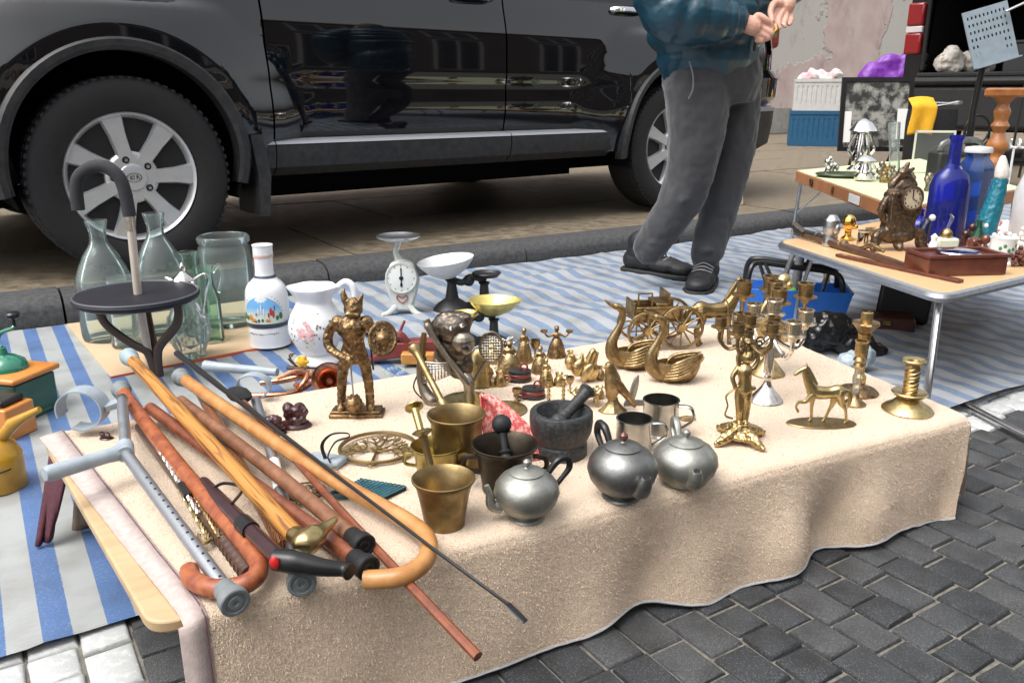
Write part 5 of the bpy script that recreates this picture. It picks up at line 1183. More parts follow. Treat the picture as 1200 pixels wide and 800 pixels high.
def horse_body(b, s=1.0, pose='trot', headup=1.0):
    """a horse facing -x, shoulder about 40 units high"""
    limb(b, ([(-17, 0, 44), (-8, 0, 42), (4, 0, 42), (15, 0, 44), (20, 0, 43)], [8.5, 9, 8.2, 9, 6.5]))
    limb(b, ([(-17, 0, 46), (-24, 0, 58), (-28, 0, 68), (-30, 0, 74)], [8, 6, 4.6, 4]), ([(-29, 0, 75), (-35, 0, 72), (-41, 0, 67)], [4.2, 3.2, 2.3]))
    for s_ in (-1, 1): limb(b, ([(-28, s_*2, 77), (-27.5, s_*2.4, 83)], [1.6, .5]))
    limb(b, ([(-26, 0, 77), (-20, 0, 66), (-13, 0, 54)], [2, 2.6, 2]))
    if pose == 'trot':
        limb(b, ([(-18, -4, 40), (-26, -4, 31), (-34, -4, 31)], [5, 3, 2.2]), ([(-34, -4, 31), (-37, -4, 24), (-34, -4, 17)], [2.2, 1.6, 2]))
        limb(b, ([(-15, 4, 40), (-15, 4, 22), (-14, 4, 4)], [5, 2.4, 1.8]), ([(-14, 4, 4), (-16, 4, .8)], [2, 2.2]))
        limb(b, ([(16, -4, 42), (19, -4, 28), (25, -4, 20), (28, -4, 3)], [7, 3.8, 2.2, 1.8]), ([(28, -4, 3), (26, -4, .8)], [2, 2.2]))
        limb(b, ([(14, 4, 42), (11, 4, 26), (8, 4, 18), (3, 4, 3)], [7, 3.8, 2.2, 1.8]), ([(3, 4, 3), (1, 4, .8)], [2, 2.2]))
    else:
        for x, y, dx in ((-16, -4, -3), (-15, 4, 2)): limb(b, ([(x, y, 40), (x+dx*.5, y, 22), (x+dx, y, 3)], [5, 2.6, 2]), ([(x+dx, y, 2), (x+dx-2, y, .8)], [2.2, 2.2]))
        for x, y, dx in ((15, -4, 2), (14, 4, -2)): limb(b, ([(x, y, 42), (x-2, y, 28), (x+3+dx, y, 20), (x+dx, y, 3)], [7, 3.6, 2.4, 2]), ([(x+dx, y, 2), (x+dx-2, y, .8)], [2.2, 2.2]))
    limb(b, ([(22, 0, 46), (29, 0, 42), (31, 0, 30), (29, 0, 20)], [2, 3, 2.6, 1]))
def horse_stand():
    T = at('horse_figurine', 'trotting brass horse on a thin oval plate', 'horse', 962, 497, TZ)
    T.part('plate', brass_m, lambda b: b.lathe([(40, 0), (41, 1.5), (39.5, 2.6), (0, 2.6)], n=44, sy=.42))
    def fn(b):
        c = B(); horse_body(c); b.add([(v.x*.93+2, v.y*.8, v.z*.88+2.4) for v in c.v], c.f)
    T.part('horse', brass_l, fn, remesh=.62, blur=3)
horse_stand()
def carriage():
    T = at('toy_cart', 'brass toy cart with spoked wheels behind the two swans', 'cart', 772, 404, TZ, rot=8); T.k *= 1.32
    T.part('bed', brass_d, lambda b: b.box((-26, 18), (-13, 13), (24, 27)), bevel=.5)
    for y in (-13.5, 13.5): T.part('side_board', brass_d, lambda b: (b.box((-26, 16), (y-1, y+1), (27.2, 36)), b.box((-26, 16), (y-1.3, y+1.3), (36.2, 38.4))), bevel=.4)
    T.part('end_board', brass_d, lambda b: b.box((-28, -26.2), (-13, 13), (27, 42)), bevel=.4)
    for z0 in (38, ): T.part('seat', brass_d, lambda b: (b.box((-8, 2), (-13, 13), (38.6, 41)), b.box((2.2, 4), (-13, 13), (40, 50))), bevel=.4)
    T.part('rail', brass_d, lambda b: [b.bar((x, -12, 38), (x, -12, 50), 1.2, 1.2) for x in (-24, -12)]+[b.bar((-24, -12, 50), (-12, -12, 50), 1.2, 1.2)], smooth=0)
    for x, y, r in ((-16, -17, 17), (-16, 17, 17), (14, -17, 19), (14, 17, 19)):
        wh = T.part('wheel', brass_d, lambda b: b.tube([(x+r*cos(2*pi*i/36), y, r+1+r*.95*sin(2*pi*i/36)) for i in range(36)], 1.4, 8, close=True))
        T.part('spokes', brass_d, lambda b: [b.tube([(x, y, r+1), (x+(r-.5)*cos(2*pi*i/12), y, r+1+(r-.5)*.95*sin(2*pi*i/12))], .8, 5) for i in range(12)], parent=wh)
        T.part('hub', brass, lambda b: b.tube([(x, y-2.4, r+1), (x, y+2.4, r+1)], 3.4, 10), parent=wh)
    [T.part('shaft', brass_d, lambda b: b.tube(cr([(18, y, 24), (34, y, 25), (58, y*.8, 28)], 5), 1.2, 6)) for y in (-9, 9)]
    H = at('horse_figurine', 'brass cart horse harnessed in front of the toy cart', 'horse', 833, 404, TZ, rot=8)
    def fn(b):
        c = B(); horse_body(c, pose='stand'); b.add([(-v.x*1.06, v.y*.95, v.z*1.0) for v in c.v], c.f)
    H.part('horse', brass_m, fn, remesh=.7, blur=3)
    H.part('harness', brass_d, lambda b: (b.tube([(12+2*cos(0), 10*cos(2*pi*i/20), 43+10.5*sin(2*pi*i/20)) for i in range(20)], 1, 5, close=True), b.tube([(18, 9, 40), (-20, 10, 40)], .9, 5), b.tube([(18, -9.4, 40), (-20, -10.4, 40)], .9, 5)))
carriage()
# ================================================================ CANDELABRA
def cup(b, o, r, h, n=14): b.lathe([(r*.35, -h*.3), (r*.6, 0), (r*1.3, h*.06), (r*1.35, h*.14), (r*.8, h*.2), (r*.85, h*.9), (r, h), (r*.75, h), (r*.65, h*.3), (0, h*.3)], o, n)
def cherub():
    T = at('candelabrum', 'ornate brass candelabrum carried by a cherub on a four footed base', 'candelabrum', 867, 517, TZ)
    def base(b):
        b.lathe([(20, 7), (19, 11), (13, 15), (11, 21), (10, 24)], n=16)
        for q in range(4):
            t = q*pi/2+.5; c, s_ = cos(t), sin(t)
            limb(b, ([(c*14, s_*14, 12), (c*26, s_*26, 8), (c*34, s_*34, 4)], [8, 6, 4]), ([(c*34, s_*34, 4), (c*38, s_*38, 5)], [4, 2.5]))
    T.part('base', brass, base, remesh=.9, blur=2, disp=('VORONOI', 5, 2.2))
    def fig(b):
        limb(b, ([(-3, 0, 24), (-4, -1, 40), (-5, 0, 56), (-4, 0, 66)], [3.6, 4.4, 5.8, 6]), ([(4, 0, 24), (5, 1, 40), (4, 0, 56), (3, 0, 66)], [3.6, 4.4, 5.8, 6]))
        limb(b, ([(-4, -5, 24), (-3, 1, 24)], [3, 3]), ([(4, -5, 24), (4, 1, 24)], [3, 3]))
        limb(b, ([(0, 0, 64), (0, 0, 76), (-1, 0, 88), (0, 0, 96)], [8.5, 7.5, 9, 4])); b.ball((1, -1, 104), (8.5, 8, 8.5)); b.ball((2, 1, 108), (8, 8, 6))
        limb(b, ([(-9, 0, 90), (-15, -2, 80), (-12, -5, 70)], [3.4, 3, 2.6]), ([(9, 0, 90), (13, 0, 100), (8, 0, 114)], [3.2, 2.8, 2.6]), ([(-7, 1, 92), (-10, 0, 104), (-5, 0, 114)], [3, 2.6, 2.4]))
        limb(b, ([(-11, 0, 68), (11, 0, 66)], [3, 3]))
    T.part('cherub', brass, fig, remesh=.85, blur=3)
    T.part('sash', brass, lambda b: b.tube(cr([(-12, -2, 66), (-20, 0, 56), (-17, 2, 44), (-19, 2, 32), (-10, 2, 28)], 6), 1.2, 6))
    T.part('stem', brass_d, lambda b: b.lathe([(6, 112), (4, 118), (8, 122), (5, 127), (6, 134)], n=14))
    for q in range(5):
        t = q*2*pi/5+.35; c, s_ = cos(t)*1.0, sin(t)*.8; R = 32
        ar = T.part('arm', brass_d, lambda b: (b.tube(cr([(0, 0, 124), (c*10, s_*10, 116), (c*22, s_*22, 112), (c*R, s_*R, 122), (c*R, s_*R, 132)], 5), [3, 2.6, 2.2, 2, 2], 8), b.tube([(c*16+5*cos(w_)*c, s_*16, 121+5*sin(w_)) for w_ in [k*.7 for k in range(8)]], 1.2, 5)))
        T.part('candle_cup', brass_d, lambda b: cup(b, (c*R, s_*R, 136), 8, 13), parent=ar)
    T.part('candle_cup', brass_d, lambda b: cup(b, (0, 0, 140), 9, 14))
cherub()
def candelabrum(x, y, label, m, mc, h, r, R, n, ph, hh, arms_z, base_dark=False):
    T = at('candelabrum', label, 'candelabrum', x, y, TZ)
    T.part('foot', m, lambda b: b.lathe(list(zip(crr([r, r, r*.8, r*.35, r*.2, r*.22, r*.16], 3), crr([0, 2, 7, 18, 26, 30, 34], 3))), n=32), smooth=40)
    T.part('stem', m, lambda b: b.lathe([(r*.16, 32), (r*.3, 36), (r*.28, h*.5), (r*.2, h*.62), (r*.4, h*.66), (r*.22, h*.7), (r*.22, h*.96)], n=16))
    for q in range(n):
        t = ph+q*2*pi/n; c, s_ = cos(t), sin(t)
        ar = T.part('arm', m, lambda b: b.tube(cr([(0, 0, h*.74), (c*R*.35, s_*R*.35, h*.64), (c*R*.75, s_*R*.75, h*.58), (c*R, s_*R, h*.68), (c*R, s_*R, arms_z)], 6), 2.5, 8))
        T.part('candle_cup', mc, lambda b: cup(b, (c*R, s_*R, arms_z), 10, 18), parent=ar)
    T.part('candle_cup', mc, lambda b: cup(b, (0, 0, h*.96), 10, 19))
candelabrum(897, 470, 'silver candelabrum with smooth curved arms and shiny bell foot', silver, M('worn_silver', (.72, .66, .55), (.5, .42, .3), .25, 1, 60, rv=.08), 108, 20, 42, 4, .25, 0, 90)
candelabrum(899, 438, 'brass candelabrum with round foot standing behind the silver one', brass, brass_d, 96, 20, 34, 4, -.15, 0, 92)
lathe_thing('brass_candle_foot', 'flat round brass candle foot at the back edge behind the candelabra', 'candle foot', 900, 414, TZ, [(19, 0), (19, 2), (14, 4), (5, 7), (4, 16), (6, 18), (6, 26), (4, 26), (0, 20)], brass_d, 28)
def monkey():
    T = at('monkey_figurine', 'pale brass monkey figurine sitting behind the candelabra cups', 'figurine', 905, 396, TZ)
    T.part('body', brass_l, lambda b: limb(b, ([(-4, 0, 10), (-5, 0, 30), (-2, 0, 48), (4, 0, 58)], [16, 14, 10, 7]), ([(-12, -6, 44), (-18, -9, 30), (-6, -12, 20)], [4, 3.4, 3]), ([(-8, -8, 10), (6, -16, 16), (8, -16, 2)], [7, 6, 4])), remesh=.9, blur=4)
    T.part('head', brass_l, lambda b: (b.ball((6, -2, 68), (10, 9, 10)), b.ball((11, -8, 65), (5, 5, 5)), b.ball((-3, -1, 69), (2, 2, 4))), remesh=.8)
monkey()
def tall_pair():
    T = at('candlestick', 'tall polished brass candlestick with octagonal drip tray near the back edge', 'candlestick', 1005, 460, TZ)
    T.part('foot', bronze, lambda b: b.lathe([(23, 0), (23, 2), (20, 5), (9, 8), (6, 12)], n=32)); T.part('stem', brass, lambda b: b.lathe([(6, 10), (8, 14), (8, 20), (5, 24), (7, 66), (8, 72)], n=8), smooth=20)
    T.part('drip_tray', brass_d, lambda b: b.lathe([(5, 70), (12, 80), (16, 84), (15, 86), (0, 82)], n=8), smooth=15); T.part('cup', brass, lambda b: b.lathe([(5, 82), (6.5, 84), (6.5, 97), (5, 98), (4, 86), (0, 86)], n=20))
    T = at('candlestick', 'short brass candlestick with clear glass stem in front of the tall one', 'candlestick', 1001, 474, TZ)
    T.part('foot', brass_d, lambda b: b.lathe([(13, 0), (13, 2), (9, 5), (5, 10), (4, 14)], n=28)); T.part('glass_stem', g_cut, lambda b: b.lathe([(4, 14), (4.4, 18), (4.2, 44), (5, 46)], n=12)); T.part('cup', brass, lambda b: b.lathe([(5, 45), (6.5, 48), (5, 52), (7, 55), (5, 59), (6.5, 62), (6.5, 76), (8, 78), (6, 78), (5, 66), (0, 66)], n=20))
    T = at('candlestick', 'twisted brass candlestick with wide round foot at the right corner', 'candlestick', 1063, 481, TZ)
    T.part('foot', brass_l, lambda b: b.lathe([(28, 0), (28.5, 2), (26, 5), (19, 9), (12, 16), (9, 18)], n=44)); T.part('drip_tray', brass_l, lambda b: b.lathe([(8, 17), (18, 20), (20, 23), (19, 24), (8, 21)], n=40))
    def tw(b):
        for s_ in (0, pi): b.tube([(4.2*cos(i*.42+s_), 4.2*sin(i*.42+s_), 21+i*.62) for i in range(56)], 4.6, 8)
    T.part('twisted_stem', brass, tw); T.part('cup', brass_l, lambda b: b.lathe([(7, 54), (7, 57), (12.5, 60), (13.5, 62), (12.5, 63), (7, 61), (6, 58), (0, 58)], n=32))
tall_pair()
# ================================================================ SMALL THINGS BEHIND THE CANES
def horn():
    T = at('copper_horn', 'copper hunting horn with its bell turned to the viewer', 'horn', 385, 462, .02)
    Mb = Matrix.Translation((4, -10, 22)) @ Matrix.Rotation(radians(68), 4, 'X') @ Matrix.Rotation(radians(12), 4, 'Y')
    T.part('bell', copper, lambda b: b.lathe([(4, -46), (5, -30), (8, -16), (13, -6), (19, 0), (20, 1), (18.5, 1), (12, -6), (6, -18), (3, -30), (0, -30)], n=32, M=Mb), smooth=50)
    T.part('tubing', copper, lambda b: (b.tube(cr([(4, 30, 14), (-30, 26, 14), (-60, 20, 10), (-84, 16, 8)], 5), [4.4, 4, 3.6, 3], 10), b.tube(cr([(-40, 10, 8), (-30, -6, 12), (-26, 10, 22), (-44, 24, 20), (-64, 20, 12)], 6), 3.4, 10), b.tube(cr([(-24, 16, 8), (-40, -14, 6), (-70, -22, 6), (-96, -18, 5)], 6), 3.6, 10)))
    T.part('winding', M('copper_cord', (.5, .22, .12), (.3, .1, .05), .6, 0, 120), lambda b: b.tube([(-6-i*.7, 26+4.4*sin(i*.9)+2, 15+5.4*cos(i*.9)) for i in range(40)], 1.5, 5))
horn()
def blob(x, y, w_, h, label, m, seed, name='carving', cat='carving'):
    T = at(name, label, cat, x, y, TZ); rr = random.Random(seed)
    T.part('base', m, lambda b: b.lathe([(w_*.5, 0), (w_*.52, h*.1), (w_*.44, h*.2)], n=16, sy=.7))
    T.part('figure', m, lambda b: [b.ball((rr.uniform(-.32, .32)*w_, rr.uniform(-.15, .15)*w_, h*rr.uniform(.3, .85)), w_*rr.uniform(.13, .22), 10) for i in range(11)], remesh=1.0, blur=2, disp=('CLOUDS', 3, 2))
blob(346, 500, 38, 30, 'dark maroon carved figure group on a small base, the larger of two', maroon, 3)
blob(322, 508, 28, 22, 'dark maroon carved figure, the smaller one lying by the canes', maroon, 6)
blob(125, 514, 16, 9, 'small dark brown carved bead by the crutch cuff', maroon, 9)
def toy():
    T = at('toy_flower', 'small yellow flower toy with dark stalks in front of the pitcher', 'toy', 350, 432, .018)
    T.part('flower', M('yellow_plush', (.75, .42, .03), (.65, .32, .02), .8, 0, 60), lambda b: (b.ball((5, 0, 9), (6.5, 5, 6.5)), [b.ball((5+6*cos(q), -1, 9+6*sin(q)), 2.6, 8) for q in [k*pi/3 for k in range(6)]]), remesh=.8)
    T.part('stalks', wood_d, lambda b: [b.tube(cr([(-2, 0, 3), (-8-k, 3, 6+3*k), (-12+3*k, 2, 12+2*k)], 4), .9, 5) for k in range(4)]); T.part('base', wood_d, lambda b: b.box((-14, 12), (-4, 3), (0, 3)), bevel=.8)
toy()
def plane():
    T = at('wood_plane', 'old red brown wooden jack plane with pale block, behind the knight', 'wood plane', 478, 420, .02, rot=6)
    rp = M('red_stained_wood', (.20, .035, .03), (.14, .025, .02), .5, 0, 30, .1)
    T.part('body', rp, lambda b: b.add([(-48, -10, 0), (40, -10, 8), (40, 10, 8), (-48, 10, 0), (-20, -10, 22), (40, -10, 24), (40, 10, 24), (-20, 10, 22)], [(0, 3, 2, 1), (4, 5, 6, 7), (0, 1, 5, 4), (1, 2, 6, 5), (2, 3, 7, 6), (3, 0, 4, 7)]), bevel=2)
    T.part('blade', rp, lambda b: b.bar((-14, 0, 20), (-2, 0, 46), 5, 3), bevel=1); T.part('wedge', rp, lambda b: b.tube(cr([(-18, -4, 22), (-8, -6, 30), (4, -6, 16)], 4), [5, 6, 3], 8))
    T.part('block', M('ochre_wood', (.48, .22, .05), (.4, .17, .035), .5, 0, 30), lambda b: b.box((-4, 34), (-24, -11), (0, 13), Matrix.Rotation(-.15, 4, 'Z')), bevel=1.5)
plane()
def scatter():
    rr = random.Random(11)
    for i, (x, y, lb) in enumerate([(462, 437, 'left'), (478, 448, 'right')]):
        T = at('bead_string', 'string of clear beads on the groundsheet, %s' % ('beside the knight shield' if i == 0 else 'beside the metal animal figure'), 'beads', x, y, .02)
        bo = T.part('bead', g_cut, lambda b: [b.ball((10*cos(k*.5)+rr.uniform(-3, 3), 14*sin(k*.5), 2), 1.9, 8) for k in range(14)]); bo['kind'] = 'stuff'
scatter()
def small_brass():
    gob = lambda h, r: [(r*.7, 0), (r*.7, h*.05), (r*.2, h*.15), (r*.18, h*.45), (r*.6, h*.55), (r, h*.8), (r*.95, h), (r*.8, h), (r*.7, h*.7), (0, h*.6)]
    vase = lambda h, r: [(r*.5, 0), (r*.6, h*.04), (r, h*.35), (r*.8, h*.6), (r*.35, h*.8), (r*.6, h), (r*.45, h), (0, h*.7)]
    jugp = lambda h, r: [(r*.8, 0), (r, h*.1), (r, h*.5), (r*.6, h*.75), (r*.8, h), (r*.65, h), (0, h*.6)]
    for x, y, pr, m, lb in ((584, 432, gob(22, 7), brass_l, 'tiny pale brass goblet left of the crinoline lady bell'), (571, 444, vase(20, 8), brass_d, 'tiny aged brass vase beside the broad based bell'), (627, 421, gob(24, 6), brass_d, 'tiny aged brass goblet behind the squat lady bell'), (668, 432, vase(22, 7), brass, 'tiny brass vase left of the brass fox'), (655, 452, jugp(16, 6), brass_l, 'tiny pale brass jug above the two tiny candlesticks'), (668, 458, gob(18, 5), brass_d, 'tiny aged brass goblet beside the pierced trivet'), (703, 446, vase(18, 6), brass_d, 'tiny aged brass vase right of the brass fox'), (702, 466, jugp(14, 6), brass, 'tiny brass jug between pierced trivet and pigeon'), (606, 470, gob(16, 6), brass_d, 'tiny aged brass goblet below the red ringed weights'), (586, 452, jugp(18, 7), brass, 'tiny brass jug in front of the crinoline lady bell')):
        T = lathe_thing('brass_trinket', lb, 'brass ware', x, y, TZ, pr, m, 16)
        if 'jug' in lb: T.part('handle', m, lambda b: b.tube(cr([(5, 0, 13), (11, 0, 12), (10, 0, 5), (6, 0, 3)], 4), 1, 6))
small_brass()
# ================================================================ PERSON
def W(x, y, Y):
    u = (x-600)/FPX; v = (400-y)/FPX; r = Vector((u, cos(PITCH)+v*sin(PITCH), -sin(PITCH)+v*cos(PITCH)))
    return Vector((0, 0, CAM_H))+r*(Y/r.y)
def person():
    Y0 = P(800, 335, .02).y; o = Vector((W(800, 335, Y0).x, Y0, .016)); k = 1/288
    T = Thing('person', 'person in dark teal padded jacket and grey trousers, looking at something held in both hands', 'person', o)
    def q(x, y, dy=0): return W(x, y, Y0+dy)-o
    def lim(b, pts, rs, n=14, flat=1.0):
        c = cr(pts, 4); b.tube(c, crr(rs, 4), n, flat=flat); b.ball(pts[0], rs[0]*.98, 12); b.ball(pts[-1], rs[-1]*.98, 12)
    # ---- body (skin), one continuous figure
    def hand(b, wrist, palm, nrm, knuckles, tips, mids, thumb, r=.0092):
        lim(b, [wrist, wrist.lerp(palm, .5), palm], [.026, .03, .03])
        for kn, md, tp in zip(knuckles, mids, tips): b.tube(cr([palm.lerp(kn, .3), kn, md, tp], 4), crr([.012, .0105, .009, .0072], 4), 10); b.ball(tp, .0072, 8)
        b.tube(cr(thumb, 4), crr([.016, .0135, .011, .0085], 4), 10); b.ball(thumb[-1], .0085, 8)
    def body(b):
        lim(b, [q(835, 70, .02), q(838, 0, .0), q(838, -70, .0), q(845, -100, 0)], [.13, .14, .15, .07])
        lim(b, [q(815, 100, -.03), q(802, 220, -.05), q(785, 255, -.04)], [.07, .05, .04]); lim(b, [q(858, 100, .06), q(846, 235, .05), q(838, 265, .03)], [.07, .05, .04])
        # neck, head bent towards the hands
        lim(b, [q(845, -90, 0), q(853, -112, -.02)], [.06, .055])
        hc = q(862, -138, -.03); F = Vector((.62, -.70, -.35)).normalized(); Sd = Vector((.75, .66, 0)).normalized(); U = Sd.cross(F)
        if U.z < 0: U = -U
        b.ball(hc, (.083, .083, .108), 16); b.ball(hc+F*.03-U*.045, .062, 14); b.ball(hc+F*.1-U*.012, (.014, .014, .018), 8); b.ball(hc+F*.085-U*.085, .022, 8)
        b.ball(hc+F*.088-U*.052, (.024, .02, .009), 8)
        for s_ in (-1, 1): b.ball(hc+Sd*(.083*s_)-U*.01, (.014, .02, .03), 8)
        # arms
        lim(b, [q(790, -75, -.10), q(782, -20, -.16), q(795, 12, -.18), q(868, 24, -.20)], [.055, .045, .042, .028])
        lim(b, [q(880, -75, .10), q(905, -35, .06), q(925, -6, -.06)], [.055, .045, .028])
        # right hand: closed round the coin
        w1 = q(866, 24, -.20); p1 = q(884, 32, -.205)
        hand(b, w1, p1, None, [q(893, 25, -.20), q(894, 33, -.215), q(892, 39, -.215), q(888, 43, -.205)], [q(899, 40, -.20), q(897, 43, -.205), q(892, 47, -.205), q(886, 48, -.2)], [q(906, 33, -.215), q(905, 40, -.225), q(901, 45, -.22), q(894, 48, -.215)], [p1+Vector((0, 0, .012)), q(888, 19, -.21), q(897, 23, -.22), q(905, 30, -.215)])
        w2 = q(925, -4, -.07); p2 = q(921, 8, -.11)
        hand(b, w2, p2, None, [q(911, 11, -.13), q(915, 17, -.14), q(921, 20, -.135), q(927, 20, -.12)], [q(909, 31, -.195), q(914, 33, -.19), q(920, 31, -.18), q(925, 29, -.16)], [q(906, 22, -.165), q(912, 27, -.175), q(919, 28, -.17), q(926, 27, -.15)], [p2, q(908, 4, -.14), q(903, 14, -.165), q(905, 25, -.195)])
    bd = T.part('body', skin, body, remesh=.0034, blur=2)
    hc = q(862, -138, -.03)
    T.part('hair', M('grey_hair', (.10, .09, .08), (.2, .18, .16), .8, 0, 90, .5, 300, stretch=(1, 1, .2)), lambda b: (b.ball(hc+Vector((-.018, .022, .03)), (.09, .088, .095), 18)), disp=('CLOUDS', .02, .012))
    for s_ in (-1, 1):
        F = Vector((.62, -.70, -.35)).normalized(); Sd = Vector((.75, .66, 0)).normalized(); U = Sd.cross(F); U = U if U.z > 0 else -U
        T.part('eye', M('eye', (.05, .04, .035), None, .1), lambda b: b.ball(hc+F*.082+Sd*.03*s_+U*.004, .008, 8))
    # ---- trousers
    tm = M('grey_trousers', (.034, .035, .039), (.047, .048, .053), .9, 0, 14, .6, 40, sheen=.25)
    def trousers(b):
        b.tube(cr([q(834, 58, .02), q(834, 78, .02), q(836, 100, .01), q(838, 125, .01)], 4), crr([.17, .18, .185, .15], 4), 28, flat=.82)
        b.ball(q(800, 92, .06), (.085, .11, .1), 14); b.ball(q(838, 60, .02), (.17, .14, .05), 14)
        lim(b, [q(818, 105, -.05), q(815, 165, -.07), q(803, 222, -.07), q(780, 262, -.05), q(762, 288, -.02), q(760, 294, -.02)], [.128, .106, .09, .078, .07, .062], 20)
        lim(b, [q(858, 108, .07), q(860, 165, .06), q(846, 232, .05), q(834, 276, .03), q(828, 298, .02), q(827, 304, .02)], [.112, .092, .08, .072, .068, .062], 20)
        # folds
        for pts, r in (([q(784, 238, -.06), q(800, 236, -.155), q(824, 226, -.12)], .012), ([q(748, 282, -.03), q(765, 284, -.10), q(786, 276, -.07)], .012), ([q(810, 290, .0), q(828, 294, -.055), q(848, 290, .0)], .011)):
            b.tube(cr(pts, 4), [r*.3, r, r*.3], 8)
    tr = T.part('trousers', tm, trousers, remesh=.0075, blur=3, disp=('FOLDS', .1, .013))
    T.part('pocket_seam', M('seam', (.14, .145, .16), None, .9), lambda b: b.tube(cr([q(808, 72, -.20), q(812, 88, -.205), q(812, 104, -.205), q(807, 116, -.2)], 5), .0028, 6), parent=tr)
    # ---- padded jacket
    jm = M('teal_nylon', (.005, .036, .06), (.007, .046, .074), .36, 0, 9, .35, 60, coat=.1)
    def puff(b, pts, rs, step, amp, n=24, flat=1.0):
        c = cr(pts, 10); r = crr(rs, 10); L = 0; out = []
        for i in range(len(c)):
            if i: L += (c[i]-c[i-1]).length
            out.append(r[i]*(1+amp*(abs(sin(pi*L/step))**.6-.6)))
        b.tube(c, out, n, flat=flat); b.ball(pts[0], rs[0]*.96, 14); b.ball(pts[-1], rs[-1]*.96, 14)
    def jacket(b):
        puff(b, [q(829, 58, .02), q(830, 20, .01), q(832, -30, .0), q(836, -80, 0), q(845, -100, 0)], [.2, .225, .225, .20, .08], .085, .10, 32, .85)
        puff(b, [q(794, -82, -.09), q(782, -40, -.17), q(782, 5, -.2), q(815, 20, -.21), q(858, 23, -.20)], [.085, .098, .105, .095, .062], .07, .15)
        puff(b, [q(878, -80, .09), q(900, -45, .06), q(915, -22, -.01), q(926, -10, -.06)], [.085, .09, .075, .056], .07, .15)
    jk = T.part('jacket', jm, jacket, remesh=.006, blur=1, disp=('CLOUDS', .06, .012))
    T.part('cuff', M('black_rib', (.01, .011, .014), None, .9), lambda b: b.tube([q(858, 23, -.20), q(869, 25, -.20)], [.05, .042], 20), parent=jk)
    T.part('cuff', M('black_rib', (.01, .011, .014), None, .9), lambda b: b.tube([q(926, -12, -.06), q(926, -3, -.075)], [.048, .04], 20), parent=jk)
    T.part('collar', jm, lambda b: b.lathe([(.10, 0), (.098, .04), (.085, .05), (.08, .01)], q(846, -106, 0), 24), parent=jk)
    T.part('zip', M('zip_dark', (.02, .025, .03), None, .5), lambda b: b.tube(cr([q(884, 60, -.13), q(888, 20, -.15), q(886, -40, -.15)], 4), .006, 6), parent=jk)
    # ---- shoes
    sm_ = M('shoe_black', (.007, .007, .009), (.014, .014, .016), .6, 0, 60, .3, 250); so = M('shoe_sole', (.012, .012, .013), None, .7); lc = M('shoe_lace', (.2, .2, .21), None, .8)
    for c, ang in ((P(766, 322, .016)-o, -38), (P(824, 337, .016)-o, -112)):
        Mt = Matrix.Translation(Vector((c.x, c.y, 0))) @ Matrix.Rotation(radians(ang), 4, 'Z') @ Matrix.Scale(1.1, 4)
        def shoe(b):
            for p, r in (((-.085, 0, .05), (.05, .043, .045)), ((-.03, 0, .055), (.07, .045, .05)), ((.05, 0, .042), (.08, .050, .036)), ((.115, 0, .036), (.055, .046, .028)), ((-.07, 0, .085), (.05, .042, .04)), ((-.065, 0, .12), (.05, .044, .045))): b.ball(Mt @ Vector(p), r, 14, Mt.to_3x3().to_4x4())
        s_ = T.part('shoe', sm_, shoe, remesh=.005, blur=4)
        prof = [(-.14, 0), (-.13, .035), (-.06, .045), (.04, .05), (.11, .054), (.155, .036), (.17, 0), (.155, -.036), (.11, -.054), (.04, -.05), (-.06, -.045), (-.13, -.035)]
        T.part('sole', so, lambda b: b.prism([((Mt @ Vector((x, y, 0))).x, (Mt @ Vector((x, y, 0))).y) for x, y in prof], 0, .022), parent=s_, bevel=.006)
        for i in range(4): T.part('lace', lc, lambda b: b.tube(cr([Mt @ Vector((-.01+i*.022, -.034, .082-i*.005)), Mt @ Vector((.0+i*.022, 0, .102-i*.008)), Mt @ Vector((-.012+i*.022, .034, .082-i*.005))], 4), .0035, 6), parent=s_)
    # ---- thing held
    C = Thing('coin_medal', 'small round gold medal with green and red ribbon between the fingers', 'medal', W(905, 33, Y0-.21))
    C.part('disc', goldm, lambda b: b.lathe([(0, -.002), (.016, -.002), (.018, 0), (.016, .002), (0, .002)], n=20, M=Matrix.Rotation(radians(60), 4, 'X')))
    C.part('ribbon', M('green_ribbon', (.1, .2, .05), None, .7), lambda b: b.box((-.006, .016), (-.003, .003), (-.03, -.01)), smooth=0)
person()
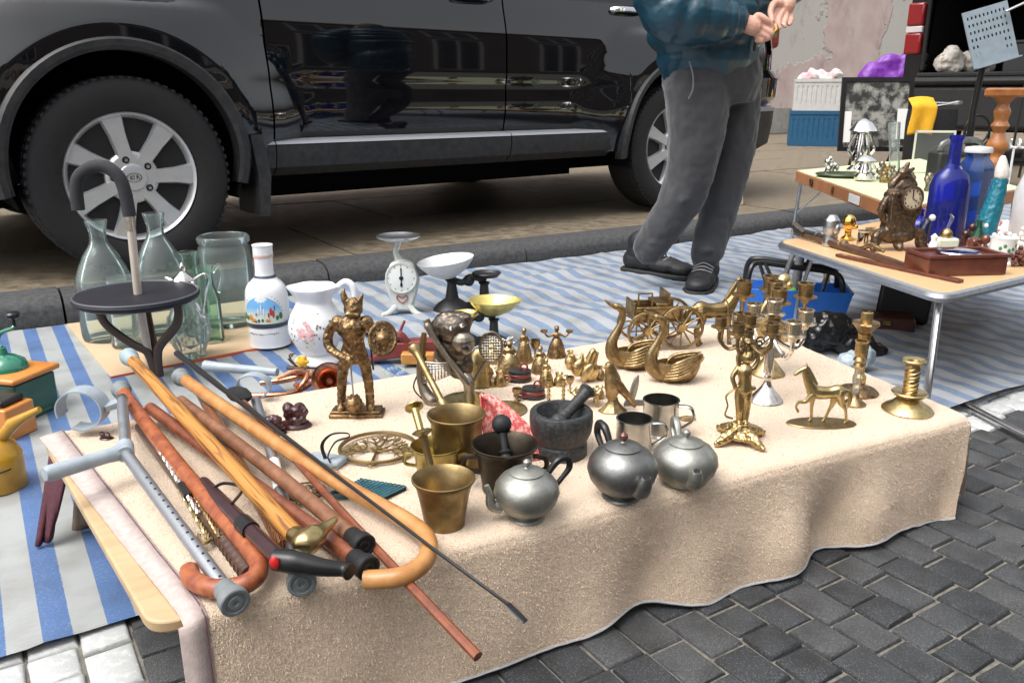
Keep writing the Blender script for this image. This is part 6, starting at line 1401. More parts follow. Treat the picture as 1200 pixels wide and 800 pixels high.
# ================================================================ BLUE BASKET, BLACK BAG, CASE
def basket():
    T = at('shopping_basket', 'bright blue plastic shopping basket with black wire handles', 'basket', 925, 372, .02, rot=-12)
    bl = M('blue_plastic', (.02, .14, .55), (.025, .16, .6), .35, 0, 20)
    def fn(b):
        o_ = [(-62, -26), (62, -26), (62, 26), (-62, 26)]; vs = []
        for z, k_, t in ((0, .88, 0), (34, 1, 0), (38, 1.03, 0), (38, .97, 0), (34, .95, 0), (3, .84, 0)):
            vs += [(x*k_, y*k_, z) for x, y in o_]
        fs = [(j*4+i, j*4+(i+1) % 4, j*4+4+(i+1) % 4, j*4+4+i) for j in range(5) for i in range(4)]+[(3, 2, 1, 0), (20, 21, 22, 23)]
        b.add(vs, fs)
    T.part('tub', bl, fn, bevel=1.5)
    for y, ln in ((-22, 0), (22, 0)):
        T.part('handle', plast_b, lambda b: b.tube(cr([(-52, y, 36), (-50, y*.9, 58), (-40, y*.6, 66), (0, y*.55, 62), (40, y*.6, 58), (50, y*.9, 50), (52, y, 34)], 5), 3.2, 8))
    [T.part('wire_brace', plast_b, lambda b: b.tube([p_, q_], 2, 6)) for p_, q_ in (((-40, -16, 66), (-30, -22, 40)), ((-34, -14, 66), (-20, -22, 40)), ((36, -14, 58), (30, -22, 38)))]
    for x, y, c, nm in ((-30, 4, (.6, .12, .35), 'pink'), (-8, -4, (.2, .6, .1), 'green'), (10, 6, (.65, .55, .2), 'cream')):
        U = Thing('toy_lump', '%s plastic toy lying in the blue basket' % nm, 'toy', T.o.matrix_basis @ Vector((x*T.k, y*T.k, 4*T.k)), T.k)
        U.part('lump', M('toy_'+nm, c, None, .5), lambda b: (b.ball((0, 0, 14), (14, 9, 16)), b.ball((8, 2, 24), (8, 6, 9))), remesh=1.2)
    U = Thing('umbrella', 'folded grey umbrella standing up out of the blue basket', 'umbrella', T.o.matrix_basis @ Vector((2*T.k, 6*T.k, 4*T.k)), T.k)
    U.part('canopy', M('grey_nylon', (.12, .12, .125), (.2, .2, .2), .5, 0, 40), lambda b: b.tube([(0, 0, 0), (3, 0, 40), (5, 0, 78)], [6, 5.6, 4.6], 12)); U.part('handle', plast_b, lambda b: b.tube([(5, 0, 46), (20, 0, 72)], 2.2, 8))
basket()
lathe_thing('brass_bell', 'small brass bell on the groundsheet beyond the blue basket', 'bell', 967, 342, .02, [(9, 0), (9, 1.5), (7, 8), (4, 14), (3.4, 18), (4.2, 21), (3.6, 26), (0, 27)], brass, 20)
def bag(x, y, pts, label, m, vox=2.0, name='plastic_bag', z=.02, strength=6, scale_=9):
    T = at(name, label, 'bag', x, y, z)
    T.part('bag', m, lambda b: [b.ball(p, r, 14) for p, r in pts], remesh=vox, blur=2, disp=('VORONOI' if name == 'plastic_bag' else 'CLOUDS', scale_, strength)); return T
shiny = M('black_film', (.006, .006, .007), (.01, .01, .011), .16, 0, 20, .8, 70)
bag(955, 412, [((-20, 0, 16), (40, 20, 18)), ((10, 0, 26), (36, 20, 22)), ((40, -4, 12), (28, 16, 14)), ((60, -8, 6), (22, 12, 8))], 'crumpled shiny black plastic bag beside the blue basket', shiny)
bag(1000, 432, [((0, 0, 10), (22, 12, 12)), ((12, 0, 16), (12, 10, 12))], 'translucent grey plastic bag at the back edge of the blanket', M('grey_film', (.25, .32, .36), (.36, .42, .46), .25, 0, 20, .6, 70), 1.6)
def case():
    T = at('leather_case', 'open dark brown leather case lying under the folding table', 'case', 1048, 385, .02, rot=-20)
    lt = M('brown_leather', (.045, .015, .012), (.07, .024, .018), .4, 0, 40, .2, 150)
    T.part('tray', lt, lambda b: b.box((-38, 20), (-18, 18), (0, 16)), bevel=3); T.part('lid', M('black_leather', (.012, .011, .011), None, .45), lambda b: b.box((-22, 36), (18, 26), (4, 48), Matrix.Rotation(.08, 4, 'Y')), bevel=4)
    T.part('clasp', brass_d, lambda b: b.box((-14, -6), (-20, -17.8), (8, 13)), bevel=.6)
case()
def pole():
    a = P(1085, 452, .012); c = P(1215, 520, .012); T = Thing('metal_pole', 'grey metal tube lying on the paving at the right corner of the blanket', 'pole', a)
    T.part('tube', steel, lambda b: b.tube([Vector((0, 0, .004)), c-a+Vector((0, 0, .004))], .009, 12)); T.part('end_plug', M('ochre_tape', (.35, .22, .06), None, .6), lambda b: b.tube([(c-a)*.93+Vector((0, 0, .004)), (c-a)*.97+Vector((0, 0, .004))], .0098, 12))
pole()
# ================================================================ NEAR FOLDING TABLE
RZ = .30
def round_poly(c, r, n=6):
    poly = []
    for i in range(len(c)):
        p0 = Vector(c[i-1]); p1 = Vector(c[i]); p2 = Vector(c[(i+1) % len(c)]); a = p1+(p0-p1).normalized()*r; b_ = p1+(p2-p1).normalized()*r
        for k in range(n):
            t = k/(n-1); u = a*(1-t)**2+p1*2*t*(1-t)+b_*t*t; poly.append((u.x, u.y))
    return poly
NT = [P(912, 283, RZ), P(1104, 345, RZ), P(1300, 300, RZ), P(1096, 246, RZ)]
def near_table():
    o = Vector((NT[1].x, NT[1].y, 0)); T = Thing('folding_table', 'folding camping table with metal edge and curved steel legs at the right', 'table', o)
    poly = round_poly([((p-o).x, (p-o).y) for p in NT], .05)
    T.part('top', table_w, lambda b: b.prism(poly, RZ-.012, RZ), bevel=.002)
    T.part('metal_edge', alu, lambda b: b.tube([Vector((x, y, RZ-.012)) for x, y in poly], .0125, 8, close=True))
    c = Vector((0, 0, 0))
    for p in NT: c += (p-o)/4
    for i in range(4):
        p = NT[i]-o; t = p.lerp(c, .13); f_ = p.lerp(c, .03 if i != 1 else -.02); t2 = p.lerp(c, .24); 
        T.part('leg', steel, lambda b: b.tube(cr([(t.x, t.y, RZ-.02), (t.lerp(f_, .4).x, t.lerp(f_, .4).y, RZ-.06), (f_.x, f_.y, .1), (f_.x, f_.y, .022)], 5), .0085, 10))
        T.part('brace', steel, lambda b: b.tube([(t2.x, t2.y, RZ-.025), (t2.lerp(f_, .35).x, t2.lerp(f_, .35).y, .12), (t2.lerp(f_, .42).x, t2.lerp(f_, .42).y, .022)], .0065, 8))
near_table()
def on(x, y, name, label, cat, rot=0): return at(name, label, cat, x, y, RZ+.001, rot)
def clock():
    T = on(1048, 292, 'mantel_clock', 'ornate bronze mantel clock with cream dial on the folding table', 'clock', 12)
    cb = M('clock_bronze', (.16, .115, .08), (.075, .052, .036), .4, .8, 60, .5, 180, rv=.1)
    def body(b):
        b.box((-17, 17), (-9, 9), (14, 66)); b.ball((0, 0, 62), (20, 10, 20)); b.ball((0, 0, 16), (26, 12, 9))
        for s_ in (-1, 1):
            limb(b, ([(s_*16, -2, 22), (s_*28, -4, 18), (s_*30, -6, 8), (s_*34, -8, 3)], [6, 6, 5, 4])); limb(b, ([(s_*18, 0, 58), (s_*24, 0, 46), (s_*18, 0, 34)], [5, 4.4, 4])); limb(b, ([(s_*14, 0, 74), (s_*8, 0, 82), (0, 0, 88)], [5, 4, 5]))
        limb(b, ([(0, -6, 6), (0, -10, 3)], [6, 4])); b.ball((0, 0, 88), (8, 6, 7)); limb(b, ([(-2, 0, 90), (4, 0, 98)], [4, 2.4]), ([(3, 0, 88), (11, 0, 92)], [4, 2]))
    bd = T.part('case', cb, body, remesh=.9, blur=2, disp=('CLOUDS', 4, 2.2))
    Md = Matrix.Translation((6, -12, 60)) @ Matrix.Rotation(pi/2, 4, 'X')
    dl = T.part('dial', M('cream_dial', (.62, .55, .42), (.5, .42, .3), .4, 0, 60), lambda b: b.lathe([(12, -3), (12, 0), (0, .4)], n=32, M=Md)); T.part('bezel', cb, lambda b: b.lathe([(12, -4), (14, -2), (14.4, 1), (12.4, 2), (11.6, .4)], n=32, M=Md, cap=False), parent=dl)
    T.part('hand', plast_b, lambda b: (b.bar((6, -12.8, 60), (6, -12.8, 69), 1.1, .5), b.bar((6, -12.8, 60), (12, -12.8, 57), 1.1, .5)), parent=dl)
    T.part('hour_mark', plast_b, lambda b: [b.box((6+9.6*sin(t)-.5, 6+9.6*sin(t)+.5), (-12.9, -12.3), (60+9.6*cos(t)-1, 60+9.6*cos(t)+1)) for t in [i*pi/6 for i in range(12)]], parent=dl)
clock()
def pistol():
    T = on(1000, 304, 'antique_pistol', 'old flintlock pistol with carved wooden stock along the table edge', 'pistol')
    # runs along the left edge of the table
    a = P(934, 274, RZ+.012)-T.o.location; c = P(1066, 312, RZ+.008)-T.o.location; k_ = 1/T.k
    pt = lambda t, z=0: (a.lerp(c, t)+Vector((0, 0, z)))*k_
    T.part('stock', wood_d, lambda b: b.tube(cr([pt(0, .006), pt(.15, .004), pt(.35, .004), pt(.6), pt(.85), pt(1.0)], 5), [5, 4, 5.5, 5, 4, 2.4], 10), disp=('CLOUDS', 6, 2))
    T.part('barrel', M('gun_metal', (.12, .11, .1), (.2, .18, .15), .4, 1, 40), lambda b: (b.tube([pt(-.02, .012), pt(.3, .012)], 4.2, 12), b.tube([pt(.02, .016)+Vector((-4, 10, 4)), pt(.03, .012)+Vector((2, -14, -2))], 5.2, 12), b.ball(pt(.18, .01)+Vector((2, -4, 0)), 6, 10)))
    T.part('lock', brass_d, lambda b: (b.tube([pt(.62, .012), pt(.7, .03), pt(.8, .02)], [2.4, 3, 1.8], 8), b.ball(pt(.45, .01), (8, 3, 5), 10), b.tube([pt(.45, .01), pt(.64, .012)], 2, 8)), remesh=.8, disp=('CLOUDS', 4, 1.5))
pistol()
def ruler():
    a = P(982, 299, RZ+.004); c = P(1126, 330, RZ+.004); T = Thing('wooden_lath', 'dark red wooden lath lying along the near edge of the folding table', 'lath', a)
    T.part('lath', mahog, lambda b: b.bar(Vector((0, 0, .001)), c-a+Vector((0, 0, .001)), .022, .008), bevel=.001)
ruler()
def wbox():
    T = on(1117, 318, 'wooden_box', 'low mahogany box with a round silver dish set in its lid', 'box', 6)
    T.part('box', mahog, lambda b: b.box((-47, 49), (-24, 26), (0, 20)), bevel=1.2); T.part('lid_frame', mahog, lambda b: (b.box((-49, 51), (-26, -20), (20.3, 24)), b.box((-49, 51), (22, 28), (20.3, 24)), b.box((-49, -43), (-19.8, 21.8), (20.3, 24)), b.box((45, 51), (-19.8, 21.8), (20.3, 24))), bevel=.6)
    T.part('dish', silver, lambda b: b.lathe([(0, 20.4), (22, 20.4), (24, 22.5), (23, 24), (20, 22.6), (8, 22.4), (0, 22.6)], (4, 2, 0), 40))
wbox()
def bust(x, y, label, m, r):
    T = on(x, y, 'bust', label, 'bust')
    T.part('base', m, lambda b: b.lathe([(r*.75, 0), (r*.75, 2), (r*.4, 5), (r*.3, 10)], n=20)); T.part('head', m, lambda b: (b.ball((0, 0, 10+r), (r*.8, r*.8, r)), b.ball((r*.6, -r*.5, 8+r*.8), r*.3), b.tube([(0, 0, 6), (0, 0, 14)], r*.4, 10)), remesh=.7)
def silver_head():
    T = on(972, 288, 'bust', 'silver hooded bust near the left end of the folding table', 'bust')
    T.part('hood', M('pewter_bright', (.62, .62, .64), (.4, .4, .42), .3, 1, 60), lambda b: (b.lathe([(9, 0), (9, 3), (8, 14), (9.5, 22), (9, 30), (5, 36), (0, 37)], n=20), b.ball((4, -7, 20), (4, 4, 7))), remesh=.7)
silver_head()
bust(993, 281, 'golden ball headed bust beside the silver one', goldm, 10)
def bottle(x, y, pr, m, label, n=32, sx=1, sy=1, z=RZ+.001, name='bottle', cat='bottle'):
    T = at(name, label, cat, x, y, z); T.part('glass', m, lambda b: b.lathe(pr, n=n, sx=sx, sy=sy), smooth=50); return T
bottle(1104, 284, [(0, 0), (21, 0), (23, 3), (23, 66), (19, 78), (9, 86), (7, 92), (7, 116), (8.4, 118), (8.4, 122), (6, 122), (5.4, 92), (17, 76), (21.4, 64), (21.4, 4), (0, 4)], g_blue, 'tall cobalt blue bottle with long neck', sy=.7)
T_ = bottle(1131, 280, [(0, 0), (17, 0), (19, 3), (22, 78), (20, 86), (14, 92), (14, 100), (12.5, 100), (12.5, 90), (18.6, 84), (20.4, 76), (17.6, 4), (0, 4)], g_blue2, 'square blue bottle with pale stopper beside the cobalt one', 4, sy=.8)
T_.part('stopper', white_e, lambda b: b.lathe([(14.5, 99), (15, 101), (14, 105), (0, 106.5)], n=24))
bottle(1075, 278, [(0, 0), (12, 0), (15, 6), (15, 16), (9, 22), (4, 25), (4, 31), (6, 33), (3, 33), (3, 25), (7, 21), (13.5, 15), (13.5, 7), (0, 3)], g_blue, 'small squat cobalt bottle between clock and tall blue bottle')
def perfume():
    T = on(1106, 297, 'perfume_bottle', 'frosted glass perfume bottle with brass collar behind the mahogany box', 'bottle')
    T.part('glass', M('frosted_glass', (.55, .6, .5), (.48, .53, .43), .3, 0, 30), lambda b: b.box((-13, 13), (-8, 8), (0, 19)), bevel=3); T.part('collar', brass, lambda b: b.lathe([(6, 19), (7, 22), (6, 26), (3, 29), (0, 30)], n=16)); T.part('stopper', g_clear, lambda b: b.tube([(0, 0, 29), (4, 0, 42), (1, 0, 46)], [2, 2.4, 1.2], 8))
perfume()
def penguin():
    T = on(1078, 291, 'dark_figurine', 'dark blue bird figurine with white head beside the clock', 'figurine')
    T.part('body', M('navy_glaze', (.012, .012, .05), None, .2, coat=.5), lambda b: limb(b, ([(0, 0, 6), (0, 0, 18), (4, 0, 30)], [7, 7, 5])), remesh=.7); T.part('head', white_p, lambda b: b.ball((9, -1, 36), 4, 10))
penguin()
def teal_lady():
    T = on(1154, 292, 'lady_bottle', 'tall teal figure shaped bottle with white head', 'bottle')
    T.part('dress', M('teal_ceramic', (.008, .11, .16), (.012, .16, .22), .3, 0, 40, .2, 120, coat=.3), lambda b: limb(b, ([(-4, 0, 4), (-2, 0, 30), (3, 0, 58), (6, 0, 82)], [15, 12, 10, 7.5])), remesh=1, disp=('CLOUDS', 5, 2)); T.part('head', M('white_bisque', (.66, .64, .6), (.55, .53, .5), .5, 0, 30), lambda b: limb(b, ([(6, 0, 84), (5, 0, 92), (4, 0, 104)], [8, 7.5, 4])), remesh=.9)
teal_lady()
def figcup():
    T = on(1172, 309, 'flower_mug', 'white china cup with green leaf pattern near the right edge', 'cup')
    bd = T.part('cup', white_p, lambda b: b.lathe([(16, 0), (17, 3), (14, 6), (14, 28), (15, 31), (13, 31), (12, 8), (0, 6)], n=32)); patch(T, 'painted_leaf', M('green_leaf_paint', (.06, .22, .08), None, .4), lambda z: 14, [(-130+i*19, 20+3*sin(i*2), 2, 2.4) for i in range(5)], bd)
figcup()
def white_pile():
    T = on(1190, 296, 'bead_necklaces', 'heap of white bead necklaces at the right edge', 'necklace'); rr = random.Random(2)
    bo = T.part('bead', M('white_bead', (.68, .66, .64), None, .3), lambda b: [b.ball((rr.gauss(0, 14), rr.gauss(0, 7), abs(rr.gauss(9, 7))+2), 2.8, 8) for i in range(110)]); bo['kind'] = 'stuff'
    T = on(1190, 311, 'bead_necklaces', 'heap of dark brown bead necklaces below the white ones', 'necklace')
    bo = T.part('bead', mahog, lambda b: [b.ball((rr.gauss(2, 10), rr.gauss(0, 4), abs(rr.gauss(6, 5))+2), 3, 8) for i in range(50)]); bo['kind'] = 'stuff'
    for x, y, c, l in ((1133, 292, maroon, 'dark carved figurine between blue bottle and teal bottle'), (1146, 305, mahog, 'small mahogany carving behind the mahogany box')):
        T = on(x, y, 'carving', l, 'carving'); T.part('figure', c, lambda b: [b.ball((rr.uniform(-10, 10), rr.uniform(-4, 4), rr.uniform(6, 26)), rr.uniform(4, 7), 10) for i in range(9)]+[b.lathe([(12, 0), (12, 3), (9, 5)], n=16)], remesh=1.0, blur=2)
    T = on(1163, 284, 'lace_cloth', 'crumpled white and red cloth behind the teal bottle', 'cloth'); T.part('cloth', M('white_red_cloth', (.7, .66, .66), (.55, .05, .07), .9, 0, 25, ramp=(.5, .56)), lambda b: [b.ball((rr.uniform(-18, 30), rr.uniform(6, 20), rr.uniform(4, 20)), rr.uniform(6, 11), 10) for i in range(9)], remesh=1.4, disp=('CLOUDS', 6, 4))
    T = on(1200, 284, 'glass_bottle', 'pale frosted bottle cut by the right edge of the picture', 'bottle'); T.part('glass', M('milky_glass', (.6, .6, .6), (.52, .52, .53), .25, 0, 20), lambda b: b.lathe([(0, 0), (17, 0), (19, 4), (18, 60), (10, 84), (7, 90), (7, 104), (0, 105)], n=28))
white_pile()
# ================================================================ FAR CASE TABLE
FZ = .37
FT = [P(933, 200, FZ), P(1056, 244, FZ), P(1200, 221, FZ), P(1078, 186, FZ)]
def far_table():
    o = Vector((FT[0].x, FT[0].y, 0)); T = Thing('case_table', 'folding suitcase table with pale green top and wooden rim', 'table', o)
    c = [((p-o).x, (p-o).y) for p in FT]
    T.part('rim', M('orange_brown_wood', (.42, .17, .07), (.33, .13, .05), .45, 0, 14), lambda b: b.prism(c, FZ-.055, FZ-.003), bevel=.002)
    T.part('top', M('pale_green_board', (.62, .66, .42), (.56, .6, .38), .5, 0, 10), lambda b: b.prism([(x*.992+.006, y*.992+.002) for x, y in c], FZ-.002, FZ+.001), smooth=0)
    cc = Vector((sum(x for x, y in c)/4, sum(y for x, y in c)/4, 0))
    for i, (x, y) in enumerate(c):
        p = Vector((x, y, 0)).lerp(cc, .06); f_ = Vector((x, y, 0)).lerp(cc, .02); g = Vector((x, y, 0)).lerp(cc, .34)
        on_kerb = toK((f_+o))[1] > 3.1
        T.part('leg', alu, lambda b: b.tube([(p.x, p.y, FZ-.05), (f_.x, f_.y, .106 if on_kerb else .022)], .009, 10)); T.part('brace', alu, lambda b: b.bar((g.x, g.y, FZ-.05), (p.lerp(f_, .5).x, p.lerp(f_, .5).y, .15), .01, .006), smooth=0)
    d = (FT[1]-FT[0]).normalized(); nn = Vector((d.y, -d.x, 0))
    def at_edge(t): return (FT[1]-FT[0])*t+nn*.003
    for t, w_, m, nm in ((.2, .05, bronze, 'latch'), (.62, .13, M('white_card', (.75, .75, .72), None, .6), 'paper_label'), (.45, .02, bronze, 'hinge')):
        a = at_edge(t); b0 = a+d*w_
        T.part(nm, m, lambda b: b.add([Vector((a.x, a.y, FZ-.045)), Vector((b0.x, b0.y, FZ-.045)), Vector((b0.x, b0.y, FZ-.012)), Vector((a.x, a.y, FZ-.012))]+[Vector((q_.x, q_.y, z_))+nn*.004 for q_, z_ in ((a, FZ-.045), (b0, FZ-.045), (b0, FZ-.012), (a, FZ-.012))], [(3, 2, 1, 0), (4, 5, 6, 7), (0, 1, 5, 4), (1, 2, 6, 5), (2, 3, 7, 6), (3, 0, 4, 7)]), smooth=0)
far_table()
def onf(x, y, name, label, cat, rot=0): return at(name, label, cat, x, y, FZ+.002, rot)
T_ = onf(990, 207, 'oval_tray', 'oval tray with dark green rim under the silver lamps', 'tray'); T_.part('tray', M('green_tray', (.03, .045, .02), (.05, .07, .03), .3, .3, 30), lambda b: b.lathe([(0, 0), (30, 0), (34, 3), (33, 4), (29, 1.6), (0, 1.6)], n=40, sy=.8))
def lamp_silver(x, y, h, r, label):
    T = onf(x, y, 'silver_lamp', label, 'lamp'); T.o.location.z += .006
    T.part('stand', silver, lambda b: b.lathe([(r*.9, 0), (r*.95, 3), (r*.6, 8), (r*.75, h*.3), (r*.55, h*.55), (r*.4, h*.75), (r*.5, h*.8)], n=20)); T.part('shade', M('bright_metal', (.85, .84, .83), None, .18, 1), lambda b: b.lathe([(r*1.05, h*.78), (r*.95, h*.82), (r*.6, h*.94), (r*.2, h), (0, h*1.01)], n=28))
    T.part('scrolls', silver, lambda b: [b.tube(cr([(r*.6*cos(t), r*.6*sin(t), h*.3), (r*1.0*cos(t), r*1.0*sin(t), h*.45), (r*.55*cos(t), r*.55*sin(t), h*.7)], 4), r*.12, 6) for t in (0, 1.57, 3.14, 4.71)])
lamp_silver(1006, 203, 60, 15, 'tall silver table lamp with dome shade in front of the framed picture'); lamp_silver(1012, 212, 28, 12, 'small silver lamp with pointed shade below the tall silver lamp')
def silver_heap():
    rr = random.Random(14)
    for i, (x, y, m, l) in enumerate([(985, 204, silver, 'cluster of silver figurines on the green rimmed tray'), (1032, 210, M('tarnished', (.35, .3, .24), (.16, .13, .1), .35, .9, 60), 'heap of tarnished metal figurines behind the clock'), (1076, 224, M('tarnished', (1, 1, 1)), 'row of small tarnished dishes at the front of the green top'), (1052, 214, brass_d, 'small brass animals beside the tarnished figurines')]):
        T = onf(x, y, 'figurines', l, 'figurines')
        for q in range(5):
            cx, cy = rr.uniform(-16, 16), rr.uniform(-5, 6); T.part('figurine', m, lambda b: [b.ball((cx+rr.uniform(-3, 3), cy, 2+z_*4), rr.uniform(3, 4.6), 8) for z_ in range(rr.randint(2, 5))], remesh=.9, blur=1)
silver_heap()
T_ = onf(1048, 208, 'glass_vase', 'slim clear glass vase leaning in front of the framed picture', 'vase'); T_.part('glass', g_cut, lambda b: b.tube([(0, 0, 0), (-4, 0, 30), (-8, 0, 62)], [7, 5.5, 7], 10))
def frame_small():
    T = onf(1092, 203, 'photo_frame', 'small frameless glass picture stand on the green table top', 'frame', -10)
    T.part('frame', M('pale_frame', (.6, .6, .5), None, .4), lambda b: (b.box((-24, -22), (-1, 1), (0, 48)), b.box((-24, 20), (-1, 1), (46, 48.5)), b.box((18, 20), (-1, 1), (0, 46))), smooth=0); T.part('pane', g_clear, lambda b: b.box((-22, 18), (-.4, .4), (0, 46)), smooth=0); T.part('strut', plast_b, lambda b: b.bar((0, 1.2, 30), (0, 14, 0), 5, 1), smooth=0)
frame_small()
def radio():
    T = onf(1117, 212, 'black_camera', 'black folding camera with silver trim on the green table top', 'camera', 8)
    T.part('body', M('black_leatherette', (.012, .012, .013), (.02, .02, .021), .5, 0, 90, .3, 300), lambda b: b.box((-30, 30), (-12, 12), (0, 34)), bevel=3); T.part('top_plate', pewter_d, lambda b: b.tube(cr([(-26, -6, 35), (-20, -6, 44), (16, -6, 46), (26, -6, 36)], 4), 4, 8)); T.part('lens', steel, lambda b: b.tube([(4, -12, 18), (4, -24, 18)], [11, 9], 20))
radio()
# ================================================================ PAVEMENT BACKGROUND
def bgp(x, y, name, label, cat, rot=0): return at(name, label, cat, x, y, .104, rot)
def crate(x, y, z, w_, d_, h, m, label, rot, content=None):
    T = Thing('plastic_crate', label, 'crate', P(x, y, .104)+Vector((0, 0, z)), S(x, y, .104), rot)
    T.part('base', m, lambda b: b.box((-w_/2, w_/2), (-d_/2, d_/2), (0, 2)), smooth=0)
    def wall(b, x0, x1, y0, y1):
        b.box((x0, x1), (y0, y1), (2, h*.22)); b.box((x0, x1), (y0, y1), (h*.8, h))
        if x1-x0 > y1-y0:
            n = 12
            for i in range(n): q0 = x0+(x1-x0)*i/n; b.box((q0, q0+(x1-x0)/n*.62), (y0, y1), (h*.22, h*.8))
            b.box((x0, x1), (y0+.6, y1-.6), (h*.22, h*.8)); b.box((x0, x1), (y0-.8, y1+.8), (h*.92, h*1.02))
        else: b.box((x0, x1), (y0, y1), (h*.22, h*.8))
    T.part('side', m, lambda b: wall(b, -w_/2, w_/2, -d_/2, -d_/2+2), smooth=0); T.part('side', m, lambda b: wall(b, -w_/2, w_/2, d_/2-2, d_/2), smooth=0); T.part('side', m, lambda b: wall(b, -w_/2, -w_/2+2, -d_/2+2, d_/2-2), smooth=0); T.part('side', m, lambda b: wall(b, w_/2-2, w_/2, -d_/2+2, d_/2-2), smooth=0)
    return T
cbx = M('blue_crate', (.01, .075, .16), (.015, .095, .2), .5, 0, 20); cwx = M('white_crate', (.55, .55, .53), (.48, .48, .46), .5, 0, 20)
c1 = crate(957, 170, 0, 66, 44, 38, cbx, 'blue plastic crate on the pavement against the pink wall', -16)
c2 = crate(957, 170, 39*S(957, 170, .104), 62, 42, 34, cwx, 'white plastic crate stacked on the blue one, filled with cloths', -16)
def cloths():
    rr = random.Random(21); T = Thing('cloth_pile', 'white and pink cloths heaped in the white crate', 'cloth', c2.o.location+Vector((0, 0, 8*c2.k)), c2.k, -16)
    T.part('cloth', M('white_pink_cloth', (.68, .66, .64), (.62, .36, .38), .9, 0, 8, ramp=(.45, .55)), lambda b: [b.ball((rr.uniform(-22, 22), rr.uniform(-10, 10), rr.uniform(12, 30)), rr.uniform(6, 9), 10) for i in range(18)], remesh=1.6, disp=('CLOUDS', 7, 6))
cloths()
def picture():
    T = at('framed_picture', 'black framed abstract grey and white picture on an easel leg', 'picture', 1020, 200, .104, -6)
    Ml = Matrix.Translation((0, 0, 22)) @ Matrix.Rotation(radians(-8), 4, 'X')
    T.part('frame', plast_b, lambda b: [b.box(x, (-2, 2), z, Ml) for x, z in (((-40, 40), (78, 83)), ((-40, 40), (0, 5)), ((-40, -35), (5, 78)), ((35, 40), (5, 78)))], smooth=0)
    pm = M('picture_print', (.30, .30, .27), (.03, .03, .028), .35, 0, 11, ramp=(.40, .55), detail=12)
    T.part('print', pm, lambda b: b.box((-35, 35), (-.8, 1), (5, 78), Ml), smooth=0)
    [T.part('mount', M('white_card', (.75, .75, .72), None), lambda b: b.box(x_, (-1.3, -.9), z_, Ml), smooth=0) for x_, z_ in (((-35, -27), (10, 45)), ((24, 35), (14, 48)))]
    T.part('easel_leg', plast_b, lambda b: (b.bar((-22, 0, 24), (-26, -2, 0), 2.4, 2.4), b.bar((22, 0, 24), (14, -2, 0), 2.4, 2.4), b.bar((0, 12, 70), (0, 38, 0), 2.4, 2.4)), smooth=0)
picture()
T_ = bag(1030, 168, [((0, 0, 58), (34, 15, 26)), ((-14, 0, 68), (20, 12, 24)), ((20, 0, 72), (14, 12, 30)), ((2, 0, 78), (22, 8, 22))], 'purple cloth bag on a cardboard box behind the framed picture', M('purple_nylon', (.13, .02, .26), (.19, .035, .36), .45, 0, 14, .5, 40), 1.6, 'shopping_bag', .104, 5, 14)
T_.part('strap', MATS['purple_nylon'], lambda b: b.tube(cr([(22, -8, 80), (36, -10, 60), (30, -10, 36)], 5), 2.6, 8, flat=.4))
T_ = bgp(1034, 168, 'cardboard_box', 'brown cardboard box under the purple bag', 'box'); T_.part('box', M('cardboard', (.42, .27, .15), (.36, .23, .12), .8, 0, 10), lambda b: b.box((-36, 22), (-12, 18), (0, 32)), bevel=.8); T_.part('tape', M('tape', (.5, .38, .22), None, .3), lambda b: b.box((-10, -4), (-12.6, -12.1), (0, 32)), smooth=0)
def black_bag():
    T = bgp(1082, 205, 'black_tote', 'upright black tote bag with a yellow cloth over its rim', 'bag')
    T.part('bag', M('black_canvas', (.012, .012, .013), (.02, .02, .021), .7, 0, 40, .3, 200), lambda b: b.lathe([(25, 0), (27, 3), (29, 60), (28, 74), (26, 74), (26, 10), (0, 8)], n=24, sy=.55, wob=lambda t, i: 1+.04*cos(3*t)), smooth=50)
    Y = Thing('yellow_cloth', 'bright yellow cloth hanging over the black tote bag', 'cloth', T.o.location+Vector((-18*T.k, -18*T.k, 44*T.k)), T.k)
    Y.part('cloth', M('yellow_cloth', (.75, .40, .01), (.68, .34, .01), .7, 0, 30), lambda b: b.grid(lambda u, v: (-15+u*28+1.5*sin(v*5), -1.5*sin(u*9)*v-v*1.5+9*(1-sm(0, .25, v)), 42-v*40+2*sin(u*3)), 20, 16), smooth=60, solid=1.2)
    Y2 = Thing('pliers', 'pair of pliers lying on top of the black tote bag', 'pliers', T.o.location+Vector((12*T.k, -8*T.k, 75*T.k)), T.k); Y2.part('handle', steel, lambda b: (b.tube([(-14, 0, 2), (12, 0, 7)], 1.8, 6), b.tube([(-14, 0, 6), (12, 0, 5)], 1.6, 6))); Y2.part('jaw', steel, lambda b: b.ball((14, 0, 6.5), (4, 1.6, 2.4), 8))
black_bag()
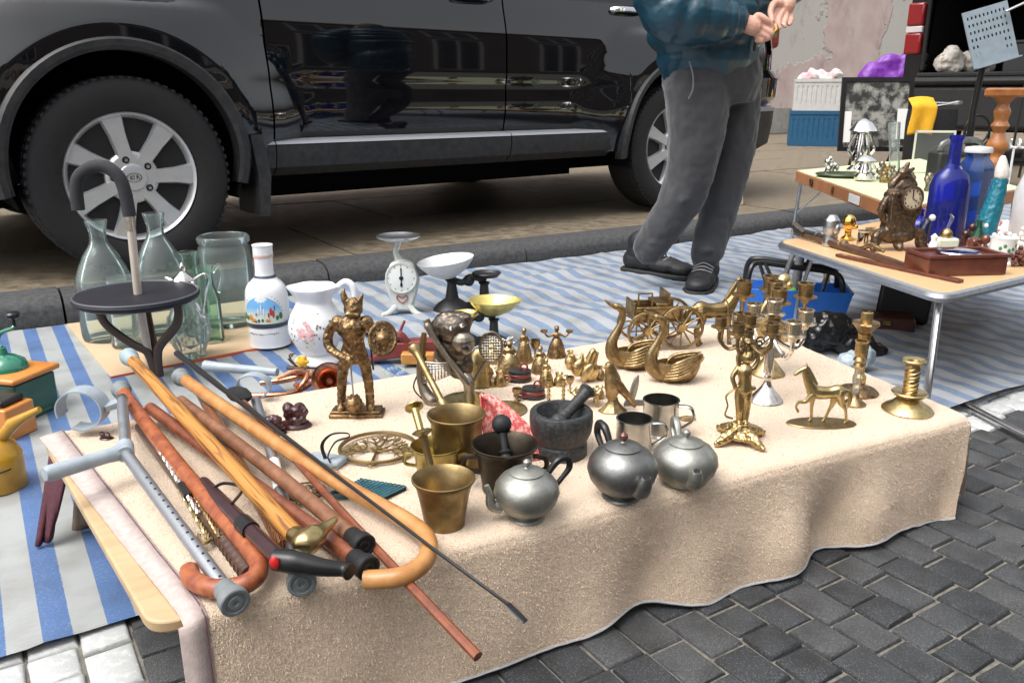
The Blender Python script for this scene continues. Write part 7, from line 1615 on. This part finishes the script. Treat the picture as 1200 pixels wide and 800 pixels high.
def music_stand():
    T = bgp(1138, 220, 'music_stand', 'black music stand with perforated grey plate', 'music stand')
    m = M('stand_grey', (.30, .36, .40), (.26, .31, .35), .4, .4, 20)
    Mp = Matrix.Translation((-22, -8, 132)) @ Matrix.Rotation(radians(-16), 4, 'Y') @ Matrix.Rotation(radians(-10), 4, 'X')
    def plate(b):
        # perforated grid built from strips
        W_, H_ = 50, 62; rows = [8, 16, 24, 32, 40, 48]; hs = 1.6
        z = 0; zs = [0]
        rr_ = sorted([62-q for q in rows])
        prev = 0
        for q in rr_:
            b.box((0, W_), (-.6, .6), (prev, q-hs), Mp); full = q > 28
            cols_ = [4+4.4*i for i in range(10)] if full else [4, 8.4, 39.2, 43.6]
            x = 0
            for c in cols_: b.box((x, c), (-.6, .6), (q-hs, q+hs), Mp); x = c+1.9
            b.box((x, W_), (-.6, .6), (q-hs, q+hs), Mp); prev = q+hs
        b.box((0, W_), (-.6, .6), (prev, H_), Mp)
    T.part('plate', m, plate, smooth=0)
    T.part('ledge', m, lambda b: b.box((0, 50), (-7, -.7), (-1.6, 0), Mp), smooth=0)
    T.part('pole', plast_b, lambda b: (b.tube([(-8, 0, 134), (-10, 2, 90), (-8, 4, 40), (0, 6, 14)], [3.4, 3.6, 4, 4], 10)))
    for dx, dy in ((-26, -10), (26, -8), (2, 30)): T.part('leg', plast_b, lambda b: b.tube([(1, 6, 28), (dx, dy+6, 1)], 2.2, 8))
    T.part('arm', steel, lambda b: b.tube([(4, -6, 192), (30, -6, 204), (80, -6, 214)], 2.6, 8, flat=.6))
music_stand()
def stool():
    T = bgp(1157, 216, 'plant_stand', 'turned orange wood plant stand with round top', 'plant stand'); wd = M('turned_pine', (.50, .20, .055), (.38, .13, .035), .35, 0, 14, coat=.3)
    T.part('top', wd, lambda b: b.lathe([(0, 98), (19, 98), (21, 100), (21, 106), (19, 108), (0, 108)], (4, 0, 0), 40)); T.part('column', wd, lambda b: b.lathe(list(zip(crr([13, 13, 9, 11, 8, 12, 6, 10, 7, 9, 6, 12], 3), crr([0, 4, 10, 24, 34, 44, 58, 66, 72, 82, 90, 98], 3))), (4, 0, 0), 28))
    for q in range(3):
        t = q*2.1+.4; T.part('foot', wd, lambda b: b.tube(cr([(4+8*cos(t), 8*sin(t), 8), (4+18*cos(t), 18*sin(t), 7), (4+24*cos(t), 24*sin(t), 2.2)], 4), [4, 3.6, 2.2], 8))
stool()
def wires():
    T = bgp(1190, 224, 'wire_rack', 'white curly wire rack beside the plant stand', 'rack'); T.part('wire', white_e, lambda b: (b.tube([(-14+i*1.0, 6*sin(i*.7), 54+5*cos(i*.7)) for i in range(40)], 1.3, 6), b.tube([(-14, 0, 50), (26, 0, 50)], 1.4, 6))); T.part('post', white_e, lambda b: [b.tube([(x, 0, 50), (x, 0, 0)], 1.4, 6) for x in (-10, 22)])
    T = bgp(1140, 212, 'iron_holder', 'black wrought iron holder with round loops in front of the open boot', 'holder')
    T.part('loop', iron, lambda b: (b.tube([(-4+14*cos(t), 0, 58+16*sin(t)) for t in [i*.3 for i in range(21)]], 1.5, 6), b.tube([(14+9*cos(t), -2, 38+10*sin(t)) for t in [i*.35 for i in range(18)]], 1.3, 6))); T.part('post', iron, lambda b: (b.tube([(-18, 0, 60), (-20, 0, 0)], 1.6, 6), b.tube([(10, 0, 60), (14, 0, 0)], 1.6, 6), b.tube([(-4, 8, 42), (-4, 14, 0)], 1.6, 6)))
    T = bgp(1206, 208, 'railing_section', 'black iron railing section leaning at the right edge', 'railing')
    for i in range(5): T.part('bar', iron, lambda b: b.tube([(-26+i*14, 0, 0), (-16+i*14, 8, 170)], 1.6, 6))
    T.part('rail', iron, lambda b: (b.bar((-20, 6, 130), (44, 6, 130), 3, 3), b.bar((-26, 0, 20), (38, 1, 20), 3, 3)), smooth=0)
    T = bgp(866, 240, 'leaning_board', 'small white board with pale wooden edge behind the person', 'board', 10); T.part('board', M('white_card', (.75, .75, .72), None), lambda b: b.box((-24, 2), (0, 2), (0, 34), Matrix.Rotation(radians(-12), 4, 'X')), smooth=0); T.part('edge', plyw, lambda b: b.box((2.3, 5), (-.5, 2.5), (0, 34), Matrix.Rotation(radians(-12), 4, 'X')), smooth=0)
wires()
# ================================================================ SECOND CAR, OPEN BOOT TOWARDS US
def van():
    b0 = P(1046, 186, .104); T = Thing('parked_van', 'black van with its boot open behind the music stand', 'van', b0, 1.0, 32.6+6)
    # local: x = forward (away along the kerb), y = left side positive, car spans y from 0 (left rear corner) to -1.85
    pt = MATS['black_paint']; tr = M('matt_trim', (.012, .012, .013), (.018, .018, .019), .6, 0, 30, .2, 150); inn = M('boot_lining', (.008, .008, .008), None, .95, spec=.1)
    def arch(b):
        o_ = [(0, .30), (0, 2.0), (-.18, 2.12), (-1.67, 2.12), (-1.85, 2.0), (-1.85, .30)]
        i_ = [(-.17, .84), (-.19, 1.8), (-.3, 1.92), (-1.55, 1.92), (-1.66, 1.8), (-1.68, .84)]
        vs = [(0, y, z) for y, z in o_]+[(-.0, y, z) for y, z in i_]+[(.12, y, z) for y, z in i_]
        fs = [(k_, k_+1, 7+k_, 6+k_) for k_ in range(5)]+[(5, 0, 6, 11)]+[(6+k_, 7+k_, 13+k_, 12+k_) for k_ in range(5)]+[(11, 6, 12, 17)]
        b.add(vs, fs)
        vs = [(0, y, z) for y, z in o_]+[(4.3, y, z) for y, z in o_]; b.add(vs, [(k_, 6+k_, 7+k_, k_+1) for k_ in range(5)]+[(0, 5, 11, 6), (6, 11, 10, 9, 8, 7)])
    T.part('body', pt, arch, smooth=0, bevel=.03)
    T.part('boot_interior', inn, lambda b: b.add([(.12, -.17, .84), (.12, -.17, 1.9), (.12, -1.68, 1.9), (.12, -1.68, .84), (1.5, -.2, .84), (1.5, -.2, 1.9), (1.5, -1.65, 1.9), (1.5, -1.65, .84)], [(4, 5, 6, 7), (0, 1, 5, 4), (2, 3, 7, 6), (1, 2, 6, 5), (0, 4, 7, 3)]), smooth=0)
    T.part('boot_seal', rubber, lambda b: b.tube(cr([(-.012, -.19, .87), (-.012, -.2, 1.78), (-.012, -.3, 1.9), (-.012, -1.55, 1.9), (-.012, -1.65, 1.78), (-.012, -1.66, .87)], 3), .022, 8))
    bp = T.part('rear_bumper', tr, lambda b: (b.box((-.16, .1), (-1.87, .02), (.32, .72)), b.box((-.19, -.02), (-1.8, -.05), (.72, .80))), bevel=.05)
    T.part('boot_sill', tr, lambda b: b.box((-.03, .12), (-1.7, -.15), (.80, .845)), bevel=.012)
    lt = T.part('tail_light', MATS['red_lamp'], lambda b: (b.box((-.045, .1), (-.155, .012), (1.02, 1.22)), b.box((-.045, .1), (-.155, .012), (1.285, 1.5))), bevel=.02); T.part('reverse_lens', M('lens_white', (.6, .55, .55), None, .15), lambda b: b.box((-.04, .1), (-.153, .01), (1.222, 1.283)), bevel=.008, parent=lt)
    T.part('tail_light', MATS['red_lamp'], lambda b: b.box((-.045, .1), (-1.862, -1.70), (1.02, 1.5)), bevel=.02)
    T.part('tailgate', pt, lambda b: b.add([(.05, -.1, 2.13), (.05, -1.75, 2.13), (-1.15, -1.7, 2.62), (-1.15, -.15, 2.62), (.05, -.1, 2.20), (.05, -1.75, 2.20), (-1.15, -1.7, 2.70), (-1.15, -.15, 2.70)], [(0, 3, 2, 1), (4, 5, 6, 7), (0, 1, 5, 4), (1, 2, 6, 5), (2, 3, 7, 6), (3, 0, 4, 7)]), bevel=.03, smooth=0)
    for x in (.75, 3.5):
        for y in (.0, -1.85):
            wh = T.part('wheel', MATS['tyre'], lambda b: b.lathe([(.2, -.1), (.32, -.1), (.34, -.07), (.34, .07), (.32, .1), (.2, .1)], n=36, M=Matrix.Translation((x, y-.09 if y == 0 else y+.09, .345)) @ Matrix.Rotation(pi/2, 4, 'X'))); T.part('rim', MATS['alloy_rim'], lambda b: b.lathe([(0, -.09), (.2, -.1), (.2, .1), (0, .09)], n=24, M=Matrix.Translation((x, y-.09 if y == 0 else y+.09, .345)) @ Matrix.Rotation(pi/2, 4, 'X')), parent=wh)
    T.part('window', M('car_glass', (.01, .012, .013), None), lambda b: [b.box((x, x+1.0), (y, y+.012), (1.2, 1.75)) for x in (.6, 1.75, 2.9) for y in (.002, -1.864)], smooth=0)
    rr = random.Random(31); U = Thing('bundled_cloth', 'bundle of white patterned cloth lying in the open boot', 'cloth', T.o.matrix_basis @ Vector((.32, -.42, .842)))
    U.part('cloth', M('white_print_cloth', (.66, .62, .56), (.35, .28, .2), .9, 0, 16, ramp=(.52, .62)), lambda b: [b.ball((rr.uniform(-.22, .3), rr.uniform(-.12, .1), rr.uniform(.05, .17)), rr.uniform(.07, .12), 10) for i in range(12)], remesh=.014, disp=('CLOUDS', .07, .05))
van()
def extra_goods():
    for x, y, pr, m, nm, cat, lb in ((1026, 284, [(6, 0), (7, 2), (4, 4), (12, 12), (13, 16), (11, 16), (0, 6)], brass_d, 'brass_bowl', 'bowl', 'small footed brass bowl left of the mantel clock'), (1010, 290, [(6, 0), (7, 2), (6, 18), (7.5, 20), (6, 20), (5, 4), (0, 3)], silver, 'silver_cup', 'cup', 'little silver cup in front of the golden bust'), (1143, 296, [(7, 0), (8, 2), (8, 20), (3, 28), (3, 36), (4, 38), (0, 38)], M('dark_green_glass', (.01, .06, .03), None, .1), 'small_bottle', 'bottle', 'small dark green bottle left of the teal lady bottle'), (1092, 300, [(6, 0), (7, 3), (4, 6), (5, 14), (3, 18), (4, 23), (0, 27)], white_p, 'white_figurine', 'figurine', 'little white porcelain figurine left of the perfume bottle')):
        lathe_thing(nm, lb, cat, x, y, RZ+.001, pr, m, 20)
    V = bpy.data.objects['parked_van']
    for nm, lb, p, sz, m in (('storage_box', 'dark grey storage box in the open boot behind the music stand', (.5, -.95, .842), (.36, .3, .26), M('grey_box', (.05, .05, .055), None, .5)), ('storage_box', 'yellow green plastic box in the open boot at the right edge', (.2, -1.3, .842), (.3, .24, .1), M('lime_plastic', (.3, .4, .06), None, .4)), ('paper_sack', 'crumpled white sack at the right in the open boot', (.55, -1.35, .842), (.3, .3, .3), M('white_sack', (.55, .55, .52), None, .8))):
        T = Thing(nm, lb, 'box' if 'box' in nm else 'sack', V.matrix_basis @ Vector(p), 1, 38.6)
        if 'box' in nm:
            T.part('box', m, lambda b: b.box((-sz[0]/2, sz[0]/2), (-sz[1]/2, sz[1]/2), (0, sz[2])), bevel=.012); T.part('lid', m, lambda b: b.box((-sz[0]/2-.01, sz[0]/2+.01), (-sz[1]/2-.01, sz[1]/2+.01), (sz[2]+.001, sz[2]+.03)), bevel=.008)
        else: T.part('sack', m, lambda b: (b.ball((0, 0, .13), (.15, .13, .13)), b.ball((.03, .02, .24), (.09, .08, .08))), remesh=.012, disp=('CLOUDS', .06, .05))
extra_goods()
# ---- pile of the blanket
def tufts():
    bm = MATS['beige_pile']; rr = random.Random(12); v = []; f = []
    NU, NJ = 230, 131
    cacheP = {}
    def PT(i, j):
        if (i, j) not in cacheP: cacheP[(i, j)] = BLK(i, j)
        return cacheP[(i, j)]
    for q in range(120000):
        top = rr.random() < .42
        i = rr.randrange(NU); j = rr.randrange(0, 70) if top else rr.randrange(70, NJ-1)
        a, b_, c = PT(i, j), PT(i+1, j), PT(i, j+1); s, t = rr.random(), rr.random()
        p = a+(b_-a)*s+(c-a)*t; n = (c-a).cross(b_-a).normalized()
        if n.z < 0 and top: n = -n
        if not top and n.y > 0: n = -n
        L = rr.uniform(.001, .0017) if top else rr.uniform(.0015, .0028)
        d = Vector((rr.gauss(0, 1), rr.gauss(0, 1), rr.gauss(0, 1))); tip = p+n*L*.8+d.normalized()*L*.8+(Vector((0, 0, -L*.4)) if not top else Vector((0, 0, 0))); w_ = d.cross(n).normalized()*rr.uniform(.0004, .0008)
        k = len(v); v += [p-w_, p+w_, tip]; f.append((k, k+1, k+2))
    b = B(); b.v = v; b.f = f; R = [o for o in bpy.data.objects if o.name == 'blanket'][0]
    o = b.build('pile_tufts', bm, R, 0); o['kind'] = 'stuff'
tufts()
# ---- things of one kind share a group
from collections import defaultdict
kinds = defaultdict(list)
for o in bpy.data.objects:
    if o.parent is None and 'category' in o: kinds[o.name.split('.')[0]].append(o)
for nm, os_ in kinds.items():
    if len(os_) > 1:
        for o in os_:
            if 'group' not in o: o['group'] = nm.replace('_', ' ')+' pieces on sale'
